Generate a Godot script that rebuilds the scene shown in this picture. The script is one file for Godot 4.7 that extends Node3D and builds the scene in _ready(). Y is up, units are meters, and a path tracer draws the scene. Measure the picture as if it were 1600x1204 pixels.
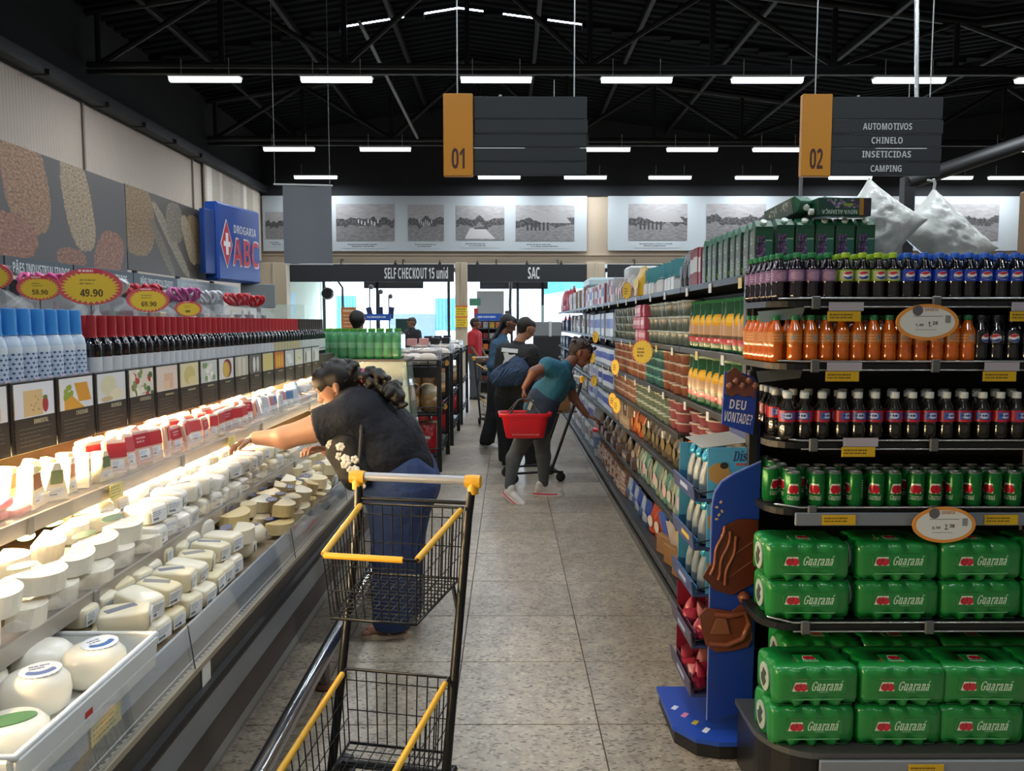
extends Node3D
# A supermarket aisle: cheese cooler on one side, drinks end cap and grocery gondola on the other.

var names := {}
var meshes := {}
var mats := {}
var rng := RandomNumberGenerator.new()

# ---------------------------------------------------------------- mesh builder
class MB:
	var v := PackedVector3Array()
	var n := PackedVector3Array()
	var uv := PackedVector2Array()

	func tri(a: Vector3, b: Vector3, c: Vector3, na := Vector3.ZERO, nb := Vector3.ZERO, nc := Vector3.ZERO, ua := Vector2.ZERO, ub := Vector2.ZERO, uc := Vector2.ZERO) -> void:
		# corners run counter-clockwise seen from outside; stored clockwise for Godot
		if na == Vector3.ZERO:
			na = (b - a).cross(c - a).normalized()
			nb = na
			nc = na
		v.append(a); v.append(c); v.append(b)
		n.append(na); n.append(nc); n.append(nb)
		uv.append(ua); uv.append(uc); uv.append(ub)

	func quad(a: Vector3, b: Vector3, c: Vector3, d: Vector3, u0 := Vector2(0, 1), u1 := Vector2(1, 1), u2 := Vector2(1, 0), u3 := Vector2(0, 0)) -> void:
		tri(a, b, c, Vector3.ZERO, Vector3.ZERO, Vector3.ZERO, u0, u1, u2)
		tri(a, c, d, Vector3.ZERO, Vector3.ZERO, Vector3.ZERO, u0, u2, u3)

	func box(c: Vector3, s: Vector3, b := Basis()) -> void:
		var h := s * 0.5
		var p := []
		for i in 8:
			p.append(c + b * Vector3(h.x * (1 if i & 1 else -1), h.y * (1 if i & 2 else -1), h.z * (1 if i & 4 else -1)))
		quad(p[4], p[5], p[7], p[6])
		quad(p[1], p[0], p[2], p[3])
		quad(p[5], p[1], p[3], p[7])
		quad(p[0], p[4], p[6], p[2])
		quad(p[6], p[7], p[3], p[2])
		quad(p[0], p[1], p[5], p[4])

	# box with chamfered edges, centre c, size s, bevel r
	func cbox(c: Vector3, s: Vector3, r: float, b := Basis()) -> void:
		var h := s * 0.5
		r = minf(r, minf(h.x, minf(h.y, h.z)) * 0.98)
		var ax := [Vector3(1, 0, 0), Vector3(0, 1, 0), Vector3(0, 0, 1)]
		for k in 3:
			for sg in [-1, 1]:
				var w: Vector3 = ax[k] * sg
				var u: Vector3 = ax[(k + 1) % 3]
				var t: Vector3 = w.cross(u)
				var hw: float = h[k]
				var hu: float = h[(k + 1) % 3] - r
				var ht: float = h[(k + 2) % 3] - r
				var o := w * hw
				quad(c + b * (o - u * hu - t * ht), c + b * (o + u * hu - t * ht), c + b * (o + u * hu + t * ht), c + b * (o - u * hu + t * ht))
		for k in 3:   # edges parallel to axis k
			var i1 := (k + 1) % 3
			var i2 := (k + 2) % 3
			for s1 in [-1, 1]:
				for s2 in [-1, 1]:
					var a1: Vector3 = ax[i1] * (s1 * h[i1])
					var a2: Vector3 = ax[i2] * (s2 * h[i2])
					var q1: Vector3 = a1 + ax[i2] * (s2 * (h[i2] - r))
					var q2: Vector3 = a2 + ax[i1] * (s1 * (h[i1] - r))
					var e: Vector3 = ax[k] * (h[k] - r)
					if s1 * s2 > 0:
						quad(c + b * (q1 - e), c + b * (q2 - e), c + b * (q2 + e), c + b * (q1 + e))
					else:
						quad(c + b * (q2 - e), c + b * (q1 - e), c + b * (q1 + e), c + b * (q2 + e))
		for i in 8:
			var sx := 1.0 if i & 1 else -1.0
			var sy := 1.0 if i & 2 else -1.0
			var sz := 1.0 if i & 4 else -1.0
			var px := Vector3(sx * h.x, sy * (h.y - r), sz * (h.z - r))
			var py := Vector3(sx * (h.x - r), sy * h.y, sz * (h.z - r))
			var pz := Vector3(sx * (h.x - r), sy * (h.y - r), sz * h.z)
			if sx * sy * sz > 0:
				tri(c + b * px, c + b * py, c + b * pz)
			else:
				tri(c + b * px, c + b * pz, c + b * py)

	# surface of revolution round y; profile is a list of (radius, height) from the bottom up
	func lathe(pr: Array, seg := 12, at := Vector3.ZERO, b := Basis(), sx := 1.0, sz := 1.0) -> void:
		var m := pr.size()
		var nn := []
		var run := [0.0]
		for i in m - 1:
			var d: Vector2 = pr[i + 1] - pr[i]
			run.append(run[i] + maxf(d.length(), 1e-6))
			nn.append(Vector2(d.y, -d.x).normalized())
		for i in m - 1:
			var n0: Vector2 = nn[i]
			var n1: Vector2 = nn[i]
			if i > 0 and nn[i - 1].dot(nn[i]) > 0.6:
				n0 = (nn[i - 1] + nn[i]).normalized()
			if i < m - 2 and nn[i + 1].dot(nn[i]) > 0.6:
				n1 = (nn[i + 1] + nn[i]).normalized()
			var p0: Vector2 = pr[i]
			var p1: Vector2 = pr[i + 1]
			for k in seg:
				var a0 := TAU * k / seg
				var a1 := TAU * (k + 1) / seg
				var d0 := Vector3(sin(a0), 0, cos(a0))
				var d1 := Vector3(sin(a1), 0, cos(a1))
				var sc := Vector3(sx, 1, sz)
				var isc := Vector3(1.0 / sx, 1, 1.0 / sz)
				var A := at + b * ((d0 * p0.x + Vector3(0, p0.y, 0)) * sc)
				var B := at + b * ((d1 * p0.x + Vector3(0, p0.y, 0)) * sc)
				var C := at + b * ((d1 * p1.x + Vector3(0, p1.y, 0)) * sc)
				var D := at + b * ((d0 * p1.x + Vector3(0, p1.y, 0)) * sc)
				var nA := (b * ((d0 * n0.x + Vector3(0, n0.y, 0)) * isc)).normalized()
				var nB := (b * ((d1 * n0.x + Vector3(0, n0.y, 0)) * isc)).normalized()
				var nC := (b * ((d1 * n1.x + Vector3(0, n1.y, 0)) * isc)).normalized()
				var nD := (b * ((d0 * n1.x + Vector3(0, n1.y, 0)) * isc)).normalized()
				var u0 := float(k) / seg
				var u1 := float(k + 1) / seg
				var v0: float = 1.0 - run[i] / run[m - 1]
				var v1: float = 1.0 - run[i + 1] / run[m - 1]
				if p0.x > 1e-6:
					tri(A, B, C, nA, nB, nC, Vector2(u0, v0), Vector2(u1, v0), Vector2(u1, v1))
				if p1.x > 1e-6:
					tri(A, C, D, nA, nC, nD, Vector2(u0, v0), Vector2(u1, v1), Vector2(u0, v1))

	# round bar along a path; r may be a number or a list
	func tube(path: Array, r, seg := 6, closed := false, caps := true) -> void:
		var m := path.size()
		var rings := []
		var up := Vector3.UP
		for i in m:
			var t: Vector3
			if closed:
				t = (path[(i + 1) % m] - path[(i + m - 1) % m]).normalized()
			else:
				t = (path[mini(i + 1, m - 1)] - path[maxi(i - 1, 0)]).normalized()
			if i == 0:
				up = Vector3.UP if absf(t.y) < 0.9 else Vector3.RIGHT
			var s := t.cross(up).normalized()
			up = s.cross(t).normalized()
			var rr: float = r[i] if r is Array else r
			var ring := []
			for k in seg:
				var a := TAU * k / seg
				var d := s * cos(a) + up * sin(a)
				ring.append([path[i] + d * rr, d])
			rings.append(ring)
		for i in (m if closed else m - 1):
			var r0: Array = rings[i]
			var r1: Array = rings[(i + 1) % m]
			for k in seg:
				var k2 := (k + 1) % seg
				tri(r0[k][0], r1[k][0], r1[k2][0], r0[k][1], r1[k][1], r1[k2][1])
				tri(r0[k][0], r1[k2][0], r0[k2][0], r0[k][1], r1[k2][1], r0[k2][1])
		if caps and not closed:
			for e in 2:
				var rg: Array = rings[0] if e == 0 else rings[m - 1]
				for k in range(1, seg - 1):
					if e == 0:
						tri(rg[0][0], rg[k][0], rg[k + 1][0])
					else:
						tri(rg[0][0], rg[k + 1][0], rg[k][0])

	# outline in the xy plane (counter-clockwise), extruded from z0 to z1
	func prism(poly: PackedVector2Array, z0: float, z1: float, xf := Transform3D()) -> void:
		var area := 0.0
		for i in poly.size():
			area += poly[i].cross(poly[(i + 1) % poly.size()])
		if area < 0.0:
			poly.reverse()
		var idx := Geometry2D.triangulate_polygon(poly)
		var lo := poly[0]
		var hi := poly[0]
		for p in poly:
			lo = lo.min(p)
			hi = hi.max(p)
		var sz := hi - lo
		for i in range(0, idx.size(), 3):
			var a := poly[idx[i]]
			var b := poly[idx[i + 1]]
			var c := poly[idx[i + 2]]
			if (b - a).cross(c - a) < 0.0:
				var t := b
				b = c
				c = t
			var ua := Vector2((a.x - lo.x) / sz.x, 1.0 - (a.y - lo.y) / sz.y)
			var ub := Vector2((b.x - lo.x) / sz.x, 1.0 - (b.y - lo.y) / sz.y)
			var uc := Vector2((c.x - lo.x) / sz.x, 1.0 - (c.y - lo.y) / sz.y)
			tri(xf * Vector3(a.x, a.y, z1), xf * Vector3(b.x, b.y, z1), xf * Vector3(c.x, c.y, z1), Vector3.ZERO, Vector3.ZERO, Vector3.ZERO, ua, ub, uc)
			tri(xf * Vector3(a.x, a.y, z0), xf * Vector3(c.x, c.y, z0), xf * Vector3(b.x, b.y, z0), Vector3.ZERO, Vector3.ZERO, Vector3.ZERO, ua, uc, ub)
		var m := poly.size()
		for i in m:
			var a := poly[i]
			var b := poly[(i + 1) % m]
			quad(xf * Vector3(a.x, a.y, z0), xf * Vector3(b.x, b.y, z0), xf * Vector3(b.x, b.y, z1), xf * Vector3(a.x, a.y, z1))

	# grid of points (rows of Vector3) with smooth normals; closed_u wraps the columns
	func grid(g: Array, closed_u := false, flip := false) -> void:
		var R := g.size()
		var C: int = g[0].size()
		var nn := []
		for i in R:
			var row := []
			for j in C:
				var j0 := (j + C - 1) % C if closed_u else maxi(j - 1, 0)
				var j1 := (j + 1) % C if closed_u else mini(j + 1, C - 1)
				var du: Vector3 = g[i][j1] - g[i][j0]
				var dv: Vector3 = g[mini(i + 1, R - 1)][j] - g[maxi(i - 1, 0)][j]
				var q := du.cross(dv).normalized()
				row.append(-q if flip else q)
			nn.append(row)
		for i in R - 1:
			for j in (C if closed_u else C - 1):
				var k := (j + 1) % C
				var u0 := Vector2(float(j) / (C - 1), 1.0 - float(i) / (R - 1))
				var u1 := Vector2(float(j + 1) / (C - 1), 1.0 - float(i) / (R - 1))
				var u2 := Vector2(float(j + 1) / (C - 1), 1.0 - float(i + 1) / (R - 1))
				var u3 := Vector2(float(j) / (C - 1), 1.0 - float(i + 1) / (R - 1))
				if flip:
					tri(g[i][j], g[i + 1][k], g[i][k], nn[i][j], nn[i + 1][k], nn[i][k], u0, u2, u1)
					tri(g[i][j], g[i + 1][j], g[i + 1][k], nn[i][j], nn[i + 1][j], nn[i + 1][k], u0, u3, u2)
				else:
					tri(g[i][j], g[i][k], g[i + 1][k], nn[i][j], nn[i][k], nn[i + 1][k], u0, u1, u2)
					tri(g[i][j], g[i + 1][k], g[i + 1][j], nn[i][j], nn[i + 1][k], nn[i + 1][j], u0, u2, u3)

	func mesh() -> ArrayMesh:
		var a := []
		a.resize(Mesh.ARRAY_MAX)
		a[Mesh.ARRAY_VERTEX] = v
		a[Mesh.ARRAY_NORMAL] = n
		a[Mesh.ARRAY_TEX_UV] = uv
		var m := ArrayMesh.new()
		m.add_surface_from_arrays(Mesh.PRIMITIVE_TRIANGLES, a)
		return m

# ---------------------------------------------------------------- nodes
func numbered(called: String) -> String:
	if not names.has(called):
		names[called] = 0
		return called
	names[called] += 1
	return "%s_%03d" % [called, names[called]]

func tag(o: Node3D, label: String, category: String, group := "") -> Node3D:
	o.set_meta("label", label)
	o.set_meta("category", category)
	if group:
		o.set_meta("group", group)
	return o

func thing(called: String, label: String, category: String, at := Vector3.ZERO, turn := 0.0, group := "") -> Node3D:
	var o := Node3D.new()
	o.name = numbered(called)
	add_child(o)
	o.position = at
	o.rotation.y = turn
	return tag(o, label, category, group)

func part(called: String, m: Mesh, material: Material, parent: Node3D, xf := Transform3D()) -> MeshInstance3D:
	var o := MeshInstance3D.new()
	o.name = called
	o.mesh = m
	o.material_override = material
	parent.add_child(o, true)
	o.transform = xf
	return o

func solo(called: String, m: Mesh, material: Material, label: String, category: String, xf := Transform3D(), group := "") -> MeshInstance3D:
	var o := part(numbered(called), m, material, self, xf)
	tag(o, label, category, group)
	return o

func struct(called: String, m: Mesh, material: Material, xf := Transform3D()) -> MeshInstance3D:
	var o := part(called, m, material, self, xf)
	o.set_meta("kind", "structure")
	return o

# another of the same thing, standing elsewhere
func again(o: Node3D, at: Vector3, turn := 0.0, label := "", group := "", base := "") -> Node3D:
	var c: Node3D = o.duplicate()
	var nm: String = base if base else String(o.get_meta("base_name", o.name))
	c.name = numbered(nm)
	add_child(c)
	c.transform = Transform3D(Basis(Vector3.UP, turn), at)
	if label:
		c.set_meta("label", label)
	if group:
		c.set_meta("group", group)
	return c

# a copy of a detached pattern, set down as a thing of its own
func put(proto: Node3D, called: String, xf: Transform3D, label: String, category: String, group := "") -> Node3D:
	var c: Node3D = proto.duplicate()
	c.name = numbered(called)
	add_child(c)
	c.transform = xf
	return tag(c, label, category, group)

func T(x: float, y: float, z: float, ry := 0.0, rx := 0.0, rz := 0.0) -> Transform3D:
	return Transform3D(Basis.from_euler(Vector3(rx, ry, rz)), Vector3(x, y, z))

# ---------------------------------------------------------------- cached shapes (origin at the middle of the base unless said)
func cb(sx: float, sy: float, sz: float, r := 0.004) -> Mesh:
	var k := "cb%.4f,%.4f,%.4f,%.4f" % [sx, sy, sz, r]
	if not meshes.has(k):
		var b := MB.new()
		b.cbox(Vector3(0, sy * 0.5, 0), Vector3(sx, sy, sz), r)
		meshes[k] = b.mesh()
	return meshes[k]

func bx(sx: float, sy: float, sz: float) -> Mesh:
	var k := "bx%.4f,%.4f,%.4f" % [sx, sy, sz]
	if not meshes.has(k):
		var b := MB.new()
		b.box(Vector3(0, sy * 0.5, 0), Vector3(sx, sy, sz))
		meshes[k] = b.mesh()
	return meshes[k]

# soft block: a box with generously rounded edges, e nearer 0 is squarer
func soft(sx: float, sy: float, sz: float, e := 0.35) -> Mesh:
	var k := "soft%.4f,%.4f,%.4f,%.2f" % [sx, sy, sz, e]
	if not meshes.has(k):
		var b := MB.new()
		var g := []
		for i in 9:
			var ph := -PI / 2 + PI * i / 8.0
			var row := []
			var cp := pow(maxf(cos(ph), 0.0), e)
			var sp := signf(sin(ph)) * pow(absf(sin(ph)), e)
			for j in 20:
				var a := TAU * (j + 0.5) / 20
				row.append(Vector3(signf(cos(a)) * pow(absf(cos(a)), e) * cp * sx * 0.5, sy * 0.5 + sp * sy * 0.5, signf(sin(a)) * pow(absf(sin(a)), e) * cp * sz * 0.5))
			g.append(row)
		b.grid(g, true, true)
		meshes[k] = b.mesh()
	return meshes[k]

func lat(pr: Array, seg := 12) -> Mesh:
	var k := "lat%s,%d" % [str(pr), seg]
	if not meshes.has(k):
		var b := MB.new()
		b.lathe(pr, seg)
		meshes[k] = b.mesh()
	return meshes[k]

func bar(a: Vector3, b: Vector3, r: float, seg := 6) -> Mesh:
	var q := MB.new()
	q.tube([a, b], r, seg)
	return q.mesh()

func tubes(paths: Array, r: float, seg := 5) -> Mesh:
	var q := MB.new()
	for p in paths:
		q.tube(p, r, seg)
	return q.mesh()

func V2(a: Array) -> Array:
	var o := []
	for i in range(0, a.size(), 2):
		o.append(Vector2(a[i], a[i + 1]))
	return o

func PV2(a: Array) -> PackedVector2Array:
	return PackedVector2Array(V2(a))

func ellipse(rx: float, ry: float, seg := 28) -> PackedVector2Array:
	var p := PackedVector2Array()
	for i in seg:
		p.append(Vector2(cos(TAU * i / seg) * rx, sin(TAU * i / seg) * ry))
	return p

func prism_mesh(p: PackedVector2Array, z0: float, z1: float) -> Mesh:
	var b := MB.new()
	b.prism(p, z0, z1)
	return b.mesh()

# ---------------------------------------------------------------- materials
func M(c: String, rough := 0.6, metal := 0.0) -> StandardMaterial3D:
	var k := "%s,%.2f,%.2f" % [c, rough, metal]
	if not mats.has(k):
		var m := StandardMaterial3D.new()
		m.albedo_color = Color(c)
		m.roughness = rough
		m.metallic = metal
		mats[k] = m
	return mats[k]

func tex(im: Image) -> ImageTexture:
	return ImageTexture.create_from_image(im)

func Mtex(im: Image, rough := 0.6) -> StandardMaterial3D:
	var m := StandardMaterial3D.new()
	m.albedo_texture = tex(im)
	m.roughness = rough
	return m

# cloth, film or paper with fine folds
func folds(c: String, rough: float, scale: float, strength: float) -> StandardMaterial3D:
	var k := "folds%s,%.2f,%.2f,%.2f" % [c, rough, scale, strength]
	if not mats.has(k):
		if not mats.has("folds_tex"):
			var t := NoiseTexture2D.new()
			t.width = 256
			t.height = 256
			t.noise = noise(21, 0.014, 4)
			t.as_normal_map = true
			t.bump_strength = 9.0
			t.seamless = true
			mats["folds_tex"] = t
		var m := StandardMaterial3D.new()
		m.albedo_color = Color(c)
		m.roughness = rough
		m.normal_enabled = true
		m.normal_texture = mats["folds_tex"]
		m.normal_scale = strength
		m.uv1_triplanar = true
		m.uv1_scale = Vector3(scale, scale, scale)
		mats[k] = m
	return mats[k]

func glass(c: String, alpha: float, rough := 0.03) -> StandardMaterial3D:
	var k := "glass%s,%.2f,%.2f" % [c, alpha, rough]
	if not mats.has(k):
		var m := StandardMaterial3D.new()
		var q := Color(c)
		q.a = alpha
		m.albedo_color = q
		m.roughness = rough
		m.transparency = BaseMaterial3D.TRANSPARENCY_ALPHA
		mats[k] = m
	return mats[k]

func glow(c: String, energy: float) -> StandardMaterial3D:
	var k := "glow%s,%.2f" % [c, energy]
	if not mats.has(k):
		var m := StandardMaterial3D.new()
		m.albedo_color = Color(c)
		m.emission_enabled = true
		m.emission = Color(c)
		m.emission_energy_multiplier = energy
		mats[k] = m
	return mats[k]

# flat lettering that faces +z of its parent, fitted to a box w by h centred on its spot
func words(s: String, w: float, h: float, material: Material, parent: Node3D, xf := Transform3D(), font := "Droid Sans", weight := 700, called := "lettering", shear := 0.0) -> MeshInstance3D:
	var k := "txt%s,%s,%d" % [s, font, weight]
	if not meshes.has(k):
		var f := SystemFont.new()
		f.font_names = PackedStringArray([font])
		f.font_weight = weight
		var t := TextMesh.new()
		t.text = s
		t.font = f
		t.font_size = 24
		t.pixel_size = 0.01
		t.curve_step = 2.0
		t.depth = 0.0
		meshes[k] = t
	var m: Mesh = meshes[k]
	var a := m.get_aabb()
	var sx := w / a.size.x
	var sy := h / a.size.y
	var c := a.get_center()
	var b := Basis(Vector3(sx, 0, 0), Vector3(sy * shear, sy, 0), Vector3(0, 0, 1))
	return part(called, m, material, parent, xf * Transform3D(b, -(b * Vector3(c.x, c.y, c.z))))

# ---------------------------------------------------------------- computed pictures
func img(w: int, h: int, c: String) -> Image:
	var im := Image.create(w, h, false, Image.FORMAT_RGB8)
	im.fill(Color(c))
	return im

func blob(im: Image, cx: float, cy: float, rx: float, ry: float, c: Color, ang := 0.0, mixv := 1.0) -> void:
	var R := int(ceil(maxf(rx, ry)))
	var ca := cos(ang)
	var sa := sin(ang)
	for y in range(maxi(0, int(cy) - R), mini(im.get_height(), int(cy) + R + 1)):
		for x in range(maxi(0, int(cx) - R), mini(im.get_width(), int(cx) + R + 1)):
			var dx := x - cx
			var dy := y - cy
			var p := (dx * ca + dy * sa) / rx
			var q := (-dx * sa + dy * ca) / ry
			if p * p + q * q <= 1.0:
				im.set_pixel(x, y, c if mixv >= 1.0 else im.get_pixel(x, y).lerp(c, mixv))

func rect(im: Image, x: float, y: float, w: float, h: float, c: String) -> void:
	im.fill_rect(Rect2i(int(x), int(y), int(w), int(h)), Color(c))

# rows of short strokes, like print too small to read
func scribble(im: Image, x: int, y: int, w: int, rows: int, step: int, c: String, thick := 1) -> void:
	for r in rows:
		var px := x
		var stop := x + int(w * rng.randf_range(0.6, 1.0))
		while px < stop:
			var l := rng.randi_range(2, 7)
			im.fill_rect(Rect2i(px, y + r * step, mini(l, stop - px), thick), Color(c))
			px += l + rng.randi_range(1, 2)

func grain(im: Image, amount: float) -> void:
	for y in im.get_height():
		for x in im.get_width():
			var c := im.get_pixel(x, y)
			var k := rng.randf_range(-amount, amount)
			im.set_pixel(x, y, Color(c.r + k, c.g + k, c.b + k))

func noise(s: int, freq: float, oct := 3) -> FastNoiseLite:
	var q := FastNoiseLite.new()
	q.seed = s
	q.frequency = freq
	q.fractal_octaves = oct
	return q

# ================================================================ camera, sky, light
func _ready() -> void:
	rng.seed = 7
	var cam := Camera3D.new()
	cam.name = "Camera"
	add_child(cam)
	cam.position = Vector3(0, 1.65, 0)
	cam.rotation_degrees = Vector3(-4.5554, -0.2795, 0)
	cam.fov = 52.157
	cam.near = 0.05
	cam.far = 200.0
	cam.current = true

	var e := Environment.new()
	var sky := ProceduralSkyMaterial.new()
	sky.sky_top_color = Color(0.78, 0.86, 0.95)
	sky.sky_horizon_color = Color(0.93, 0.96, 1.0)
	sky.ground_horizon_color = Color(0.6, 0.6, 0.6)
	sky.ground_bottom_color = Color(0.4, 0.4, 0.4)
	sky.sky_energy_multiplier = 3.6
	e.background_mode = Environment.BG_SKY
	e.sky = Sky.new()
	e.sky.sky_material = sky
	e.tonemap_mode = Environment.TONE_MAPPER_LINEAR
	e.tonemap_exposure = 1.0
	e.sdfgi_enabled = true
	e.ssao_enabled = true
	e.ssil_enabled = true
	var we := WorldEnvironment.new()
	we.name = "World"
	we.environment = e
	add_child(we)

	build_shell()
	build_roof()
	build_lamps()
	build_front()
	build_cooler()
	build_cheese()
	build_wine()
	build_bread_wall()
	build_gondola()
	build_endcap()
	build_display()
	build_racks()
	build_signs()
	build_carts()
	build_people()

const LAMP := 6.2

func build_lamps() -> void:
	var housing := M("c9cccb", 0.5)
	var diff := glow("f4f8ff", 3.2)
	var b := MB.new()
	b.cbox(Vector3(0, 0.055, 0), Vector3(1.22, 0.03, 0.17), 0.006)
	var hm := b.mesh()
	b = MB.new()
	var sec := PV2([-0.075, 0.04, -0.06, -0.01, -0.03, -0.03, 0.03, -0.03, 0.06, -0.01, 0.075, 0.04])
	b.prism(sec, -0.59, 0.59, Transform3D(Basis(Vector3.UP, PI / 2), Vector3.ZERO))
	var dm := b.mesh()
	var rows := [
		[-13.65, [-5.1, -2.89, -0.2, 2.17, 4.38, 6.78, 9.2], "near"],
		[-19.0, [-5.17, -2.9, -0.2, 2.29, 4.36, 6.4, 9.3, 12.0], "middle"],
		[-22.6, [-5.42, -0.25, 2.18, 4.57, 7.02, 9.67, 12.52, 14.2], "far"],
		[-8.4, [-5.1, -2.9, -0.3, 2.2, 4.4, 6.8], ""],
		[-3.4, [-5.1, -2.9, -0.3, 2.2, 4.4, 6.8], ""],
		[1.9, [-5.1, -0.3, 4.4], ""],
	]
	var lab := {
		"near": ["long white ceiling lamp in the row under the corrugated roof truss", "ceiling lamps of the first row"],
		"middle": ["white ceiling lamp in the middle row between two roof trusses", "ceiling lamps of the middle row"],
		"far": ["small bright ceiling lamp of the row just before the photo boards", "ceiling lamps of the last row"],
		"": ["white ceiling lamp hung high above the shopping aisle", "ceiling lamps above the shoppers"],
	}
	for r in rows:
		for x in r[1]:
			var t := thing("ceiling_lamp", lab[r[2]][0], "lamp", Vector3(x, 5.72, r[0]), 0.0, lab[r[2]][1])
			part("housing", hm, housing, t)
			part("diffuser", dm, diff, t)
			part("hanger", bar(Vector3(-0.4, 0.07, 0), Vector3(-0.4, 0.36, 0), 0.006, 4), housing, t)
			part("hanger", bar(Vector3(0.4, 0.07, 0), Vector3(0.4, 0.36, 0), 0.006, 4), housing, t)
			var l := AreaLight3D.new()
			l.name = "lamp_light"
			l.area_size = Vector2(1.16, 0.12)
			l.light_energy = LAMP
			l.light_color = Color(0.95, 0.98, 1.0)
			l.area_range = 40.0
			l.shadow_enabled = true
			t.add_child(l, true)
			l.position = Vector3(0, -0.045, 0)
			l.rotation.x = -PI / 2

# ================================================================ floor, walls
const WL := -7.3     # inner face of the left wall
const ZB := -23.5    # back wall

func granite(seedv: int, offset: Vector3, tint: String) -> StandardMaterial3D:
	if not mats.has("granite_img"):
		var S := 1024
		var im := img(S, S, "a39b8f")
		var n1 := noise(3, 0.012, 4)
		var n2 := noise(9, 0.05, 3)
		for y in S:
			for x in S:
				# wraps round at the edges
				var k := n1.get_noise_2d(x, y) * 0.09 + n2.get_noise_2d(x, y) * 0.05
				im.set_pixel(x, y, Color(0.645 + k, 0.605 + k, 0.55 + k * 0.9))
		for i in 5200:
			var s := rng.randf_range(1.0, 4.2)
			var d := rng.randf_range(0.16, 0.42)
			blob(im, rng.randf() * S, rng.randf() * S, s * rng.randf_range(1.0, 2.6), s * 0.6, Color(d, d * 0.95, d * 0.88), rng.randf_range(-0.5, 0.5), 0.75)
		for i in 2600:
			var s := rng.randf_range(1.5, 5.0)
			var d := rng.randf_range(0.68, 0.8)
			blob(im, rng.randf() * S, rng.randf() * S, s * 1.6, s, Color(d, d * 0.97, d * 0.91), rng.randf() * PI, 0.5)
		mats["granite_img"] = tex(im)
	var m := StandardMaterial3D.new()
	m.albedo_texture = mats["granite_img"]
	m.albedo_color = Color(tint)
	m.roughness = 0.34
	m.uv1_triplanar = true
	m.uv1_world_triplanar = true
	m.uv1_scale = Vector3(0.62, 0.62, 0.62)
	m.uv1_offset = offset
	return m

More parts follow.
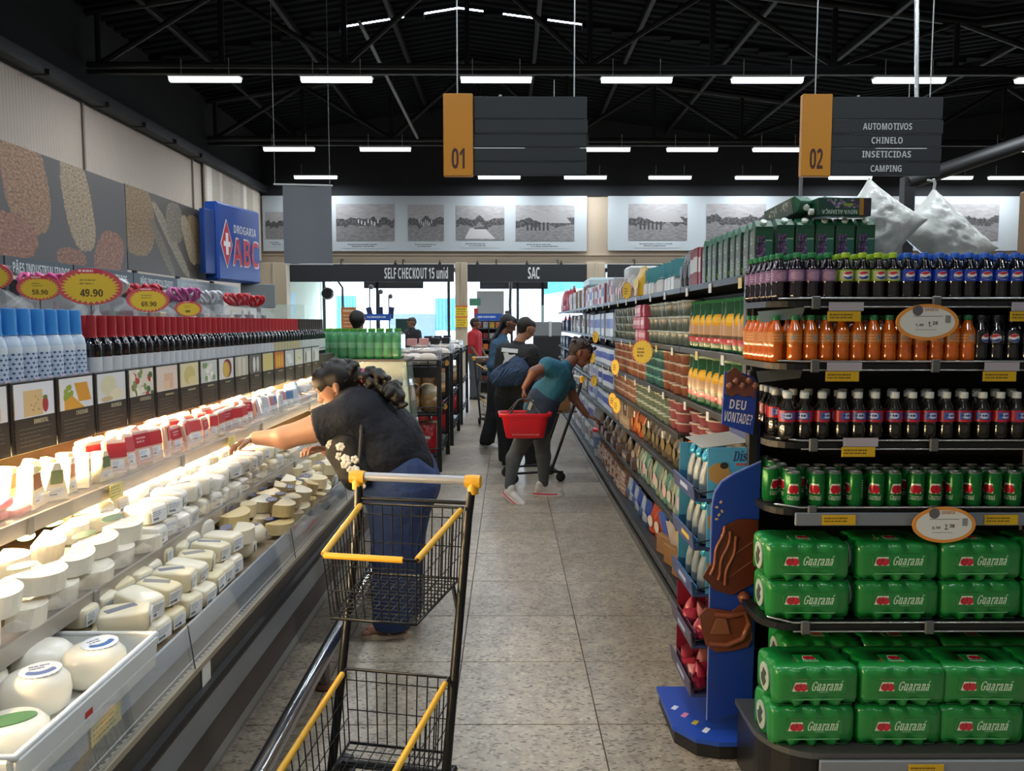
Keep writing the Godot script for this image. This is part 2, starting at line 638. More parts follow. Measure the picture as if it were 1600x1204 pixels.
func build_shell() -> void:
	var grout := M("4a463f", 0.9)
	var fl := MB.new()
	fl.box(Vector3(3.9, -0.12, -12.0), Vector3(23.2, 0.22, 32.6))
	var floor_o := struct("floor", fl.mesh(), grout)
	var gm := [granite(1, Vector3.ZERO, "f2efe9"), granite(2, Vector3(0.37, 0.11, 0.53), "e6e3dd"), granite(3, Vector3(0.71, 0.3, 0.19), "fbf6ee")]
	var tb := MB.new()
	tb.cbox(Vector3(0, -0.005, 0), Vector3(0.5975, 0.01, 0.5975), 0.0015)
	var tm := tb.mesh()
	var rest := MB.new()
	for i in range(-11, 26):
		for j in range(-6, 42):
			var x := -0.228 + 0.601 * (i + 0.5)
			var z := -3.125 - 0.603 * (j - 0.5) - 0.603
			if x < WL - 0.2 or z < -28.2 or z > 3.4:
				continue
			if i >= -2 and i <= 1 and j >= -1 and j <= 13:
				part("tile", tm, gm[(i * 7 + j * 5 + i * j) % 3 if (i * 7 + j * 5 + i * j) >= 0 else 0], floor_o, T(x, 0, z))
			else:
				var a := Vector3(x, 0, z)
				var h := 0.29875
				rest.quad(a + Vector3(-h, 0, h), a + Vector3(h, 0, h), a + Vector3(h, 0, -h), a + Vector3(-h, 0, -h))
				rest.quad(a + Vector3(-h, -0.012, h), a + Vector3(h, -0.012, h), a + Vector3(h, 0, h), a + Vector3(-h, 0, h))
				rest.quad(a + Vector3(h, -0.012, h), a + Vector3(h, -0.012, -h), a + Vector3(h, 0, -h), a + Vector3(h, 0, h))
	var ro := part("paving", rest.mesh(), gm[0], floor_o)
	ro.set_meta("kind", "stuff")

	# left wall: insulated panels below, dark sheeting above
	var beige := M("b3a698", 0.7)
	var rib := StandardMaterial3D.new()
	var im := img(64, 8, "808080")
	for x in 64:
		for y in 8:
			var k := 0.5 + 0.5 * sin(TAU * x / 8.0)
			im.set_pixel(x, y, Color(k, k, k))
	rib.albedo_color = Color("b3a698")
	rib.roughness = 0.65
	im.bump_map_to_normal_map(1.5)
	rib.normal_enabled = true
	rib.normal_texture = tex(im)
	rib.normal_scale = 0.5
	rib.uv1_triplanar = true
	rib.uv1_world_triplanar = true
	rib.uv1_scale = Vector3(1.6, 1.6, 1.6)
	var dark := M("191c20", 0.85)
	var w := MB.new()
	w.box(Vector3(WL - 0.16, 2.7, -12.0), Vector3(0.2, 5.4, 32.6))
	var wl := struct("wall_left", w.mesh(), beige)
	var zs := [3.0, -1.3, -5.5, -9.7, -13.85, -18.55, -23.4]
	for k in zs.size() - 1:
		part("wall_panel", cb(0.05, 5.42, zs[k] - zs[k + 1] - 0.03, 0.008), rib, wl, T(WL - 0.035, 0.0, (zs[k] + zs[k + 1]) * 0.5))
	for z in [-13.85, -18.55]:
		part("conduit", bar(Vector3(WL + 0.02, 3.0, z), Vector3(WL + 0.02, 5.4, z), 0.022, 6), M("8d837a", 0.5), wl)
	var g := MB.new()
	g.box(Vector3(WL - 0.1, 6.55, -12.0), Vector3(0.3, 2.3, 32.6))
	struct("trim_1", g.mesh(), dark)
	g = MB.new()
	g.box(Vector3(WL + 0.12, 5.52, -10.2), Vector3(0.3, 0.2, 26.4))
	var gut := struct("trim_2", g.mesh(), M("15181c", 0.6))
	for z in [-12.4, -14.2, -15.6, -17.0, -18.4]:
		part("bracket", cb(0.34, 0.1, 0.12, 0.01), M("0f1114", 0.6), gut, T(WL + 0.16, 5.4, z))
	# right wall and the wall behind the shopper
	g = MB.new()
	g.box(Vector3(15.4, 4.0, -12.0), Vector3(0.2, 8.0, 32.6))
	struct("wall_right", g.mesh(), M("9c958b", 0.8))
	g = MB.new()
	g.box(Vector3(3.9, 4.0, 4.2), Vector3(23.2, 8.0, 0.2))
	struct("wall_rear", g.mesh(), M("9c958b", 0.8))

	# back wall: lintel on pillars, dark sheeting above
	g = MB.new()
	g.box(Vector3(3.9, 4.4, ZB - 0.15), Vector3(23.2, 2.0, 0.3))
	var wb := struct("wall_back", g.mesh(), M("b0a08c", 0.75))
	for p in [[-6.93, 0.78], [-1.39, 0.36], [2.58, 0.56], [6.6, 0.5], [10.6, 0.5], [14.4, 0.5]]:
		part("pillar", cb(p[1], 3.42, 0.42, 0.012), M("b3a590", 0.75), wb, T(p[0], 0, ZB - 0.13))
		part("pillar_fillet", cb(0.05, 3.42, 0.05, 0.004), M("b3a590", 0.75), wb, T(p[0] + 0.02, 0, ZB + 0.1))
	part("lintel_moulding", cb(22.4, 0.05, 0.06, 0.006), M("b0a08c", 0.75), wb, T(3.9, 3.62, ZB + 0.03))
	g = MB.new()
	g.box(Vector3(3.9, 6.9, ZB - 0.1), Vector3(23.2, 3.1, 0.3))
	struct("trim_3", g.mesh(), dark)
	# soffit of the entrance porch
	g = MB.new()
	g.box(Vector3(3.9, 3.62, ZB - 2.6), Vector3(23.2, 0.1, 4.7))
	struct("ceiling_porch", g.mesh(), M("c4c8c4", 0.8))
	g = MB.new()
	g.box(Vector3(-6.75, 1.75, ZB - 2.6), Vector3(0.3, 3.6, 4.7))
	struct("wall_porch", g.mesh(), M("c2cbb8", 0.8))

func build_roof() -> void:
	var deck := M("101316", 0.8)
	deck.metallic_specular = 0.2
	var g := MB.new()
	var planes := [[-7.6, 6.95, -1.0, 8.0], [-1.0, 8.0, 8.0, 6.85], [8.0, 6.85, 15.6, 7.9]]
	var ends := [[4.4, -12.98], [-13.04, -16.46], [-16.54, -23.8]]
	for p in planes:
		for s in ends:
			var z: float = s[0]
			while z > s[1]:
				var z1 := maxf(z - 0.13, s[1])
				var z2 := maxf(z - 0.17, s[1])
				var z3 := maxf(z - 0.24, s[1])
				var z4 := maxf(z - 0.28, s[1])
				var a := Vector3(p[0], p[1], 0)
				var b := Vector3(p[2], p[3], 0)
				var hh := Vector3(0, 0.05, 0)
				var zz := [[z, 0.0], [z1, 0.0], [z2, 1.0], [z3, 1.0], [z4, 0.0]]
				for k in 4:
					var q0: Vector3 = hh * zz[k][1] + Vector3(0, 0, zz[k][0])
					var q1: Vector3 = hh * zz[k + 1][1] + Vector3(0, 0, zz[k + 1][0])
					g.quad(a + q1, b + q1, b + q0, a + q0)
				z = z4
	struct("ceiling", g.mesh(), deck)
	# battens that close most of the two joints between the sheets
	g = MB.new()
	for r in [[-16.5, -7.6, -3.4], [-16.5, 1.5, 15.6], [-13.01, -7.6, 2.6], [-13.01, 6.2, 15.6], [-16.5, -2.1, -1.7], [-16.5, -0.5, -0.1], [-16.5, 0.6, 0.8], [-13.01, 3.6, 3.7], [-13.01, 4.7, 5.0]]:
		var x0: float = r[1]
		while x0 < r[2]:
			var x1 := minf(x0 + 0.6, r[2])
			g.box(Vector3((x0 + x1) * 0.5, roof_y((x0 + x1) * 0.5) + 0.06, r[0]), Vector3(x1 - x0, 0.26, 0.2))
			x0 = x1
	var bt := struct("trim_4", g.mesh(), deck)
	bt.set_meta("kind", "structure")
	var steel := M("0d0f12", 0.6, 0.2)
	var pipe := M("2b2e31", 0.5, 0.3)
	var zz := [[-13.9, "dark steel roof truss above the first row of ceiling lamps"], [-19.3, "dark steel roof truss above the middle row of ceiling lamps"]]
	for t in zz:
		var o := thing("roof_truss", t[1], "truss", Vector3(0, 0, t[0]))
		part("bottom_chord", bar(Vector3(-7.2, 6.05, 0), Vector3(15.3, 5.97, 0), 0.055, 8), pipe, o)
		part("bottom_chord", cb(22.4, 0.07, 0.1, 0.01), steel, o, T(4.05, 5.86, 0.1))
		part("top_chord", bar(Vector3(-7.2, 6.9, 0), Vector3(-1, 7.88, 0), 0.07, 6), steel, o)
		part("top_chord", bar(Vector3(-1, 7.88, 0), Vector3(8, 6.75, 0), 0.07, 6), steel, o)
		part("top_chord", bar(Vector3(8, 6.75, 0), Vector3(15.3, 7.75, 0), 0.07, 6), steel, o)
		var x := -7.0
		var k := 0
		while x < 14.0:
			var x2 := x + 2.1
			part("web_member", bar(Vector3(x, 6.05, 0), Vector3(x, roof_y(x) - 0.1, 0), 0.05, 6), steel, o)
			if k % 2 == 0:
				part("web_member", bar(Vector3(x, 6.05, 0), Vector3(x2, roof_y(x2) - 0.1, 0), 0.05, 6), steel, o)
			else:
				part("web_member", bar(Vector3(x, roof_y(x) - 0.1, 0), Vector3(x2, 6.05, 0), 0.05, 6), steel, o)
			x = x2
			k += 1
	# purlins along the building
	for x in [-6.2, -4.2, -2.3, 0.6, 2.6, 4.6, 6.6, 9.8]:
		solo("roof_purlin", cb(0.09, 0.14, 26.0, 0.01), steel, "dark steel purlin running along under the corrugated roof", "purlin", T(x, roof_y(x) - 0.16, -10.7), "roof purlins")
	solo("brace_pipe", bar(Vector3(-2.48, 6.65, -13.6), Vector3(-2.14, 6.0, -19.0), 0.035, 8), M("6a6d6c", 0.5), "slanting grey brace pipe between the two roof trusses", "pipe")
	# column with a heavy raking beam at the far right
	var col := thing("roof_column", "dark steel column with a raking beam beyond the second aisle sign", "column", Vector3(7.3, 0, -14.6))
	part("shaft", cb(0.2, 4.3, 0.2, 0.01), M("0d0e10", 0.6), col)
	part("raking_beam", bar(Vector3(0, 4.2, 0), Vector3(7.4, 6.7, 0.6), 0.14, 8), M("0d0e10", 0.6), col)

func roof_y(x: float) -> float:
	if x < -1.0:
		return 6.95 + (x + 7.6) / 6.6 * 1.05
	if x < 8.0:
		return 8.0 - (x + 1.0) / 9.0 * 1.15
	return 6.85 + (x - 8.0) / 7.6 * 1.05

# ================================================================ front of the store: photo boards, entrance, street
func old_photo(k: int, w := 160, h := 96) -> Image:
	var im := img(w, h, "777577")
	var nz := noise(40 + k, 0.02, 4)
	var n2 := noise(80 + k, 0.12, 3)
	for y in h:
		for x in w:
			var hill := h * (0.36 + 0.16 * nz.get_noise_2d(x, 10.0 * k))
			var c: float
			if y < hill:
				c = 0.56 - 0.08 * float(y) / h + 0.06 * n2.get_noise_2d(x * 0.3, y)
			elif y < hill + h * 0.2:
				c = 0.24 + 0.2 * n2.get_noise_2d(x, y)
			else:
				c = 0.42 + 0.1 * n2.get_noise_2d(x * 0.4, y * 1.5)
			im.set_pixel(x, y, Color(c, c * 0.98, c * 0.99))
	if k == 3:
		for i in 30:
			rect(im, 46 - i * 0.6, 62 + i, 50 + i * 1.8, 1, "a9a7a8")
		rect(im, 60, 60, 46, 5, "3a3838")
	if k == 4 or k == 5:
		for i in 40:
			rect(im, 8 + i * 1.6, 20 + i * 0.7, 120 - i, 1, "8b898a")
		for i in 6:
			rect(im, 30 + i * 11, 46, 5, 22, "2e2c2d")
	if k == 1 or k == 2:
		for i in 7:
			rect(im, 70 + i * 9 - k * 10, 40 + (i % 3) * 3, 3, 10, "c4c2c3")
	return im

func build_front() -> void:
	var white := M("a2a9ae", 0.55)
	var boards := [
		[-7.18, 2.31, 3.74, 5.34, [[-7.09, -6.45, 4.1, 4.87, 0], [-5.03, -3.33, 4.04, 5.1, 1], [-2.93, -1.88, 4.04, 5.08, 2], [-1.52, -0.11, 4.06, 5.05, 3], [0.22, 1.94, 4.04, 5.07, 4]], "wide white board with old town photographs above the self checkout"],
		[2.92, 15.2, 3.76, 5.34, [[3.53, 5.25, 4.06, 5.11, 5], [5.81, 7.55, 4.06, 5.11, 6], [8.2, 9.9, 4.06, 5.11, 7], [10.6, 12.2, 4.06, 5.11, 8], [12.75, 14.4, 4.06, 5.11, 9]], "wide white board with old photographs above the grocery shelves"],
	]
	for b in boards:
		var t := thing("photo_board", b[5], "board", Vector3(0, 0, ZB + 0.12))
		part("panel", cb(b[1] - b[0], b[3] - b[2], 0.06, 0.006), white, t, T((b[0] + b[1]) * 0.5, b[2], 0))
		for p in b[4]:
			part("photograph", plate(p[1] - p[0], p[3] - p[2], 0.012), Mtex(old_photo(p[4]), 0.5), t, T((p[0] + p[1]) * 0.5, (p[2] + p[3]) * 0.5, 0.036))
			var im := img(128, 20, "a2a9ae")
			scribble(im, 14, 4, 96, 1, 8, "3c3f42", 3)
			scribble(im, 26, 11, 76, 1, 8, "3c3f42", 3)
			part("caption", plate((p[1] - p[0]) * 0.8, 0.16, 0.006), Mtex(im, 0.5), t, T((p[0] + p[1]) * 0.5, p[2] - 0.14, 0.034))
	# dark name boards hung in the openings
	var navy := M("15191f", 0.6)
	var letters := M("c9ccce", 0.6)
	var hb := [[-6.37, -1.58, "SELF CHECKOUT 15 unid", -2.68, 1.85, "dark name board reading SELF CHECKOUT above the left entrance"], [-1.19, 2.3, "SAC", 0.75, 0.34, "dark name board reading SAC between the two pillars"], [2.9, 6.3, "", 0, 0, "blank dark name board behind the tall grocery shelves"], [6.9, 10.3, "", 0, 0, "blank dark name board behind the drinks end cap"]]
	for h in hb:
		var t := thing("name_board", h[5], "sign", Vector3((h[0] + h[1]) * 0.5, 2.84, ZB + 0.3))
		part("panel", cb(h[1] - h[0], 0.51, 0.08, 0.008), navy, t)
		for hx in [-0.9, 0.9]:
			part("hanger", tubes([[Vector3(hx, 0.45, 0), Vector3(hx, 0.64, 0), Vector3(hx, 0.66, -0.32)]], 0.02, 5), navy, t)
		if h[2]:
			words(h[2], h[4], 0.34, letters, t, T(h[3] - (h[0] + h[1]) * 0.5, 0.255, 0.045))
	# small spotlights under the lintel and two lit ceiling panels in the porch
	for x in [-5.4, -3.3, -2.0, -0.9, 0.55, 1.55]:
		var t := thing("spot_camera", "small dark camera under the lintel above the name boards", "camera", Vector3(x, 3.4, ZB + 0.25), 0.0, "small cameras under the lintel")
		part("stem", bar(Vector3(0, 0.0, 0), Vector3(0, 0.06, 0), 0.02, 6), navy, t)
		part("body", lat(V2([0.0, -0.11, 0.045, -0.1, 0.05, -0.02, 0.02, 0.0, 0, 0]), 10), navy, t)
	for x in [-2.55, 0.72, 4.6]:
		var t := thing("porch_lamp", "square lit lamp panel in the ceiling of the entrance porch", "lamp", Vector3(x, 3.5, ZB - 0.6), 0.0, "porch ceiling lamps")
		part("frame", cb(0.66, 0.06, 0.4, 0.01), M("d8dad8", 0.5), t)
		part("diffuser", cb(0.58, 0.03, 0.34, 0.006), glow("f4f8ff", 3.0), t, T(0, -0.03, 0))
		var l := AreaLight3D.new()
		l.name = "lamp_light"
		l.area_size = Vector2(0.55, 0.3)
		l.light_energy = 3.0
		l.area_range = 30.0
		l.shadow_enabled = true
		t.add_child(l, true)
		l.position = Vector3(0, -0.05, 0)
		l.rotation.x = -PI / 2
	# glazed shop front
	var frame := M("26282b", 0.5)
	var o := struct("window_1", cb(21.6, 0.14, 0.12, 0.01), frame, T(4.2, 3.42, -28.0))
	part("header", cb(2.1, 0.26, 0.1, 0.01), M("2b2a30", 0.6), o, T(-8.24, -0.56, 0))
	part("header", cb(2.4, 0.3, 0.1, 0.01), M("2b2a30", 0.6), o, T(-4.0, -0.58, 0))
	for x in [-6.5, -4.62, -2.1, 0.34, 1.22, 3.4, 6.0, 9.0, 12.0]:
		part("mullion", cb(0.1, 3.42, 0.1, 0.01), frame, o, T(x - 4.2, -3.42, 0))
	var pane := glass("ecf6f6", 0.06)
	for s in [[-4.57, -2.15], [1.27, 3.35], [3.45, 5.95], [6.05, 8.95], [9.05, 11.95]]:
		part("pane", bx(s[1] - s[0], 3.3, 0.012), pane, o, T((s[0] + s[1]) * 0.5 - 4.2, -3.4, 0))
	# street: pavement, white house with blue shutters
	var q := MB.new()
	q.box(Vector3(0, -0.12, -42.0), Vector3(80, 0.2, 27.6))
	var st := struct("ground_street", q.mesh(), M("8f8f8c", 0.9))
	var h := thing("street_house", "white house across the street with pale blue shutters", "building", Vector3(0, 0, -38.0))
	var hw := M("e6ebee", 0.8)
	part("wall", bx(46, 7.5, 0.4), hw, h, T(0, -0.02, -0.25))
	part("cornice", cb(46, 0.3, 0.6, 0.02), hw, h, T(0, 7.4, -0.2))
	var teal := M("2a6a80", 0.7)
	for s in [[-8.25, -7.3, 0.9, 2.94], [-3.5, -2.3, 1.3, 2.82], [6.0, 7.2, 1.0, 2.9]]:
		var wd := part("shutter", cb(s[1] - s[0], s[3] - s[2], 0.08, 0.01), teal, h, T((s[0] + s[1]) * 0.5, s[2], 0.0))
		for k in 7:
			part("slat", cb(0.05, s[3] - s[2] - 0.1, 0.03, 0.006), M("4f93a6", 0.7), wd, T(-(s[1] - s[0]) * 0.42 + k * (s[1] - s[0]) * 0.14, 0.05, 0.05))
	part("meter_box", cb(0.3, 0.34, 0.12, 0.01), M("86b4c4", 0.6), h, T(-8.85, 1.75, 0.0))
	part("door", cb(2.2, 2.1, 0.1, 0.01), M("50616a", 0.7), h, T(-4.6, -0.02, 0.0))
	part("low_panel", cb(1.6, 0.7, 0.1, 0.01), M("3f8aa8", 0.7), h, T(-3.0, 0.15, 0.02))
	for x in [-5.1, -4.45]:
		part("arch_window", prism_mesh(PV2([-0.16, 0, 0.16, 0, 0.16, 0.16, 0.08, 0.3, -0.08, 0.3, -0.16, 0.16]), 0, 0.05), M("9fa6a8", 0.7), h, T(x, 2.1, 0.0))
	part("awning", prism_mesh(PV2([-0.9, 0.1, 1.4, 0.5, 1.4, 0.9, -0.9, 0.9]), 0, 0.8), M("2f8a90", 0.7), h, T(2.6, 2.9, 0.0))
	build_checkout()

# flat plate in the xy plane, middle at the origin, picture on its front face
func plate(w: float, h: float, d: float) -> Mesh:
	var k := "plate%.4f,%.4f,%.4f" % [w, h, d]
	if not meshes.has(k):
		var b := MB.new()
		b.box(Vector3(0, 0, 0), Vector3(w, h, d))
		meshes[k] = b.mesh()
	return meshes[k]

func build_checkout() -> void:
	var black := M("17181a", 0.5)
	var grey := M("8a8d8f", 0.6)
	# orange poster on a stand
	var t := thing("poster_stand", "orange poster on a stand behind the green bottle pack", "poster", Vector3(-3.82, 0, -19.0))
	part("stand", cb(0.05, 1.3, 0.05, 0.005), grey, t)
	part("foot", cb(0.4, 0.03, 0.3, 0.005), grey, t)
	var im := img(64, 128, "c9793f")
	rect(im, 8, 10, 48, 8, "e7c7a4")
	scribble(im, 10, 30, 44, 5, 14, "e9d2b8", 4)
	part("sheet", plate(0.36, 0.78, 0.012), Mtex(im, 0.6), t, T(0, 1.63, 0.04))
	# self checkout desk with poles, cameras and a blue sign
	var blue := M("1d56b8", 0.5)
	for d in [[-3.08, -19.0, "self checkout desk with a blue banner and three camera poles", true], [-0.45, -18.6, "tall black sweets rack under a blue banner beside the pillar", false]]:
		t = thing("checkout_desk" if d[3] else "sweets_rack", d[2], "desk" if d[3] else "rack", Vector3(d[0], 0, d[1]))
		if d[3]:
			part("cabinet", cb(1.0, 1.2, 0.6, 0.01), M("3a3d44", 0.6), t)
			part("scanner", cb(0.9, 0.12, 0.4, 0.01), black, t, T(0, 1.2, 0))
			for k in 3:
				var px := -0.24 + k * 0.23
				var ph := 2.5 - k * 0.11
				part("pole", bar(Vector3(px, 1.2, 0), Vector3(px, ph, 0), 0.016, 6), black, t)
				part("pole_camera", lat(V2([0, -0.06, 0.05, -0.05, 0.06, 0.02, 0.02, 0.06, 0, 0.06]), 10), M("4a4b50", 0.4), t, T(px + 0.04, ph, 0.02))
				part("payment_terminal", cb(0.13, 0.28, 0.06, 0.012), M("2b3358", 0.4), t, T(px + 0.04, 1.75, 0.06, 0.3 - 0.3 * k, 0, 0.25 - 0.2 * k))
		else:
			part("back", cb(0.6, 1.7, 0.05, 0.01), black, t)
			for k in 6:
				part("shelf", cb(0.6, 0.03, 0.3, 0.004), M("3f4144", 0.5), t, T(0, 0.25 + k * 0.25, 0.16))
				for j in 4:
					part("sweets_packet", cb(0.12, 0.13, 0.12, 0.01), M(["c06a2b", "7d2a2a", "9aa1a6", "c9a53c"][(j + k) % 4], 0.5), t, T(-0.22 + j * 0.145, 0.28 + k * 0.25, 0.18))
		im = img(128, 32, "1d56b8")
		scribble(im, 12, 11, 104, 1, 10, "dfe8f5", 8)
		part("banner", plate(0.62, 0.16, 0.02), Mtex(im, 0.5), t, T(0, 1.78, 0.32))
		part("banner_post", cb(0.03, 0.6, 0.03, 0.004), black, t, T(0, 1.18 if d[3] else 1.2, 0.3))
	# cashier's screen and offer board
	t = thing("till_screen", "dark till screen standing behind the bread racks", "screen", Vector3(-2.55, 0, -19.4))
	part("post", cb(0.12, 1.25, 0.12, 0.01), black, t)
	part("display", cb(0.42, 0.5, 0.05, 0.01), M("2c4a47", 0.3), t, T(0, 1.25, 0))
	t = thing("offer_board", "small offer board with red header and yellow sheet beside the pillar", "board", Vector3(-1.32, 1.14, -13.9))
	part("backing", plate(0.32, 0.24, 0.02), M("5c5148", 0.6), t, T(0, 0.14, 0, 0, -0.12))
	im = img(96, 72, "d8b944")
	rect(im, 0, 0, 96, 16, "b5443b")
	scribble(im, 20, 4, 56, 1, 10, "ecd9d5", 7)
	rect(im, 34, 24, 54, 38, "d9d8cf")
	scribble(im, 40, 30, 40, 3, 11, "54524e", 4)
	part("sheet", plate(0.29, 0.21, 0.008), Mtex(im, 0.6), t, T(0, 0.14, 0.016, 0, -0.12))
	part("prop", cb(0.03, 0.2, 0.16, 0.004), black, t, T(0.0, 0.0, -0.08))
	# yellow notices and safety signs on the pillar
	im = img(64, 64, "dcb928")
	rect(im, 0, 0, 64, 10, "cf6a33")
	scribble(im, 8, 20, 48, 3, 14, "6b5a22", 6)
	var ym := Mtex(im, 0.6)
	for k in 2:
		solo("pillar_notice", plate(0.36, 0.31, 0.012), ym, ["upper yellow notice with orange top edge on the beige pillar", "lower yellow notice with orange top edge on the beige pillar"][k], "notice", T(-1.38, 2.0 - k * 0.32, ZB + 0.17), "yellow notices on the pillar")
	solo("exit_sign", cb(0.34, 0.22, 0.03, 0.006), M("3f7d62", 0.5), "small green exit sign beside the beige pillar", "sign", T(-0.98, 2.15, ZB + 0.1))
	solo("alarm_sign", cb(0.12, 0.3, 0.03, 0.006), M("b3262b", 0.5), "narrow red alarm sign beside the beige pillar", "sign", T(-0.95, 1.78, ZB + 0.12))
	# grey poster on the glass and a pole in the porch
	t = thing("grey_poster", "plain grey poster on a tall frame beside the service desk", "poster", Vector3(-0.62, 0, -27.6))
	part("sheet", plate(0.95, 1.2, 0.02), M("9c9ea2", 0.7), t, T(0, 2.15, 0))
	part("leg", cb(0.05, 1.7, 0.05, 0.005), M("4a4c50", 0.5), t, T(-0.4, 0, -0.03))
	part("leg", cb(0.05, 1.7, 0.05, 0.005), M("4a4c50", 0.5), t, T(0.4, 0, -0.03))
	t = thing("porch_pole", "dark twisted pole standing in the entrance porch", "pole", Vector3(0.1, 0, -26.0))
	part("shaft", tubes([[Vector3(0, 0, 0), Vector3(0.02, 1.2, 0), Vector3(-0.04, 2.2, 0), Vector3(0.0, 3.5, 0)]], 0.05, 8), M("2a2c30", 0.5), t)
	part("bracket", cb(0.22, 0.3, 0.1, 0.01), M("2a2c30", 0.5), t, T(-0.1, 1.75, 0))
	# counter with white front at the far left
	t = thing("service_counter", "white service counter with clear glass behind the wine bottles", "counter", Vector3(-5.0, 0, -17.6))
	part("front", cb(1.5, 1.55, 0.5, 0.01), M("c6cfcf", 0.6), t)
	part("end_panel", cb(0.16, 1.62, 0.5, 0.01), M("5f2f2a", 0.6), t, T(-0.84, 0, 0))
	part("glass", bx(1.2, 0.5, 0.012), glass("d3ece6", 0.25), t, T(-0.1, 1.55, 0.1))
	im = img(64, 32, "c6cfcf")
	scribble(im, 6, 8, 50, 1, 10, "33373a", 12)
	part("print", plate(0.5, 0.16, 0.006), Mtex(im, 0.5), t, T(0.1, 1.46, 0.254))
	t = thing("wall_fan", "round black fan on a bracket in the entrance porch", "fan", Vector3(-5.6, 2.55, -24.6))
	part("cage", lat(V2([0, -0.1, 0.16, -0.1, 0.2, 0, 0.16, 0.1, 0, 0.1]), 14), M("202226", 0.4), t, T(0, 0, 0, 0, PI / 2))
	part("arm", bar(Vector3(0, 0, -0.05), Vector3(-0.2, 0.3, -0.4), 0.03, 6), M("202226", 0.4), t)
	part("side_pipe", tubes([[Vector3(0.42, -2.5, -0.3), Vector3(0.4, 0.2, -0.3), Vector3(0.1, 0.6, -0.4)]], 0.04, 6), M("4c5654", 0.5), t)
	solo("porch_poster", plate(0.6, 0.75, 0.02), M("9dc6d4", 0.6), "pale blue poster on the porch wall near the fan", "poster", T(-6.585, 2.2, -24.2, PI / 2))
	# black cabinet with stacked baskets near the far end of the gondola
	t = thing("till_cabinet", "tall black till cabinet at the far end of the grocery shelves", "cabinet", Vector3(0.85, 0, -17.3))
	part("body", cb(0.6, 1.35, 0.6, 0.015), M("1e2022", 0.5), t)
	part("top_tray", cb(0.62, 0.32, 0.5, 0.02), M("7c8083", 0.5), t, T(0, 1.35, 0))
	part("pale_strap", cb(0.06, 0.33, 0.52, 0.005), M("c3cac8", 0.5), t, T(0.06, 1.35, 0))
	part("screen_guard", bx(0.62, 0.36, 0.012), glass("c8e8e0", 0.35), t, T(0, 1.67, 0.1))

# ================================================================ cheese cooler along the left of the aisle
const CZ0 := -0.7
const CZ1 := -7.65

# long bar along z with a cross-section given in (x, y)
func long_mesh(sec: Array, z0 := CZ0, z1 := CZ1) -> Mesh:
	var p := PV2(sec)
	var b := MB.new()
	b.prism(p, z1, z0)
	return b.mesh()

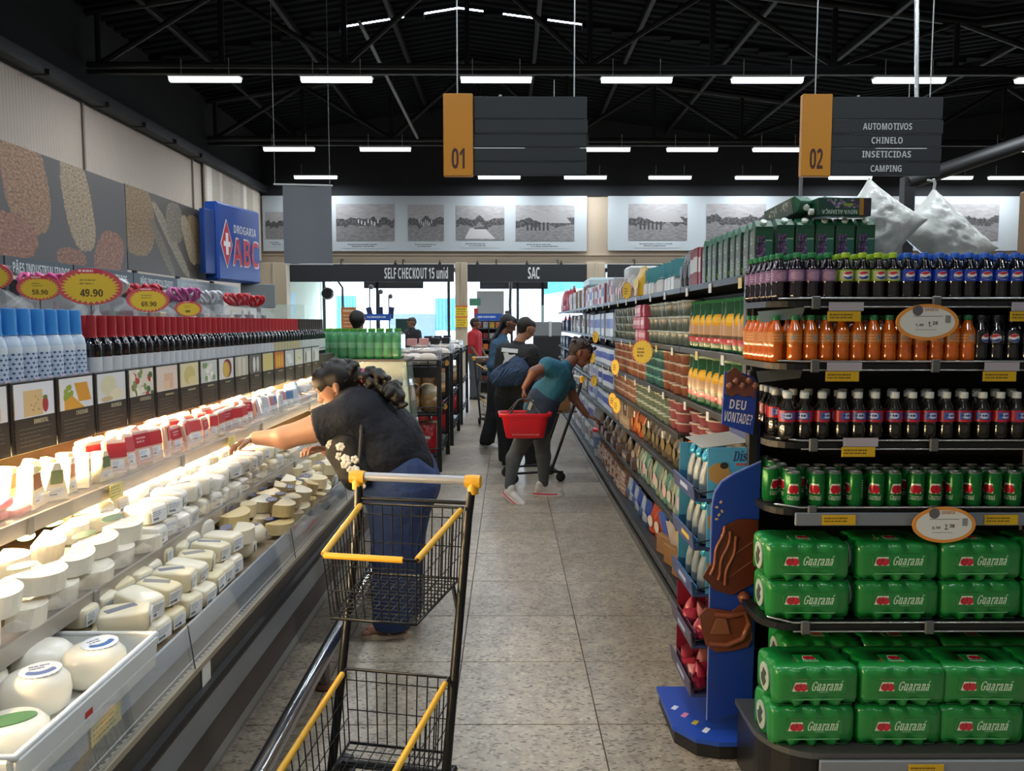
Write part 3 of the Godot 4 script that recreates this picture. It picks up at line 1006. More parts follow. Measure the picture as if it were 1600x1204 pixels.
func build_cooler() -> void:
	var zc := (CZ0 + CZ1) * 0.5
	var t := thing("cheese_cooler", "long open refrigerated cheese cooler with two shelves along the aisle", "cooler")
	var body := M("8d8a83", 0.5)
	var inner := M("8f7f68", 0.45)
	var steel := M("a7abad", 0.32, 0.75)
	part("plinth", long_mesh([-1.10, 0.0, -1.10, 0.30, -2.3, 0.30, -2.3, 0.0]), M("57504a", 0.55), t)
	part("plinth_trim", long_mesh([-1.085, 0.0, -1.085, 0.02, -1.10, 0.04, -1.10, 0.0]), M("7d7b76", 0.5), t)
	part("front_panel", long_mesh([-1.0, 0.44, -1.10, 0.30, -1.16, 0.30, -1.16, 0.54, -1.0, 0.54]), M("3b3832", 0.45), t)
	part("bumper_band", long_mesh([-0.985, 0.325, -0.985, 0.425, -1.01, 0.43, -1.06, 0.30]), M("8f9498", 0.38, 0.5), t)
	part("bumper_strip", long_mesh([-0.978, 0.43, -0.972, 0.445, -0.978, 0.462, -1.0, 0.466, -1.0, 0.426]), M("15171a", 0.4), t)
	part("sill", long_mesh([-0.994, 0.53, -0.994, 0.548, -1.014, 0.548, -1.014, 0.53]), M("a39a86", 0.4, 0.3), t)
	part("back_wall", long_mesh([-1.95, 0.3, -1.95, 1.24, -2.3, 1.24, -2.3, 0.3]), inner, t)
	part("deck", long_mesh([-1.10, 0.565, -1.10, 0.59, -1.95, 0.63, -1.95, 0.55]), inner, t)
	part("riser", long_mesh([-1.095, 0.50, -1.095, 0.615, -1.105, 0.615, -1.105, 0.50]), M("aab4c2", 0.35), t)
	part("canopy", long_mesh([-1.69, 1.225, -1.69, 1.36, -2.38, 1.36, -2.38, 1.2, -1.95, 1.2, -1.85, 1.225]), M("3a3834", 0.5), t)
	# air grille: slats across the slot
	var g := MB.new()
	var z := CZ0
	while z > CZ1:
		g.box(Vector3(-1.055, 0.527, z), Vector3(0.084, 0.006, 0.013), Basis(Vector3(0, 0, 1), 0.34))
		z -= 0.03
	g.box(Vector3(-1.04, 0.536, zc), Vector3(0.004, 0.009, CZ0 - CZ1))
	g.box(Vector3(-1.07, 0.522, zc), Vector3(0.004, 0.009, CZ0 - CZ1))
	var go := part("air_grille", g.mesh(), M("c2c3bd", 0.5), t)
	go.set_meta("kind", "stuff")
	part("grille_channel", long_mesh([-1.035, 0.47, -1.095, 0.47, -1.095, 0.478, -1.035, 0.478]), M("24241f", 0.8), t)
	# low front glass in panes
	var pane := glass("e9f5f6", 0.07)
	var zs := [-0.72, -1.25, -2.44, -3.63, -4.82, -6.01, -7.2, -7.62]
	for k in zs.size() - 1:
		var q := MB.new()
		q.prism(PV2([-1.006, 0.548, -0.999, 0.548, -1.019, 0.69, -1.026, 0.69]), zs[k + 1] + 0.002, zs[k] - 0.002)
		part("front_glass", q.mesh(), pane, t)
	for k in range(1, zs.size() - 1):
		part("glass_joint", bar(Vector3(-1.0, 0.548, zs[k]), Vector3(-1.02, 0.69, zs[k]), 0.0025, 4), M("33363a", 0.5), t)
	# two shelves with price rails and clear fences
	for s in [[-1.35, 0.77, "shelf"], [-1.55, 1.01, "shelf"]]:
		var x0: float = s[0]
		var y0: float = s[1]
		var sh := part("shelf", long_mesh([x0, y0 - 0.012, x0, y0, -1.93, y0 + 0.04, -1.93, y0 + 0.02], CZ0, CZ1 + 0.05), inner, t)
		part("price_rail", long_mesh([x0 + 0.012, y0 - 0.035, x0 + 0.016, y0 + 0.018, x0 + 0.004, y0 + 0.018, x0, y0 - 0.035], CZ0, CZ1 + 0.05), M("b3aca3", 0.3, 0.3), sh)
		part("clear_fence", long_mesh([x0 + 0.004, y0 + 0.018, x0 + 0.012, y0 + 0.075, x0 + 0.008, y0 + 0.075, x0, y0 + 0.018], CZ0, CZ1 + 0.05), glass("f6f2ee", 0.12), sh)
		var k := 0
		var zz := -1.3
		while zz > CZ1:
			part("rail_clip", cb(0.012, 0.06, 0.03, 0.003), M("8f8b86", 0.4), sh, T(x0 + 0.016, y0 - 0.04, zz))
			zz -= 1.19
			k += 1
	# warm tubes under the canopy and under each shelf
	for s in [[-1.755, 1.208, 8.5], [-1.62, 0.99, 3.6]]:
		var q := part("lamp_tube", long_mesh([s[0] - 0.014, s[1], s[0], s[1] - 0.016, s[0] + 0.014, s[1], s[0], s[1] + 0.008], CZ0 - 0.1, CZ1 + 0.15), glow("ffe2b0", 3.0), t)
		for j in 3:
			var l := AreaLight3D.new()
			l.name = "tube_light"
			l.area_size = Vector2(2.1, 0.03)
			l.light_energy = s[2]
			l.light_color = Color(1.0, 0.86, 0.64)
			l.area_range = 20.0
			l.shadow_enabled = true
			t.add_child(l, true)
			l.transform = Transform3D(Basis(Vector3.BACK, 0.6) * Basis.from_euler(Vector3(-PI / 2, PI / 2, 0)), Vector3(s[0] + 0.01, s[1] - 0.024, -1.9 - j * 2.28))
	part("end_cheek", prism_mesh(PV2([0, 0.3, 0.9, 0.3, 0.95, 0.62, 0.6, 1.0, 0.3, 1.3, -0.4, 1.3, -0.4, 0.3]), -0.02, 0.02), M("6b665f", 0.5), t, T(-1.97, 0, CZ1))
	part("price_sticker", plate(0.07, 0.09, 0.003), M("d7d9d4", 0.6), t, T(-0.997, 0.50, -2.52, PI / 2))
	im_sticker()
	part("deck_tag", plate(0.16, 0.075, 0.004), mats["tag_yellow"], t, T(-1.09, 0.56, -2.06, PI / 2, 0))
	part("shelf_tag", plate(0.1, 0.06, 0.004), mats["tag_yellow"], t, T(-1.52, 1.0, -3.02, PI / 2, 0))
	part("shelf_tag", plate(0.1, 0.06, 0.004), mats["tag_yellow"], t, T(-1.52, 1.0, -4.3, PI / 2, 0))

	# guard rail on the floor
	var r := thing("guard_rail", "shiny steel guard rail on short posts before the cheese cooler", "rail")
	part("tube", bar(Vector3(-0.83, 0.155, -0.8), Vector3(-0.83, 0.155, -7.4), 0.034, 14), M("9a9ea2", 0.16, 0.95), r)
	for zp in [-2.25, -3.46, -4.67, -5.88, -7.1]:
		part("post", bar(Vector3(-0.83, 0, zp), Vector3(-0.83, 0.15, zp), 0.022, 10), M("77726c", 0.3, 0.8), r)
		part("foot", lat(V2([0.05, 0, 0.05, 0.012, 0.024, 0.02, 0, 0.02]), 14), M("6b4a38", 0.5, 0.4), r, T(-0.83, 0, zp))

	# information panels hung above the shelves
	var frame := M("1d1e1d", 0.5)
	var heads := ["BRIE", "EMMENTAL", "CHEDDAR", "MUSSARELA", "GORGONZOLA", "PARMESAO", "PROVOLONE", "COTTAGE", "GOUDA", "RICOTA", "NOZINHO", "COALHO", "REINO", "PRATO", "MINAS", "CAMEMBERT", "EDAM"]
	var pz := -2.36
	for k in 17:
		var w := 0.262
		var o := thing("cheese_sign", panel_label(k), "panel", Vector3(-1.672, 1.20, pz - w * 0.5), PI / 2)
		part("frame", cb(w, 0.25, 0.012, 0.003), frame, o)
		part("print", plate(w - 0.03, 0.232, 0.004), Mtex(panel_image(k), 0.45), o, T(0, 0.125, 0.007))
		if k < 5:
			words(heads[k], 0.085 if k != 4 else 0.11, 0.016, M("cfc7a2", 0.6), o, T(0.03, 0.105, 0.0105))
		pz -= w + 0.008

func panel_label(k: int) -> String:
	return ["dark information panel headed BRIE with white cheese picture", "dark panel with pale holed cheese and a strawberry", "dark panel with orange cheese and green grapes", "dark panel with round white cheese and slices", "dark panel with white cheese pieces and red tomatoes", "dark panel with a pale pink cheese block", "dark panel with a pale yellow cheese block", "dark panel with white curds and green leaves", "dark panel with yellow cheese cut from a dark red rind", "dark panel with two pale braided cheeses", "dark panel with two white cheeses on a dark ground", "dark panel with pale yellow cheese sticks", "dark panel with orange melted cheese", "dark panel with grey white cheese slices", "dark panel with a small cream cheese square", "dark panel with white cheese and a dark knife", "dark panel with white cheese and green herbs"][k]

func im_sticker() -> void:
	var im := img(64, 32, "d9d08a")
	scribble(im, 4, 5, 54, 4, 6, "7d7648", 2)
	mats["tag_yellow"] = Mtex(im, 0.6)
	for k in 3:
		im = img(64, 40, "e9edf0")
		scribble(im, 5, 6, 52, 3, 6, "6c7884", 2)
		rect(im, 6, 26, 22 + k * 6, 8, "3a4048")
		for j in 8:
			rect(im, 8 + j * 3, 26, 1, 8, "e9edf0")
		mats["sticker%d" % k] = Mtex(im, 0.5)

# one information panel: cheese picture above, dark text field below
func panel_image(k: int) -> Image:
	var bg: String = ["dfe2e4", "dfe3ec", "e0e2e6", "d6dbe0", "d9d6c8", "dccfc4", "d9d3b0", "c9d0cc", "dcdfe0", "c6c4b6", "6b6a66", "d8cf9a", "c06f2c", "c3cbc8", "cdd2c4", "c3cdcb", "c9d3d0"][k]
	var im := img(128, 128, bg)
	var H := 66
	match k:
		0:
			blob(im, 64, 56, 44, 14, Color("cdb98c")); blob(im, 96, 50, 14, 22, Color("d9c2a8")); blob(im, 44, 44, 40, 12, Color("e6e2d6"))
		1:
			rect(im, 28, 14, 62, 50, "d8bd8a")
			for j in 9:
				blob(im, 34 + rng.randf() * 50, 20 + rng.randf() * 38, 3, 2, Color("b89660"))
			blob(im, 98, 44, 10, 16, Color("a8323a")); blob(im, 98, 30, 8, 4, Color("5c7d3c"))
		2:
			for j in 40:
				rect(im, 56 + j * 0.4, 12 + j, 50, 1, "d89a34")
			for j in 30:
				rect(im, 16, 36 + j, 30 + j * 1.6, 1, "e0a33a")
			for j in 8:
				blob(im, 18 + rng.randf() * 26, 18 + rng.randf() * 22, 7, 6, Color("93a53c"))
		3:
			blob(im, 50, 28, 36, 24, Color("d5d3b2")); blob(im, 88, 50, 34, 14, Color("e2dcc0")); blob(im, 40, 58, 26, 6, Color("cbb488"))
		4:
			for j in 26:
				blob(im, rng.randf() * 128, rng.randf() * H, 11, 8, Color(["7f9458", "e8e4d2", "e8e4d2", "b23c38", "4d6a3c"][j % 5]), rng.randf())
		5:
			rect(im, 44, 20, 56, 42, "d8b79a"); rect(im, 36, 40, 40, 24, "e2c8ae")
		6:
			blob(im, 64, 34, 40, 26, Color("c9bf7c")); blob(im, 80, 50, 30, 12, Color("ddd398"))
		7:
			for j in 18:
				blob(im, 20 + rng.randf() * 90, 10 + rng.randf() * 50, 12, 9, Color(["eef0ea", "dfe4da", "7d9a6a"][j % 3]))
		8:
			blob(im, 70, 32, 40, 30, Color("7a2b35")); blob(im, 60, 36, 32, 26, Color("d0b24e"))
		9:
			for j in 14:
				blob(im, 40 + (j % 2) * 46, 6 + j * 4.5, 13, 5, Color("e0dccb"), 0.4 if j % 2 else -0.4)
		10:
			blob(im, 46, 34, 15, 28, Color("e6e6e2")); blob(im, 86, 34, 15, 28, Color("dcdcd6"))
		11:
			for j in 4:
				rect(im, 16 + j * 26, 10, 18, 52, "e2d27e")
		12:
			for j in 3:
				blob(im, 30 + j * 34, 36, 14, 28, Color("e6b23e"))
		13:
			for j in 40:
				rect(im, 14 + j, 14 + j, 60, 1, "dfe6e4")
		14:
			rect(im, 36, 18, 56, 40, "dcd9b8"); blob(im, 64, 38, 10, 6, Color("9aa05a"))
		_:
			rect(im, 50, 14, 60, 48, "dfe3da"); blob(im, 30, 40, 10, 26, Color("5c5a50" if k == 15 else "6d8458"))
	rect(im, 0, H, 128, 128 - H, "2d2c27")
	rect(im, 0, H, 128, 1, "4a4a42")
	if k >= 5:
		scribble(im, 50, H + 8, 64, 1, 8, "b9b28f", 5)
	scribble(im, 12, H + 20, 106, 5, 8, "6d6a5c", 2)
	return im

# ================================================================ cheeses
func cheese_kind(kind: String, rind: String, mark: String, st := 0) -> Node3D:
	var k := "cheese_%s_%s_%s_%d" % [kind, rind, mark, st]
	if mats.has(k):
		return mats[k]
	var o := Node3D.new()
	var skin := M(rind, 0.38)
	skin.clearcoat_enabled = true
	skin.clearcoat = 0.4
	skin.clearcoat_roughness = 0.2
	var ink: Material = mark_mat(mark) if mark else null
	var stick: Material = mats["sticker%d" % (st % 3)]
	match kind:
		"block":   # x depth, y height, z width along the shelf
			part("cheese_body", soft(0.152, 0.08, 0.108, 0.4), skin, o)
			part("weight_label", plate(0.075, 0.05, 0.002), stick, o, T(0.0755, 0.038, 0.005, PI / 2))
			if ink:
				part("brand_label", plate(0.09, 0.03, 0.003), ink, o, T(-0.01, 0.0785, 0.0, 0.5, -PI / 2))
		"half":
			var p := PackedVector2Array()
			for i in 13:
				p.append(Vector2(cos(PI * i / 12) * 0.095, sin(PI * i / 12) * 0.085))
			var b := MB.new()
			var lo := p.duplicate()
			b.prism(p, 0.006, 0.066, Transform3D(Basis(Vector3(1, 0, 0), -PI / 2), Vector3(0, 0, 0)))
			part("cheese_body", b.mesh(), skin, o, T(0, 0, 0, -PI / 2))
			part("weight_label", plate(0.1, 0.04, 0.002), stick, o, T(0.0015, 0.034, 0.0, PI / 2))
			if ink:
				part("brand_label", prism_mesh(ellipse(0.052, 0.026, 16), 0, 0.003), ink, o, T(-0.035, 0.066, 0.0, PI / 2, -PI / 2))
		"wheel":
			part("cheese_body", lat(V2([0.0, 0.0, 0.07, 0.0, 0.086, 0.018, 0.086, 0.058, 0.07, 0.076, 0.0, 0.078]), 18), skin, o)
			if ink:
				part("brand_label", prism_mesh(ellipse(0.06, 0.032, 20), 0, 0.003), ink, o, T(0, 0.077, 0, 0.4, -PI / 2))
			part("weight_label", plate(0.055, 0.034, 0.002), stick, o, T(0.087, 0.036, 0.0, PI / 2))
		"ball":
			part("cheese_body", lat(V2([0.0, 0.0, 0.06, 0.003, 0.08, 0.02, 0.086, 0.05, 0.082, 0.085, 0.066, 0.104, 0.04, 0.112, 0.0, 0.114]), 20), skin, o)
			if ink:
				var li := img(64, 64, "dfe4ea")
				for q in 40:
					blob(li, 14 + q * 0.9, 46 - 0.02 * pow(q - 20.0, 2.0), 5, 7, Color(mark))
				scribble(li, 16, 14, 34, 2, 9, "4a5468", 4)
				part("brand_label", prism_mesh(ellipse(0.05, 0.042, 20), 0, 0.004), Mtex(li, 0.35), o, T(0.016, 0.1125, 0.0, 0.6, -PI / 2 + 0.1))
		"wedge":   # stands on its rind, point up, flat face to the aisle
			var q := MB.new()
			q.prism(PV2([-0.055, 0.0, 0.055, 0.0, 0.05, 0.03, 0.014, 0.135, -0.014, 0.135, -0.05, 0.03]), -0.026, 0.026)
			part("cheese_body", q.mesh(), skin, o, T(0, 0, 0, PI / 2))
			if ink:
				part("brand_label", plate(0.055, 0.05, 0.003), ink, o, T(0.0265, 0.085, 0, PI / 2))
			part("weight_label", plate(0.07, 0.03, 0.002), stick, o, T(0.0268, 0.03, 0, PI / 2))
		"pack":
			part("packet", cb(0.03, 0.15, 0.1, 0.008), skin, o)
			if ink:
				part("brand_label", plate(0.09, 0.06, 0.003), ink, o, T(0.016, 0.105, 0, PI / 2))
			part("weight_label", plate(0.06, 0.04, 0.002), stick, o, T(0.016, 0.045, 0, PI / 2))
		"flat":
			part("packet", soft(0.135, 0.034, 0.175, 0.45), skin, o)
			if ink:
				part("brand_label", plate(0.1, 0.06, 0.003), ink, o, T(0, 0.031, 0, 0.3, -PI / 2))
	mats[k] = o
	return o

func mark_mat(c: String) -> Material:
	var k := "mark" + c
	if not mats.has(k):
		var q := Color(c)
		if q.get_luminance() > 0.32 or mats.get("mark_count", 0) >= 14:
			mats[k] = M(c, 0.4)
		else:
			mats["mark_count"] = int(mats.get("mark_count", 0)) + 1
			var im := img(56, 32, c)
			var pale := "#" + q.lerp(Color("e6e2da"), 0.75).to_html(false)
			scribble(im, 10, 9, 36, 2, 8, pale, 4)
			rect(im, 0, 0, 56, 2, pale)
			mats[k] = Mtex(im, 0.35)
	return mats[k]

func cheese_row(kind: String, rinds: Array, marks: Array, x: float, y: float, z0: float, z1: float, pitch: float, label: String, group: String, lean := 0.0, called := "cheese", jitter := 0.012) -> void:
	var z := z0
	var i := 0
	while z > z1:
		var m: String = marks[i % marks.size()]
		var o := put(cheese_kind(kind, rinds[i % rinds.size()], m, i), ("round_cheese" if kind == "wheel" else "cheese_" + kind), Transform3D(Basis.from_euler(Vector3(rng.randf_range(-0.08, 0.08), rng.randf_range(-0.42, 0.42), lean + rng.randf_range(-0.1, 0.1))) * Basis.from_scale(Vector3(rng.randf_range(0.88, 1.05), rng.randf_range(0.86, 1.06), rng.randf_range(0.88, 1.08))), Vector3(x + rng.randf_range(-jitter, jitter), y, z)), label, "cheese", group)
		z -= pitch * rng.randf_range(0.96, 1.06)
		i += 1

func build_cheese() -> void:
	var cream := ["ece2c4", "f0e8d0", "e6d9b4"]
	var gold := ["e8cf94", "ecd9ac"]
	var pale := ["f1eddf", "ece6d6"]
	# --- deck, near end: white tray with large soft cheeses
	var t := thing("cheese_tray", "white plastic tray of soft cheeses on the cooler deck", "tray", Vector3(-1.295, 0.616, -1.97))
	var tw := M("dde1e2", 0.35)
	part("base", cb(0.44, 0.012, 0.66, 0.004), tw, t)
	for s in [-1, 1]:
		part("side", cb(0.016, 0.1, 0.68, 0.006), tw, t, T(s * 0.222, 0, 0, 0, 0, -s * 0.12))
		part("end", cb(0.45, 0.1, 0.016, 0.006), tw, t, T(0, 0, s * 0.33, 0, s * 0.12))
	part("rim", tubes([[Vector3(-0.232, 0.1, -0.34), Vector3(0.232, 0.1, -0.34), Vector3(0.232, 0.1, 0.34), Vector3(-0.232, 0.1, 0.34), Vector3(-0.232, 0.1, -0.34)]], 0.009, 6), tw, t)
	part("red_tag", plate(0.035, 0.03, 0.003), M("b8352f", 0.5), t, T(0.236, 0.06, 0.05, PI / 2))
	var balls := [
		[-1.33, 0.0, -2.18, "f4efe2", "", "large plain white cheese ball in the white tray"],
		[-1.175, 0.0, -2.17, "f0ead8", "2c5aa0", "white cheese with a blue and white label in the tray"],
		[-1.24, 0.0, -2.0, "f2ecdc", "6478a8", "white cheese with a small violet blue label in the tray"],
		[-1.42, 0.0, -2.02, "efe8d6", "8fa0b4", "white cheese with a pale grey label in the tray"],
		[-1.19, 0.0, -1.81, "ece9dc", "4f7d52", "round white cheese with a green label in the tray"],
		[-1.36, 0.0, -1.84, "efe9dc", "", "plain white cheese beside the green labelled one"],
	]
	for b in balls:
		put(cheese_kind("ball" if b[4] != "4f7d52" else "wheel", b[3], b[4]), "soft_cheese", T(b[0], 0.63, b[2], rng.randf() * 0.5), b[5], "cheese")
	put(cheese_kind("ball", "e9e2cf", "4f8a58"), "soft_cheese", T(-1.17, 0.61, -1.53, 0.3), "white cheese with a green and orange label at the end of the tray", "cheese")
	# cheeses behind the tray
	cheese_row("flat", ["d9b676", "e2c48c"], ["5a3a4a", "4a3a30"], -1.72, 0.636, -1.9, -2.6, 0.15, "golden flat cheese behind the white tray on the cooler deck", "golden cheeses behind the tray")
	# --- deck rows: front row low, back rows stacked higher
	var dk := "cream cheese block with white weight label on the cooler deck"
	var dg := "cream blocks on the cooler deck"
	for r in [[-1.20, 0.605, 0.0], [-1.37, 0.612, 0.0], [-1.22, 0.684, 0.06], [-1.39, 0.692, 0.04], [-1.55, 0.62, 0.02]]:
		cheese_row("block", cream, ["7d7f8c", "", "8f8a86"], r[0], r[1], -2.42 - rng.randf() * 0.04, -3.32, 0.118, dk, dg, -0.08)
	solo_cheese("half", "efe6cc", "6f7086", -1.2, 0.69, -3.40, 0.2, "half cheese wheel with a grey oval label on the cooler deck", "halves with grey labels on the deck")
	solo_cheese("wheel", "efe4c8", "77788c", -1.22, 0.612, -3.46, 0.2, "round cheese with a grey violet oval label by the front glass", "round cheeses with grey violet labels")
	solo_cheese("wheel", "efe4c8", "77788c", -1.24, 0.612, -3.68, 0.5, "round cheese with a grey violet oval label by the front glass", "round cheeses with grey violet labels")
	solo_cheese("block", "f3efe2", "", -1.38, 0.70, -3.42, 1.3, "long white cheese block lying across the deck", "")
	# dark labelled cheeses
	var pg := "cheeses with violet labels on the deck"
	var pl := "cream half cheese with a dark violet label on the cooler deck"
	for r in [[-1.16, 0.612, -3.86, -4.75], [-1.31, 0.62, -3.62, -4.8], [-1.18, 0.682, -3.95, -4.7], [-1.33, 0.69, -3.7, -4.7], [-1.47, 0.63, -3.5, -4.8]]:
		cheese_row("half", gold + ["efe2bf"], ["33305e", "3d3564", "2c2c52"], r[0], r[1], r[2], r[3], 0.165, pl, pg, -0.2)
	var bg := "brown rind cheeses at the back of the deck"
	cheese_row("half", ["c9a162", "d8b070"], ["3a2420", "50302a"], -1.66, 0.64, -3.2, -4.6, 0.17, "golden half cheese with a brown label at the back of the deck", bg)
	cheese_row("flat", ["d2a854", "c98f3c"], [""], -1.63, 0.70, -3.6, -4.9, 0.2, "small amber wrapped cheese under the lower shelf", "amber wrapped cheeses")
	# farther along the deck
	for r in [[-1.18, 0.61, -4.85, -7.4], [-1.34, 0.62, -4.9, -7.4], [-1.2, 0.685, -5.0, -7.2], [-1.38, 0.692, -4.9, -7.2]]:
		cheese_row(["half", "block", "wheel"][int(absf(r[0] * 100)) % 3], ["e3d6b0", "efe6d0", "d6c494"], ["6f6a8c", "", "8d8b92"], r[0], r[1], r[2], r[3], 0.19, "clear wrapped cream cheese at the far part of the deck", "wrapped cheeses at the far part of the deck", -0.12)

	# --- lower shelf
	var s2 := 0.785
	var g2 := "wedges with green labels on the lower shelf"
	var l2 := "pale cheese half with a green label on the lower shelf"
	for r in [[-1.43, s2, -2.02], [-1.58, s2 + 0.01, -2.08], [-1.44, s2 + 0.07, -2.12], [-1.6, s2 + 0.08, -2.05]]:
		cheese_row("half", pale, ["5d7a66", "66836c", "", "54705c"], r[0], r[1], r[2], -2.98, 0.185, l2, g2, -0.1)
	var l3 := "white wrapped cheese block on the lower shelf"
	for r in [[-1.43, s2, -3.02], [-1.6, s2 + 0.012, -3.05], [-1.44, s2 + 0.079, -3.06], [-1.61, s2 + 0.09, -3.02], [-1.76, s2 + 0.1, -3.0]]:
		cheese_row("block", pale + ["f3efe6"], ["8b93a0", "a7adb4", ""], r[0], r[1], r[2], -4.1, 0.125, l3, "white blocks on the lower shelf", -0.06)
	var l4 := "cream cheese block with a dark red label on the lower shelf"
	for r in [[-1.43, s2, -4.14], [-1.6, s2 + 0.012, -4.1], [-1.44, s2 + 0.079, -4.2], [-1.6, s2 + 0.09, -4.12]]:
		cheese_row("block", cream, ["6f2f35", "803a3c", ""], r[0], r[1], r[2], -5.0, 0.13, l4, "blocks with dark red labels on the lower shelf", -0.04)
	for r in [[-1.43, s2, -5.05], [-1.6, s2 + 0.012, -5.1], [-1.45, s2 + 0.079, -5.15]]:
		cheese_row("block", pale, ["", "9fa6ac"], r[0], r[1], r[2], -7.4, 0.16, "clear wrapped pale cheese at the far end of the lower shelf", "wrapped cheeses at the far end of the lower shelf", -0.05)

	# --- upper shelf
	var s3 := 1.022
	cheese_row("flat", ["d98a92", "d67a86"], ["c9566a", "e0c9cc"], -1.66, s3, -2.28, -2.62, 0.16, "pink wrapped cheese packet at the near end of the upper shelf", "pink packets on the upper shelf", -0.1)
	cheese_row("flat", ["d98a92", "d67a86"], ["c9566a", "e0c9cc"], -1.66, s3 + 0.034, -2.3, -2.6, 0.16, "pink wrapped cheese packet at the near end of the upper shelf", "pink packets on the upper shelf", -0.1)
	cheese_row("wedge", ["efe0b8", "f3ead0"], ["8a5a3a", "6d7c5a", "a04e36"], -1.63, s3, -2.66, -3.2, 0.115, "white cheese wedge with a brown and green emblem on the upper shelf", "wedges with brown emblems")
	cheese_row("wedge", ["efe0b8", "f3ead0"], ["8a5a3a", "6d7c5a", "a04e36"], -1.73, s3 + 0.005, -2.7, -3.2, 0.115, "white cheese wedge with a brown and green emblem on the upper shelf", "wedges with brown emblems")
	var lr := "grated cheese packet with a red label on the upper shelf"
	for r in [[-1.61, s3, -3.22], [-1.68, s3 + 0.004, -3.2], [-1.75, s3 + 0.008, -3.25]]:
		cheese_row("pack", ["ecc7b4", "f0d6c2", "e6b8a4"], ["c23a44", "c84a50", "b8303c"], r[0], r[1], r[2], -5.05, 0.118, lr, "red label packets on the upper shelf", 0.14)
	for r in [[-1.61, s3, -5.1], [-1.68, s3 + 0.004, -5.12], [-1.75, s3 + 0.008, -5.1]]:
		cheese_row("pack", ["dfe2e6", "cfd6de", "e2dcd8"], ["5b86b4", "c2c8d0", "b07a86"], r[0], r[1], r[2], -5.9, 0.11, "white and blue cheese packet on the upper shelf", "white and blue packets on the upper shelf", 0.16)
	put(cheese_kind("pack", "dde6ee", "4f8fc0"), "cheese_packet", Transform3D(Basis.from_euler(Vector3(0, 0.2, 0.2)).scaled(Vector3(1.2, 1.25, 1.2)), Vector3(-1.6, s3, -5.98)), "tall blue and pink packet standing near the reaching hand", "packet")
	for r in [[-1.64, s3], [-1.66, s3 + 0.082]]:
		cheese_row("block", ["e9d9d2", "ece4d8", "e3cfc8"], ["d9a9a4", "c9c3c0", "b9bdc2"], r[0], r[1], -6.1, -7.5, 0.14, "pale pink box of cheese at the far end of the upper shelf", "pale boxes at the far end of the upper shelf")

func solo_cheese(kind: String, rind: String, mark: String, x: float, y: float, z: float, turn: float, label: String, group: String) -> void:
	put(cheese_kind(kind, rind, mark, 1), ("round_cheese" if kind == "wheel" else "cheese_" + kind), T(x, y, z, turn), label, "cheese", group)

# ================================================================ wine bottles on the cooler top
func bottle_kind(k: String) -> Node3D:
	if mats.has("bottle_" + k):
		return mats["bottle_" + k]
	var o := Node3D.new()
	var prof := V2([0.0, 0.0, 0.036, 0.002, 0.039, 0.012, 0.039, 0.18, 0.036, 0.2, 0.022, 0.226, 0.0145, 0.245, 0.0145, 0.308, 0.0, 0.309])
	match k:
		"red", "cream", "black":
			var gl := M("0f0d14", 0.08)
			gl.metallic_specular = 0.8
			part("glass", lat(prof, 14), gl, o)
			var cap := M({"red": "9c1620", "cream": "a81e24", "black": "3a342c"}[k], 0.4)
			part("capsule", lat(V2([0.0235, 0.222, 0.0205, 0.235, 0.02, 0.31, 0.0185, 0.32, 0.0, 0.321]), 12), cap, o)
			part("label", lat(V2([0.0396, 0.03, 0.0396, 0.14]), 14), M({"red": "d3d6da", "cream": "cfc79c", "black": "d3dad6"}[k], 0.5), o)
		"blue":
			var p2 := V2([0.0, 0.0, 0.038, 0.002, 0.041, 0.012, 0.041, 0.2, 0.036, 0.225, 0.024, 0.245, 0.0185, 0.26, 0.0185, 0.285, 0.0, 0.286])
			var im := img(96, 96, "c9d8ea")
			for j in 10:
				for i in 12:
					blob(im, i * 8 + (4 if j % 2 else 0), j * 9 + 5, 2.2, 2.2, Color("33507e"))
			for y in range(0, 12):
				rect(im, 0, y, 96, 1, "dbe6f0")
			part("glass", lat(p2, 14), M("c3d5e8", 0.15), o)
			part("dotted_sleeve", lat(V2([0.0418, 0.02, 0.0418, 0.2]), 14), Mtex(im, 0.35), o)
			part("capsule", lat(V2([0.0295, 0.243, 0.027, 0.255, 0.026, 0.33, 0.0235, 0.34, 0.0, 0.342]), 14), M("2f86d0", 0.35), o)
			part("price_patch", plate(0.035, 0.05, 0.003), M("d9c4d4", 0.5), o, T(0.0425, 0.06, 0.0, PI / 2))
	mats["bottle_" + k] = o
	return o

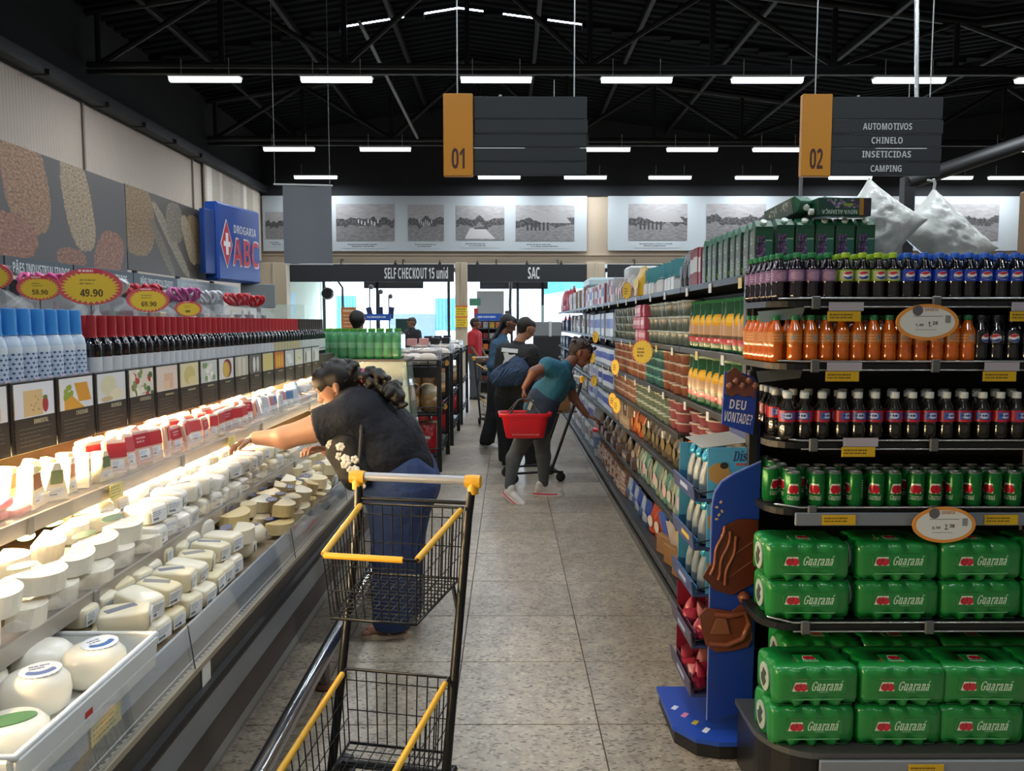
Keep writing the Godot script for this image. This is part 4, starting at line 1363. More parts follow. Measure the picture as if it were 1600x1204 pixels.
func build_wine() -> void:
	var y := 1.362
	# spotted bottles with blue capsules nearest
	for row in 2:
		for i in 7:
			put(bottle_kind("blue"), "wine_bottle", T(-1.81 - row * 0.09, y, -2.78 - i * 0.087 + row * 0.03), "pale spotted bottle with a tall blue capsule on the cooler top", "bottle", "spotted bottles with blue capsules")
	for i in 2:
		solo("red_card_strip", cb(0.01, 0.34, 0.03, 0.002), M("a83a38", 0.5), "narrow red card strip between the spotted bottles", "card", T(-1.855, 1.362, -3.17 - i * 0.087), "red card strips")
	for row in 3:
		for i in 31:
			put(bottle_kind("red"), "wine_bottle", T(-1.80 - row * 0.085 + rng.randf_range(-0.005, 0.005), y, -3.42 - i * 0.083), "dark wine bottle with a red capsule and white label on the cooler top", "bottle", "wine bottles with red capsules")
	for row in 2:
		for i in 9:
			put(bottle_kind("cream"), "wine_bottle", T(-1.80 - row * 0.085, y, -6.02 - i * 0.083), "dark wine bottle with a red capsule and cream label", "bottle", "wine bottles with cream labels")
	for row in 2:
		for i in 11:
			put(bottle_kind("black"), "wine_bottle", T(-1.80 - row * 0.085, y, -6.8 - i * 0.079), "dark wine bottle with a black capsule and pale label", "bottle", "wine bottles with black capsules")
	# low rail that keeps the bottles in
	var r := thing("bottle_rail", "thin grey wire rail along the wine bottles on the cooler", "rail")
	part("wire", bar(Vector3(-1.72, 1.42, -2.6), Vector3(-1.72, 1.42, -7.6), 0.004, 5), M("8c8f92", 0.3, 0.8), r)
	for i in 9:
		part("upright", bar(Vector3(-1.72, 1.36, -2.6 - i * 0.62), Vector3(-1.72, 1.425, -2.6 - i * 0.62), 0.004, 5), M("8c8f92", 0.3, 0.8), r)

	# gift baskets behind the wine
	var shelf := thing("basket_shelf", "dark shelf carrying wrapped gift baskets behind the wine bottles", "shelf", Vector3(-2.72, 0, -5.6))
	part("top", cb(0.55, 0.04, 7.0, 0.006), M("26282a", 0.5), shelf, T(0, 1.5, 0))
	part("back_panel", cb(0.04, 1.5, 7.0, 0.006), M("2c2d2e", 0.6), shelf, T(-0.25, 0, 0))
	for z in [-3.4, -1.1, 1.2, 3.4]:
		part("leg", cb(0.05, 1.5, 0.05, 0.005), M("1c1d1e", 0.5), shelf, T(0.24, 0, z))
	var bows := ["c8202c", "c21f3a", "c94a8a", "d8dde2", "c93a4a", "c05a9a", "d6d8de", "d03a48", "c9242c"]
	var words9 := ["red", "crimson", "pink", "silver", "coral", "violet pink", "white", "bright red", "scarlet"]
	for i in 9:
		var z := -3.35 - i * 0.62
		gift_basket(Vector3(-2.68 + 0.05 * (i % 2), 1.54, z), bows[i], "gift basket wrapped in clear film with a %s bow behind the wine" % words9[i], i)

func gift_basket(at: Vector3, bow: String, label: String, i: int) -> void:
	var t := thing("gift_basket", label, "basket", at, 0.3 * (i % 3))
	var wick := MB.new()
	for k in 5:
		var r := 0.13 + 0.008 * k
		var ring := []
		for j in 16:
			ring.append(Vector3(cos(TAU * j / 16) * r * 1.25, 0.015 + k * 0.022, sin(TAU * j / 16) * r))
		wick.tube(ring, 0.012, 5, true)
	part("wicker", wick.mesh(), M(["5a3a28", "6b4630", "4a3226"][i % 3], 0.7), t)
	part("basket_floor", lat(V2([0, 0.0, 0.14, 0.0, 0.14, 0.01, 0, 0.01]), 14), M("4a3226", 0.8), t)
	var cols := ["2f4a34", "7d2430", "c9b48a", "3a3034", "a8a8ac", "6b3a5a"]
	for k in 5:
		part("present", lat(V2([0, 0.0, 0.03, 0.0, 0.032, 0.01, 0.032, 0.12, 0.012, 0.16, 0.012, 0.2, 0, 0.2]), 10) if k % 2 else cb(0.09, 0.16, 0.06, 0.006), M(cols[(k + i) % 6], 0.35), t, T(-0.1 + 0.05 * k, 0.03, 0.04 * (1 if k % 2 else -1), 0.6 * k))
	# clear film drawn together into a tuft
	var f := MB.new()
	var g := []
	for a in [[0.17, 0.02], [0.19, 0.1], [0.17, 0.2], [0.09, 0.27], [0.025, 0.3], [0.07, 0.36], [0.11, 0.4]]:
		var row := []
		for j in 18:
			var rr: float = a[0] * (1.0 + 0.14 * (1 if j % 2 else -1))
			row.append(Vector3(cos(TAU * j / 18) * rr * 1.15, a[1], sin(TAU * j / 18) * rr))
		g.append(row)
	f.grid(g, true, true)
	part("clear_film", f.mesh(), glass("e8eef0", 0.14, 0.35), t)
	# bow: loops round the tie
	var bm := M(bow, 0.35)
	for k in 11:
		var a := TAU * k / 11.0
		var lo := []
		for j in 9:
			var u := TAU * j / 8.0
			var rad := 0.07 * (1.0 - cos(u)) * 0.9
			lo.append(Vector3(cos(a + 0.25 * sin(u)) * rad, 0.3 + sin(u) * 0.045 + 0.5 * rad, sin(a + 0.25 * sin(u)) * rad))
		var q := MB.new()
		q.tube(lo, 0.014, 4)
		part("bow_loop", q.mesh(), bm, t)

# ================================================================ text and pictures drawn into textures
func ink(im: Image, s: String, x: float, y: float, w: float, h: float, c: String, font := "Droid Sans", weight := 700, slant := 0.0) -> void:
	var f := SystemFont.new()
	f.font_names = PackedStringArray([font])
	f.font_weight = weight
	var t := TextMesh.new()
	t.text = s
	t.font = f
	t.font_size = 24
	t.pixel_size = 0.01
	t.curve_step = 2.0
	t.depth = 0.0
	var a := t.get_mesh_arrays()
	var bb := t.get_aabb()
	var vs: PackedVector3Array = a[Mesh.ARRAY_VERTEX]
	var ix: PackedInt32Array = a[Mesh.ARRAY_INDEX] if a[Mesh.ARRAY_INDEX] != null else PackedInt32Array(range(vs.size()))
	var col := Color(c)
	for i in range(0, ix.size(), 3):
		var p := []
		for k in 3:
			var q := vs[ix[i + k]]
			var ty := (q.y - bb.position.y) / bb.size.y
			p.append(Vector2(x + (q.x - bb.position.x) / bb.size.x * w + slant * (ty - 0.5) * h, y + (1.0 - ty) * h))
		var ar: float = (p[1] - p[0]).cross(p[2] - p[0])
		if absf(ar) < 1e-6:
			continue
		for py in range(maxi(0, int(floor(minf(p[0].y, minf(p[1].y, p[2].y))))), mini(im.get_height(), int(ceil(maxf(p[0].y, maxf(p[1].y, p[2].y)))) + 1)):
			for px in range(maxi(0, int(floor(minf(p[0].x, minf(p[1].x, p[2].x))))), mini(im.get_width(), int(ceil(maxf(p[0].x, maxf(p[1].x, p[2].x)))) + 1)):
				var u := Vector2(px + 0.5, py + 0.5)
				var w0: float = (p[1] - u).cross(p[2] - u) / ar
				var w1: float = (p[2] - u).cross(p[0] - u) / ar
				if w0 >= -0.02 and w1 >= -0.02 and w0 + w1 <= 1.02:
					im.set_pixel(px, py, col)

func star(im: Image, cx: float, cy: float, rx: float, ry: float, c: String, n := 28, deep := 0.8) -> void:
	var col := Color(c)
	for y in im.get_height():
		for x in im.get_width():
			var dx := (x - cx) / rx
			var dy := (y - cy) / ry
			var a := atan2(dy, dx)
			var f := absf(fposmod(a * n / TAU, 1.0) - 0.5) * 2.0
			if sqrt(dx * dx + dy * dy) <= lerpf(deep, 1.0, f):
				im.set_pixel(x, y, col)

# ================================================================ bread department behind
func loaf(im: Image, cx: float, cy: float, rx: float, ry: float, c: String, ang: float, s: int) -> void:
	var nz := noise(s, 0.16, 4)
	var base := Color(c).darkened(0.18)
	var R := int(maxf(rx, ry)) + 1
	for y in range(maxi(0, int(cy) - R), mini(im.get_height(), int(cy) + R)):
		for x in range(maxi(0, int(cx) - R), mini(im.get_width(), int(cx) + R)):
			var dx := x - cx
			var dy := y - cy
			var p := (dx * cos(ang) + dy * sin(ang)) / rx
			var q := (-dx * sin(ang) + dy * cos(ang)) / ry
			var e := pow(absf(p), 2.6) + pow(absf(q), 2.6)
			if e <= 1.0 + 0.1 * nz.get_noise_2d(x, y):
				var k := nz.get_noise_2d(x * 1.6, y * 1.6)
				var cc := base.lerp(Color("33241c") if k < 0.0 else Color("c9b08c"), clampf(absf(k) * 0.75, 0, 0.5))
				im.set_pixel(x, y, cc)

func build_bread_wall() -> void:
	var X := -4.2
	var dark := M("33393d", 0.6)
	var t := thing("bread_shelving", "long dark bread shelving unit behind the gift baskets", "shelving")
	part("back", cb(0.06, 2.05, 8.0, 0.01), M("55565a", 0.6), t, T(X - 0.35, 0, -8.6))
	for k in 7:
		part("upright", cb(0.05, 2.24, 0.05, 0.005), dark, t, T(X - 0.03, 0, -4.35 - k * 1.165))
	for s in 5:
		part("shelf", cb(0.4, 0.03, 8.0, 0.004), dark, t, T(X - 0.16, 0.2 + s * 0.38, -8.6))
	# header strips
	var strips := [[-5.45, -6.58], [-6.58, -7.62], [-7.62, -8.83], [-8.83, -9.98], [-9.98, -11.1], [-11.1, -12.25]]
	for k in strips.size():
		var z0: float = strips[k][0]
		var z1: float = strips[k][1]
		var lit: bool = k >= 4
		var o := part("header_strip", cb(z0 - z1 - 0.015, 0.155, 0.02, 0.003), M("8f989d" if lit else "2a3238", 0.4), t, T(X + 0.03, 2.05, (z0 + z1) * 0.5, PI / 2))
		words("PÃES INDUSTRIALIZADOS", 0.86, 0.105, M("c3c9cb", 0.5), o, T(0.02, 0.08, 0.0115))
	# photo banners of bread
	var im := img(256, 128, "4b4644")
	loaf(im, 30, 34, 44, 60, "6d5140", 0.0, 1)
	loaf(im, 118, 40, 26, 58, "a87a52", -0.12, 2)
	loaf(im, 182, 46, 20, 62, "b59c78", -0.15, 3)
	loaf(im, 96, 104, 32, 26, "a5694c", 0.0, 4)
	loaf(im, 226, 108, 22, 36, "a0664a", 0.3, 5)
	loaf(im, 170, 120, 20, 14, "9b6448", 0.0, 6)
	part("bread_banner", plate(3.3, 0.95, 0.03), Mtex(im, 0.5), t, T(X + 0.0, 2.68, -7.1, PI / 2))
	im = img(192, 128, "4d463d")
	loaf(im, 20, 48, 34, 56, "96764a", 0.0, 7)
	loaf(im, 92, 70, 9, 70, "a49a80", -0.6, 8)
	loaf(im, 70, 84, 8, 50, "7d725c", -0.5, 11)
	loaf(im, 100, 36, 20, 34, "8d8470", 0.0, 9)
	loaf(im, 152, 56, 22, 44, "b79b6c", -0.2, 10)
	loaf(im, 134, 60, 12, 44, "cbb896", -0.3, 12)
	part("bread_banner", plate(2.42, 0.93, 0.03), Mtex(im, 0.5), t, T(X + 0.0, 2.7, -9.98, PI / 2))
	# loaves on the shelves, in bags
	for s in 4:
		for k in 18:
			part("bread_bag", pouch(0.2, 0.22, 0.12), folds(["b08a58", "c9a878", "8d6a44", "b84a3a", "d0c8b8"][(k * 3 + s) % 5], 0.35, 5.0, 0.6), t, T(X - 0.1, 0.23 + s * 0.38, -4.9 - k * 0.42, PI / 2))
	# light, pale stone-look photo panel high on the wall
	var pn := img(128, 96, "a79d8e")
	for i in 5:
		rect(pn, [4, 30, 58, 84, 108][i], 0, [10, 6, 18, 8, 16][i], 96, ["d0cbc0", "c2bbae", "b5ab9b", "d6d2c8", "c0b8aa"][i])
	grain(pn, 0.03)
	solo("wall_banner", plate(4.2, 2.0, 0.04), Mtex(pn, 0.6), "pale streaked photo banner high on the left wall", "banner", T(WL + 0.06, 4.45, -21.2, PI / 2))

	# drug store sign
	var d := thing("pharmacy_sign", "large blue light box sign reading DROGARIA ABC", "sign", Vector3(-3.84, 2.23, -11.43), 1.38)
	var blue := M("17479c", 0.35)
	part("box", cb(1.16, 1.07, 0.22, 0.03), blue, d, T(0, 0, -0.11))
	part("wall_arm", cb(0.3, 0.86, 0.08, 0.01), M("123a84", 0.4), d, T(-0.68, 0.08, -0.08))
	part("diamond_edge", prism_mesh(PV2([0, -0.34, 0.155, 0, 0, 0.34, -0.155, 0]), 0, 0.006), M("e2dfe4", 0.5), d, T(-0.37, 0.51, 0.0))
	part("diamond", prism_mesh(PV2([0, -0.31, 0.138, 0, 0, 0.31, -0.138, 0]), 0.006, 0.01), M("c1253c", 0.5), d, T(-0.37, 0.51, 0.0))
	part("cross", prism_mesh(PV2([-0.03, -0.15, 0.03, -0.15, 0.03, -0.035, 0.085, -0.035, 0.085, 0.035, 0.03, 0.035, 0.03, 0.15, -0.03, 0.15, -0.03, 0.035, -0.085, 0.035, -0.085, -0.035, -0.03, -0.035]), 0.01, 0.014), M("eceaee", 0.5), d, T(-0.37, 0.51, 0.0))
	words("DROGARIA", 0.62, 0.115, M("dfe3ec", 0.5), d, T(0.14, 0.74, 0.004))
	words("ABC", 0.74, 0.41, M("e6d3dc", 0.5), d, T(0.15, 0.42, 0.004))
	words("ABC", 0.70, 0.36, M("c22e46", 0.5), d, T(0.15, 0.42, 0.008))
	var gs := thing("grey_screen", "plain grey screen on a post under the drug store sign", "screen", Vector3(-3.75, 0, -11.9), 0.5)
	part("display", cb(0.5, 0.36, 0.04, 0.01), M("7d868a", 0.4), gs, T(0, 1.87, 0))
	part("post", cb(0.05, 1.87, 0.05, 0.005), M("4a4c50", 0.5), gs)

	# jagged offer cards hung over the gift baskets
	var offers := [[[-2.36, 1.86, -3.6], 0.21, "", "burst offer card cut by the bread strip edge"], [[-2.36, 1.825, -4.0], 0.2, "59.90", "yellow burst offer card priced 59.90 on a red bow"], [[-2.34, 1.852, -4.45], 0.33, "49.90", "largest yellow burst offer card priced 49.90"], [[-2.36, 1.80, -5.2], 0.26, "69.90", "wide yellow burst offer card before silver film"], [[-2.4, 1.755, -5.95], 0.19, "", "small dark yellow burst offer card over the wine"]]
	for o in offers:
		var w: float = o[1]
		var p: Array = o[0]
		var c := thing("offer_card", o[3], "card", Vector3(p[0], p[1], p[2]), 0.35)
		var pic := img(128, 84, "c8505c")
		star(pic, 64, 44, 58, 38, "e0bf3c", 30, 0.82)
		rect(pic, 40, 2, 48, 10, "c23a4c")
		scribble(pic, 42, 4, 44, 1, 6, "eccdd2", 5)
		scribble(pic, 44, 26, 40, 2, 8, "8d7a34", 3)
		if o[2]:
			ink(pic, o[2], 44, 48, 44, 17, "4a3c1c")
		else:
			scribble(pic, 50, 50, 30, 1, 8, "4a3c1c", 12)
		var b := MB.new()
		b.prism(ellipse(w * 0.5, w * 0.31, 32), -0.003, 0.003)
		part("card", b.mesh(), Mtex(pic, 0.5), c)
		part("stem", bar(Vector3(0, -w * 0.3, -0.006), Vector3(0, -w * 0.3 - 0.12, -0.02), 0.004, 4), M("6a6d70", 0.4), c)

# standing bag, closed with a flat seam at the top
func pouch(w: float, h: float, d: float, crimp := 0.0) -> Mesh:
	var k := "pouch%.3f,%.3f,%.3f,%.2f" % [w, h, d, crimp]
	if not meshes.has(k):
		var b := MB.new()
		var g := []
		for r in [[0.02, 0.75, 0.5], [0.0, 0.86, 0.85], [0.07, 0.97, 1.0], [0.3, 1.0, 0.98], [0.55, 0.99, 0.8], [0.78, 0.98, 0.42], [0.92, 0.99, 0.08], [1.0, 1.0 + crimp * 0.1, 0.06]]:
			var row := []
			for j in 14:
				var a := TAU * j / 14
				var wob := 1.0 + (0.03 * sin(5.0 * a + r[0] * 9.0))
				row.append(Vector3(sign(cos(a)) * pow(absf(cos(a)), 0.6) * w * 0.5 * r[1], r[0] * h, sin(a) * d * 0.5 * r[2] * wob))
			g.append(row)
		b.grid(g, true, true)
		meshes[k] = b.mesh()
	return meshes[k]

# ================================================================ tall grocery shelves on the right of the aisle
const GZ0 := -3.18
const GX := 0.99    # front edge of the shelves

func tub(h: float, r: float, body: String, lid: String) -> Node3D:
	var k := "tub%.3f%.3f%s%s" % [h, r, body, lid]
	if not mats.has(k):
		var o := Node3D.new()
		part("bowl", lat(V2([0, 0, r * 0.78, 0, r * 0.86, 0.006, r * 0.97, h * 0.82, r * 0.97, h * 0.84]), 10), M(body, 0.25), o)
		part("lid", lat(V2([r, h * 0.82, r * 1.03, h * 0.86, r * 1.03, h * 0.97, r * 0.96, h, 0, h]), 10), M(lid, 0.25), o)
		mats[k] = o
	return mats[k]

func green_pouch() -> Node3D:
	if not mats.has("green_pouch"):
		var o := Node3D.new()
		var im := img(128, 128, "184a2c")
		rect(im, 6, 49, 60, 23, "b08c6c")
		rect(im, 6, 72, 60, 3, "5a4630")
		rect(im, 12, 76, 38, 9, "a8243a")
		scribble(im, 16, 78, 30, 1, 6, "e0b0b4", 4)
		blob(im, 36, 49, 12, 9, Color("d6a020"))
		blob(im, 36, 49, 8, 5, Color("e2b84a"))
		rect(im, 0, 92, 128, 2, "2f7a48")
		part("bag", pouch(0.15, 0.25, 0.075), Mtex(im, 0.22), o)
		part("top_seal", cb(0.15, 0.018, 0.006, 0.002), M("1f6a3c", 0.25), o, T(0, 0.238, 0))
		mats["green_pouch"] = o
	return mats["green_pouch"]

func grape_carton() -> Node3D:
	if not mats.has("grape_carton"):
		var o := Node3D.new()
		var im := img(64, 128, "1b5c40")
		rect(im, 36, 30, 26, 60, "2f7565")
		rect(im, 36, 28, 26, 4, "a9cabd")
		for i in 110:
			blob(im, 19 + rng.randf_range(-15, 15), 44 + rng.randf_range(-28, 34), 3.6, 3.6, Color(["4a2c5e", "6b4a80", "8d74a0", "351f48"][i % 4]))
		rect(im, 44, 96, 16, 14, "9fc0b4")
		blob(im, 14, 112, 14, 12, Color("9aa53a"))
		var fm := Mtex(im, 0.35)
		part("carton", cb(0.072, 0.185, 0.068, 0.002), M("1d4f3a", 0.35), o)
		part("front_print", plate(0.068, 0.165, 0.002), fm, o, T(0, 0.086, 0.0345))
		var im2 := img(32, 128, "5a6660")
		for i in 26:
			rect(im2, rng.randi_range(3, 20), rng.randi_range(4, 118), rng.randi_range(3, 8), 2, "c9d0c8")
		part("side_print", plate(0.064, 0.165, 0.002), Mtex(im2, 0.35), o, T(-0.037, 0.086, 0, -PI / 2))
		var b := MB.new()
		b.prism(PV2([-0.034, 0.185, 0.034, 0.185, 0.004, 0.212, -0.004, 0.212]), -0.034, 0.034, Transform3D(Basis(Vector3.UP, PI / 2), Vector3.ZERO))
		part("gable_top", b.mesh(), M("1b5c40", 0.35), o)
		part("cap", lat(V2([0.013, 0, 0.013, 0.014, 0, 0.014]), 10), M("dfe8e4", 0.4), o, T(0, 0.197, 0.014, 0, 0.7))
		mats["grape_carton"] = o
	return mats["grape_carton"]

func plain_pack(kind: String, c: String, c2: String, w: float, h: float, d: float) -> Node3D:
	var k := "pk%s%s%s%.3f%.3f%.3f" % [kind, c, c2, w, h, d]
	if not mats.has(k):
		var o := Node3D.new()
		match kind:
			"box":
				part("carton", cb(d, h, w, 0.004), M(c, 0.4), o)
				if c2: part("print_band", plate(w * 0.9, h * 0.4, 0.002), M(c2, 0.4), o, T(-d * 0.5 - 0.001, h * 0.55, 0, -PI / 2))
			"bag":
				part("bag", pouch(w, h, d), folds(c, 0.3, 7.0, 0.7), o, T(0, 0, 0, -PI / 2))
				if c2: part("print_band", prism_mesh(ellipse(w * 0.36, h * 0.2, 14), 0, 0.003), M(c2, 0.35), o, T(-d * 0.48, h * 0.42, 0, -PI / 2))
			"bottle":
				part("bottle", lat(V2([0, 0, w * 0.48, 0, w * 0.5, 0.01, w * 0.5, h * 0.62, w * 0.2, h * 0.82, w * 0.2, h * 0.9]), 10), M(c, 0.25), o)
				part("cap", lat(V2([w * 0.22, h * 0.88, w * 0.22, h, 0, h]), 8), M(c2, 0.4), o)
			"open":   # carton with its lid torn up at the back
				part("tray", cb(d, h * 0.45, w, 0.003), M("cfd4d8", 0.4), o)
				part("contents", cb(d * 0.86, h * 0.12, w * 0.84, 0.01), M("23262a", 0.4), o, T(0, h * 0.44, 0))
				part("flap", plate(w * 0.96, h * 0.75, 0.004), M(c, 0.5), o, T(d * 0.1, h * 0.78, 0, -PI / 2, -0.3))
				part("side_flap", plate(d * 0.9, h * 0.6, 0.004), M(c, 0.5), o, T(0, h * 0.72, w * 0.46, 0, -0.15))
		mats[k] = o
	return mats[k]

func run(proto: Array, called: String, x: float, y: float, z0: float, z1: float, pitch: float, label: String, cat: String, turn := 0.0, lean := 0.0, layers := 1, lh := 0.0) -> void:
	var z := z0
	var i := 0
	while z - pitch * 0.5 > z1:
		for l in layers:
			put(proto[i % proto.size()], called, Transform3D(Basis.from_euler(Vector3(0, turn + rng.randf_range(-0.14, 0.14), lean)) * Basis.from_scale(Vector3(1, rng.randf_range(0.94, 1.0) if layers == 1 else 1.0, rng.randf_range(0.92, 1.0))), Vector3(x + rng.randf_range(-0.008, 0.008), y + l * lh, z - pitch * 0.5)), label, cat, label.replace("on the ", "of the "))
		z -= pitch
		i += 1

func build_gondola() -> void:
	var metal := M("26292b", 0.45, 0.2)
	var edge := M("303436", 0.4, 0.3)
	var bays := 9
	var L := 1.37
	var pale := M("c8cac6", 0.5)
	var tagy := M("c9b97a", 0.5)
	for k in bays:
		var z := GZ0 - L * (k + 0.5)
		var lab := "nearest bay of tall dark grocery shelves behind the sweets display" if k == 0 else ("second bay of tall dark grocery shelves with tubs and bags" if k == 1 else ("bay of tall dark grocery shelves with white and blue packs" if k == 3 else "bay of tall dark grocery shelves along the tiled aisle"))
		var t := thing("shelf_bay", lab, "shelving", Vector3(0, 0, z), 0.0, "" if k in [0, 1, 3] else "bays of the grocery shelves")
		part("back_panel", cb(0.03, 1.86, L - 0.004, 0.003), M("2b2e30", 0.6), t, T(1.47, 0, 0))
		part("upright", cb(0.05, 1.92, 0.035, 0.004), metal, t, T(1.43, 0, L * 0.5 - 0.02))
		part("base", cb(0.46, 0.13, L - 0.004, 0.004), M("35373a", 0.5), t, T(1.225, 0.0, 0))
		part("kick_rail", cb(0.03, 0.05, L - 0.004, 0.004), M("6a675f", 0.4, 0.3), t, T(0.965, 0.0, 0))
		part("base_deck", cb(0.5, 0.022, L - 0.006, 0.003), metal, t, T(1.2, 0.148, 0))
		part("rear_base", cb(0.46, 0.13, L - 0.004, 0.004), M("35373a", 0.5), t, T(1.72, 0.0, 0))
		for h in [0.15, 0.6, 1.05, 1.5]:
			part("rear_shelf", cb(0.44, 0.02, L - 0.006, 0.003), metal, t, T(1.71, h, 0))
		part("deck_lip", cb(0.012, 0.05, L - 0.006, 0.003), edge, t, T(0.945, 0.125, 0))
		var hs := [0.47, 0.76, 1.0, 1.22, 1.51, 1.85] if k > 0 else [0.5, 0.86, 1.22, 1.51, 1.85]
		for h in hs:
			var s := part("shelf", cb(0.42, 0.02, L - 0.006, 0.003), metal, t, T(GX + 0.22, h - 0.02, 0))
			part("shelf_edge", cb(0.012, 0.032, L - 0.01, 0.002), edge, s, T(-0.214, -0.01, 0))
			if h > 0.9 and k < 7:
				for j in 5:
					if (j + k + int(h * 10)) % 2 == 0:
						part("price_tag", plate(0.05, 0.045, 0.003), pale if (j + k) % 3 else tagy, s, T(-0.224, -0.012 - (0.03 if h < 1.1 else 0.0), 0.5 - j * 0.25, -PI / 2, 0.0))
	# end upright facing the shopper
	solo("end_post", cb(0.07, 1.86, 0.04, 0.004), M("3f4547", 0.4, 0.3), "grey steel end post between the drinks end cap and the aisle", "post", T(0.985, 0, GZ0 + 0.01))

	# ---- top shelf
	var y := 1.85
	for i in 9:
		put(grape_carton(), "juice_carton", T(GX + 0.04 + 0.003 * (i % 2), y, GZ0 - 0.05 - i * 0.099), "green grape juice carton in the row along the aisle edge", "carton", "juice cartons along the aisle edge")
	run([plain_pack("box", "7d2a34", "c9cdd0", 0.085, 0.2, 0.07)], "drink_carton", GX + 0.05, y, -4.1, -4.36, 0.09, "dark red and white drink carton on the top shelf", "carton")
	run([plain_pack("bag", "201f24", "4a4a55", 0.11, 0.22, 0.07)], "coffee_bag", GX + 0.06, y, -4.36, -4.76, 0.125, "black coffee bag standing on the top shelf", "bag")
	run([plain_pack("open", "3f8088", "", 0.13, 0.19, 0.11)], "display_carton", GX + 0.08, y, -4.8, -6.0, 0.135, "open display carton with teal lid flap on the top shelf", "carton")
	run([plain_pack("bag", "cfa52c", "e0c860", 0.22, 0.24, 0.12)], "yellow_bag", GX + 0.07, y, -6.1, -6.45, 0.3, "bright yellow bag standing on the top shelf", "bag")
	run([plain_pack("bag", "8d8a86", "b87a84", 0.17, 0.2, 0.1), plain_pack("bag", "a09a94", "c8a0a0", 0.17, 0.22, 0.1)], "clear_bag", GX + 0.07, y, -6.45, -7.5, 0.18, "crumpled greyish bag on the top shelf behind the yellow bag", "bag")
	run([plain_pack("box", "c8ccd4", "3f4a9a", 0.12, 0.24, 0.1), plain_pack("box", "b8bec8", "a83a44", 0.12, 0.22, 0.1), plain_pack("box", "a8323c", "d0d2d6", 0.12, 0.22, 0.1)], "detergent_box", GX + 0.07, y, -7.5, -10.4, 0.14, "red white or blue box in the far row of the top shelf", "box")
	run([plain_pack("box", "a08a74", "8a745e", 0.2, 0.26, 0.16)], "kraft_box", GX + 0.09, y, -10.4, -12.9, 0.24, "brown kraft box in the far row of the top shelf", "box")
	run([plain_pack("bag", "b01f2c", "d8848c", 0.26, 0.42, 0.14), plain_pack("bag", "c42a36", "e0a0a4", 0.26, 0.4, 0.14)], "red_bag", GX + 0.09, y, -12.9, -15.2, 0.32, "tall glossy red bag at the far end of the top shelf", "bag")
	solo("white_crate", cb(0.4, 0.26, 0.36, 0.02), M("c9cfcf", 0.5), "white carton box with dark print on the top shelf back", "box", T(GX + 0.36, y + 0.08, -7.7))
	solo("pale_tray", cb(0.5, 0.12, 0.9, 0.03), M("b7ccd0", 0.35), "pale blue plastic tray lying on the far top shelf", "tray", T(GX + 0.3, y + 0.26, -10.6))
	solo("pale_bundle", pouch(0.5, 0.2, 0.4), M("dfe4e2", 0.35), "white plastic bundle behind the teal cartons on top", "bundle", T(GX + 0.34, y, -6.4))
	# ---- 1.51 and 1.22: green pouches near, tubs, packs
	for h in [1.51, 1.22]:
		for i in 10:
			put(green_pouch(), "snack_pouch", Transform3D(Basis.from_euler(Vector3(0, -1.05 + rng.randf_range(-0.1, 0.1), 0)), Vector3(GX + 0.075 + rng.randf_range(-0.01, 0.01), h, GZ0 - 0.09 - i * 0.125)), "green snack pouch with yellow disc on the %s pouch shelf" % ("upper" if h > 1.3 else "lower"), "pouch", "green pouches on the %s shelf" % ("upper" if h > 1.3 else "lower"))
	var grey := tub(0.09, 0.075, "4c5a58", "8d9a98")
	run([grey], "clear_tub", GX + 0.09, 1.51, -4.5, -5.75, 0.155, "smoky clear tub stacked on the upper middle shelf", "tub", 0.0, 0.0, 3, 0.091)
	run([plain_pack("box", "a8485a", "c8a0a8", 0.16, 0.09, 0.14)], "biscuit_pack", GX + 0.08, 1.51, -5.75, -6.2, 0.17, "pinkish red biscuit pack stacked on the upper middle shelf", "pack", 0, 0, 3, 0.092)
	run([tub(0.065, 0.07, "45504f", "7a8a8a"), tub(0.065, 0.07, "54605c", "8f9c9a")], "clear_tub", GX + 0.09, 1.51, -6.2, -7.55, 0.15, "small dark clear tub stacked on the upper middle shelf", "tub", 0, 0, 4, 0.066)
	var brown := tub(0.062, 0.08, "7a4a36", "a89a8c")
	var tealt := tub(0.062, 0.08, "2f5a5c", "5fa09a")
	var beige := tub(0.062, 0.075, "85604c", "b3a594")
	run([brown], "cake_tub", GX + 0.09, 1.22, -4.5, -5.15, 0.165, "brown cake in a clear lidded tub, tall stack", "tub", 0, 0, 4, 0.063)
	run([tealt], "cake_tub", GX + 0.09, 1.22, -5.15, -5.8, 0.165, "dark tub with a teal lid in a tall stack", "tub", 0, 0, 4, 0.063)
	run([beige, brown], "cake_tub", GX + 0.09, 1.22, -5.8, -7.5, 0.155, "beige lidded cake tub in the stacks below eye level", "tub", 0, 0, 4, 0.063)
	var clearw := tub(0.058, 0.08, "5d6a5c", "a8b0a4")
	var pink := tub(0.06, 0.085, "84444a", "b8a49c")
	run([pink], "jelly_tub", GX + 0.09, 1.0, -4.58, -4.95, 0.175, "dark pink tub with pale lid stacked beside the snack pouches", "tub", 0, 0, 3, 0.061)
	run([clearw], "salad_tub", GX + 0.09, 1.0, -4.95, -6.3, 0.165, "greenish clear tub with pale lid on the price tag shelf", "tub", 0, 0, 3, 0.059)
	run([beige, tub(0.06, 0.075, "7d5a52", "a8988c")], "cake_tub", GX + 0.09, 1.0, -6.3, -7.5, 0.155, "rosy beige tub stacked on the price tag shelf", "tub", 0, 0, 3, 0.061)
	# pink tub stack in the nearest bay, low
	for i in 3:
		for l in 5:
			put(pink, "jelly_tub", T(GX + 0.1, 0.86 + l * 0.061, -3.95 - i * 0.18), "dark pink tub with pale lid in the nearest bay stack", "tub", "pink tubs of the nearest bay")
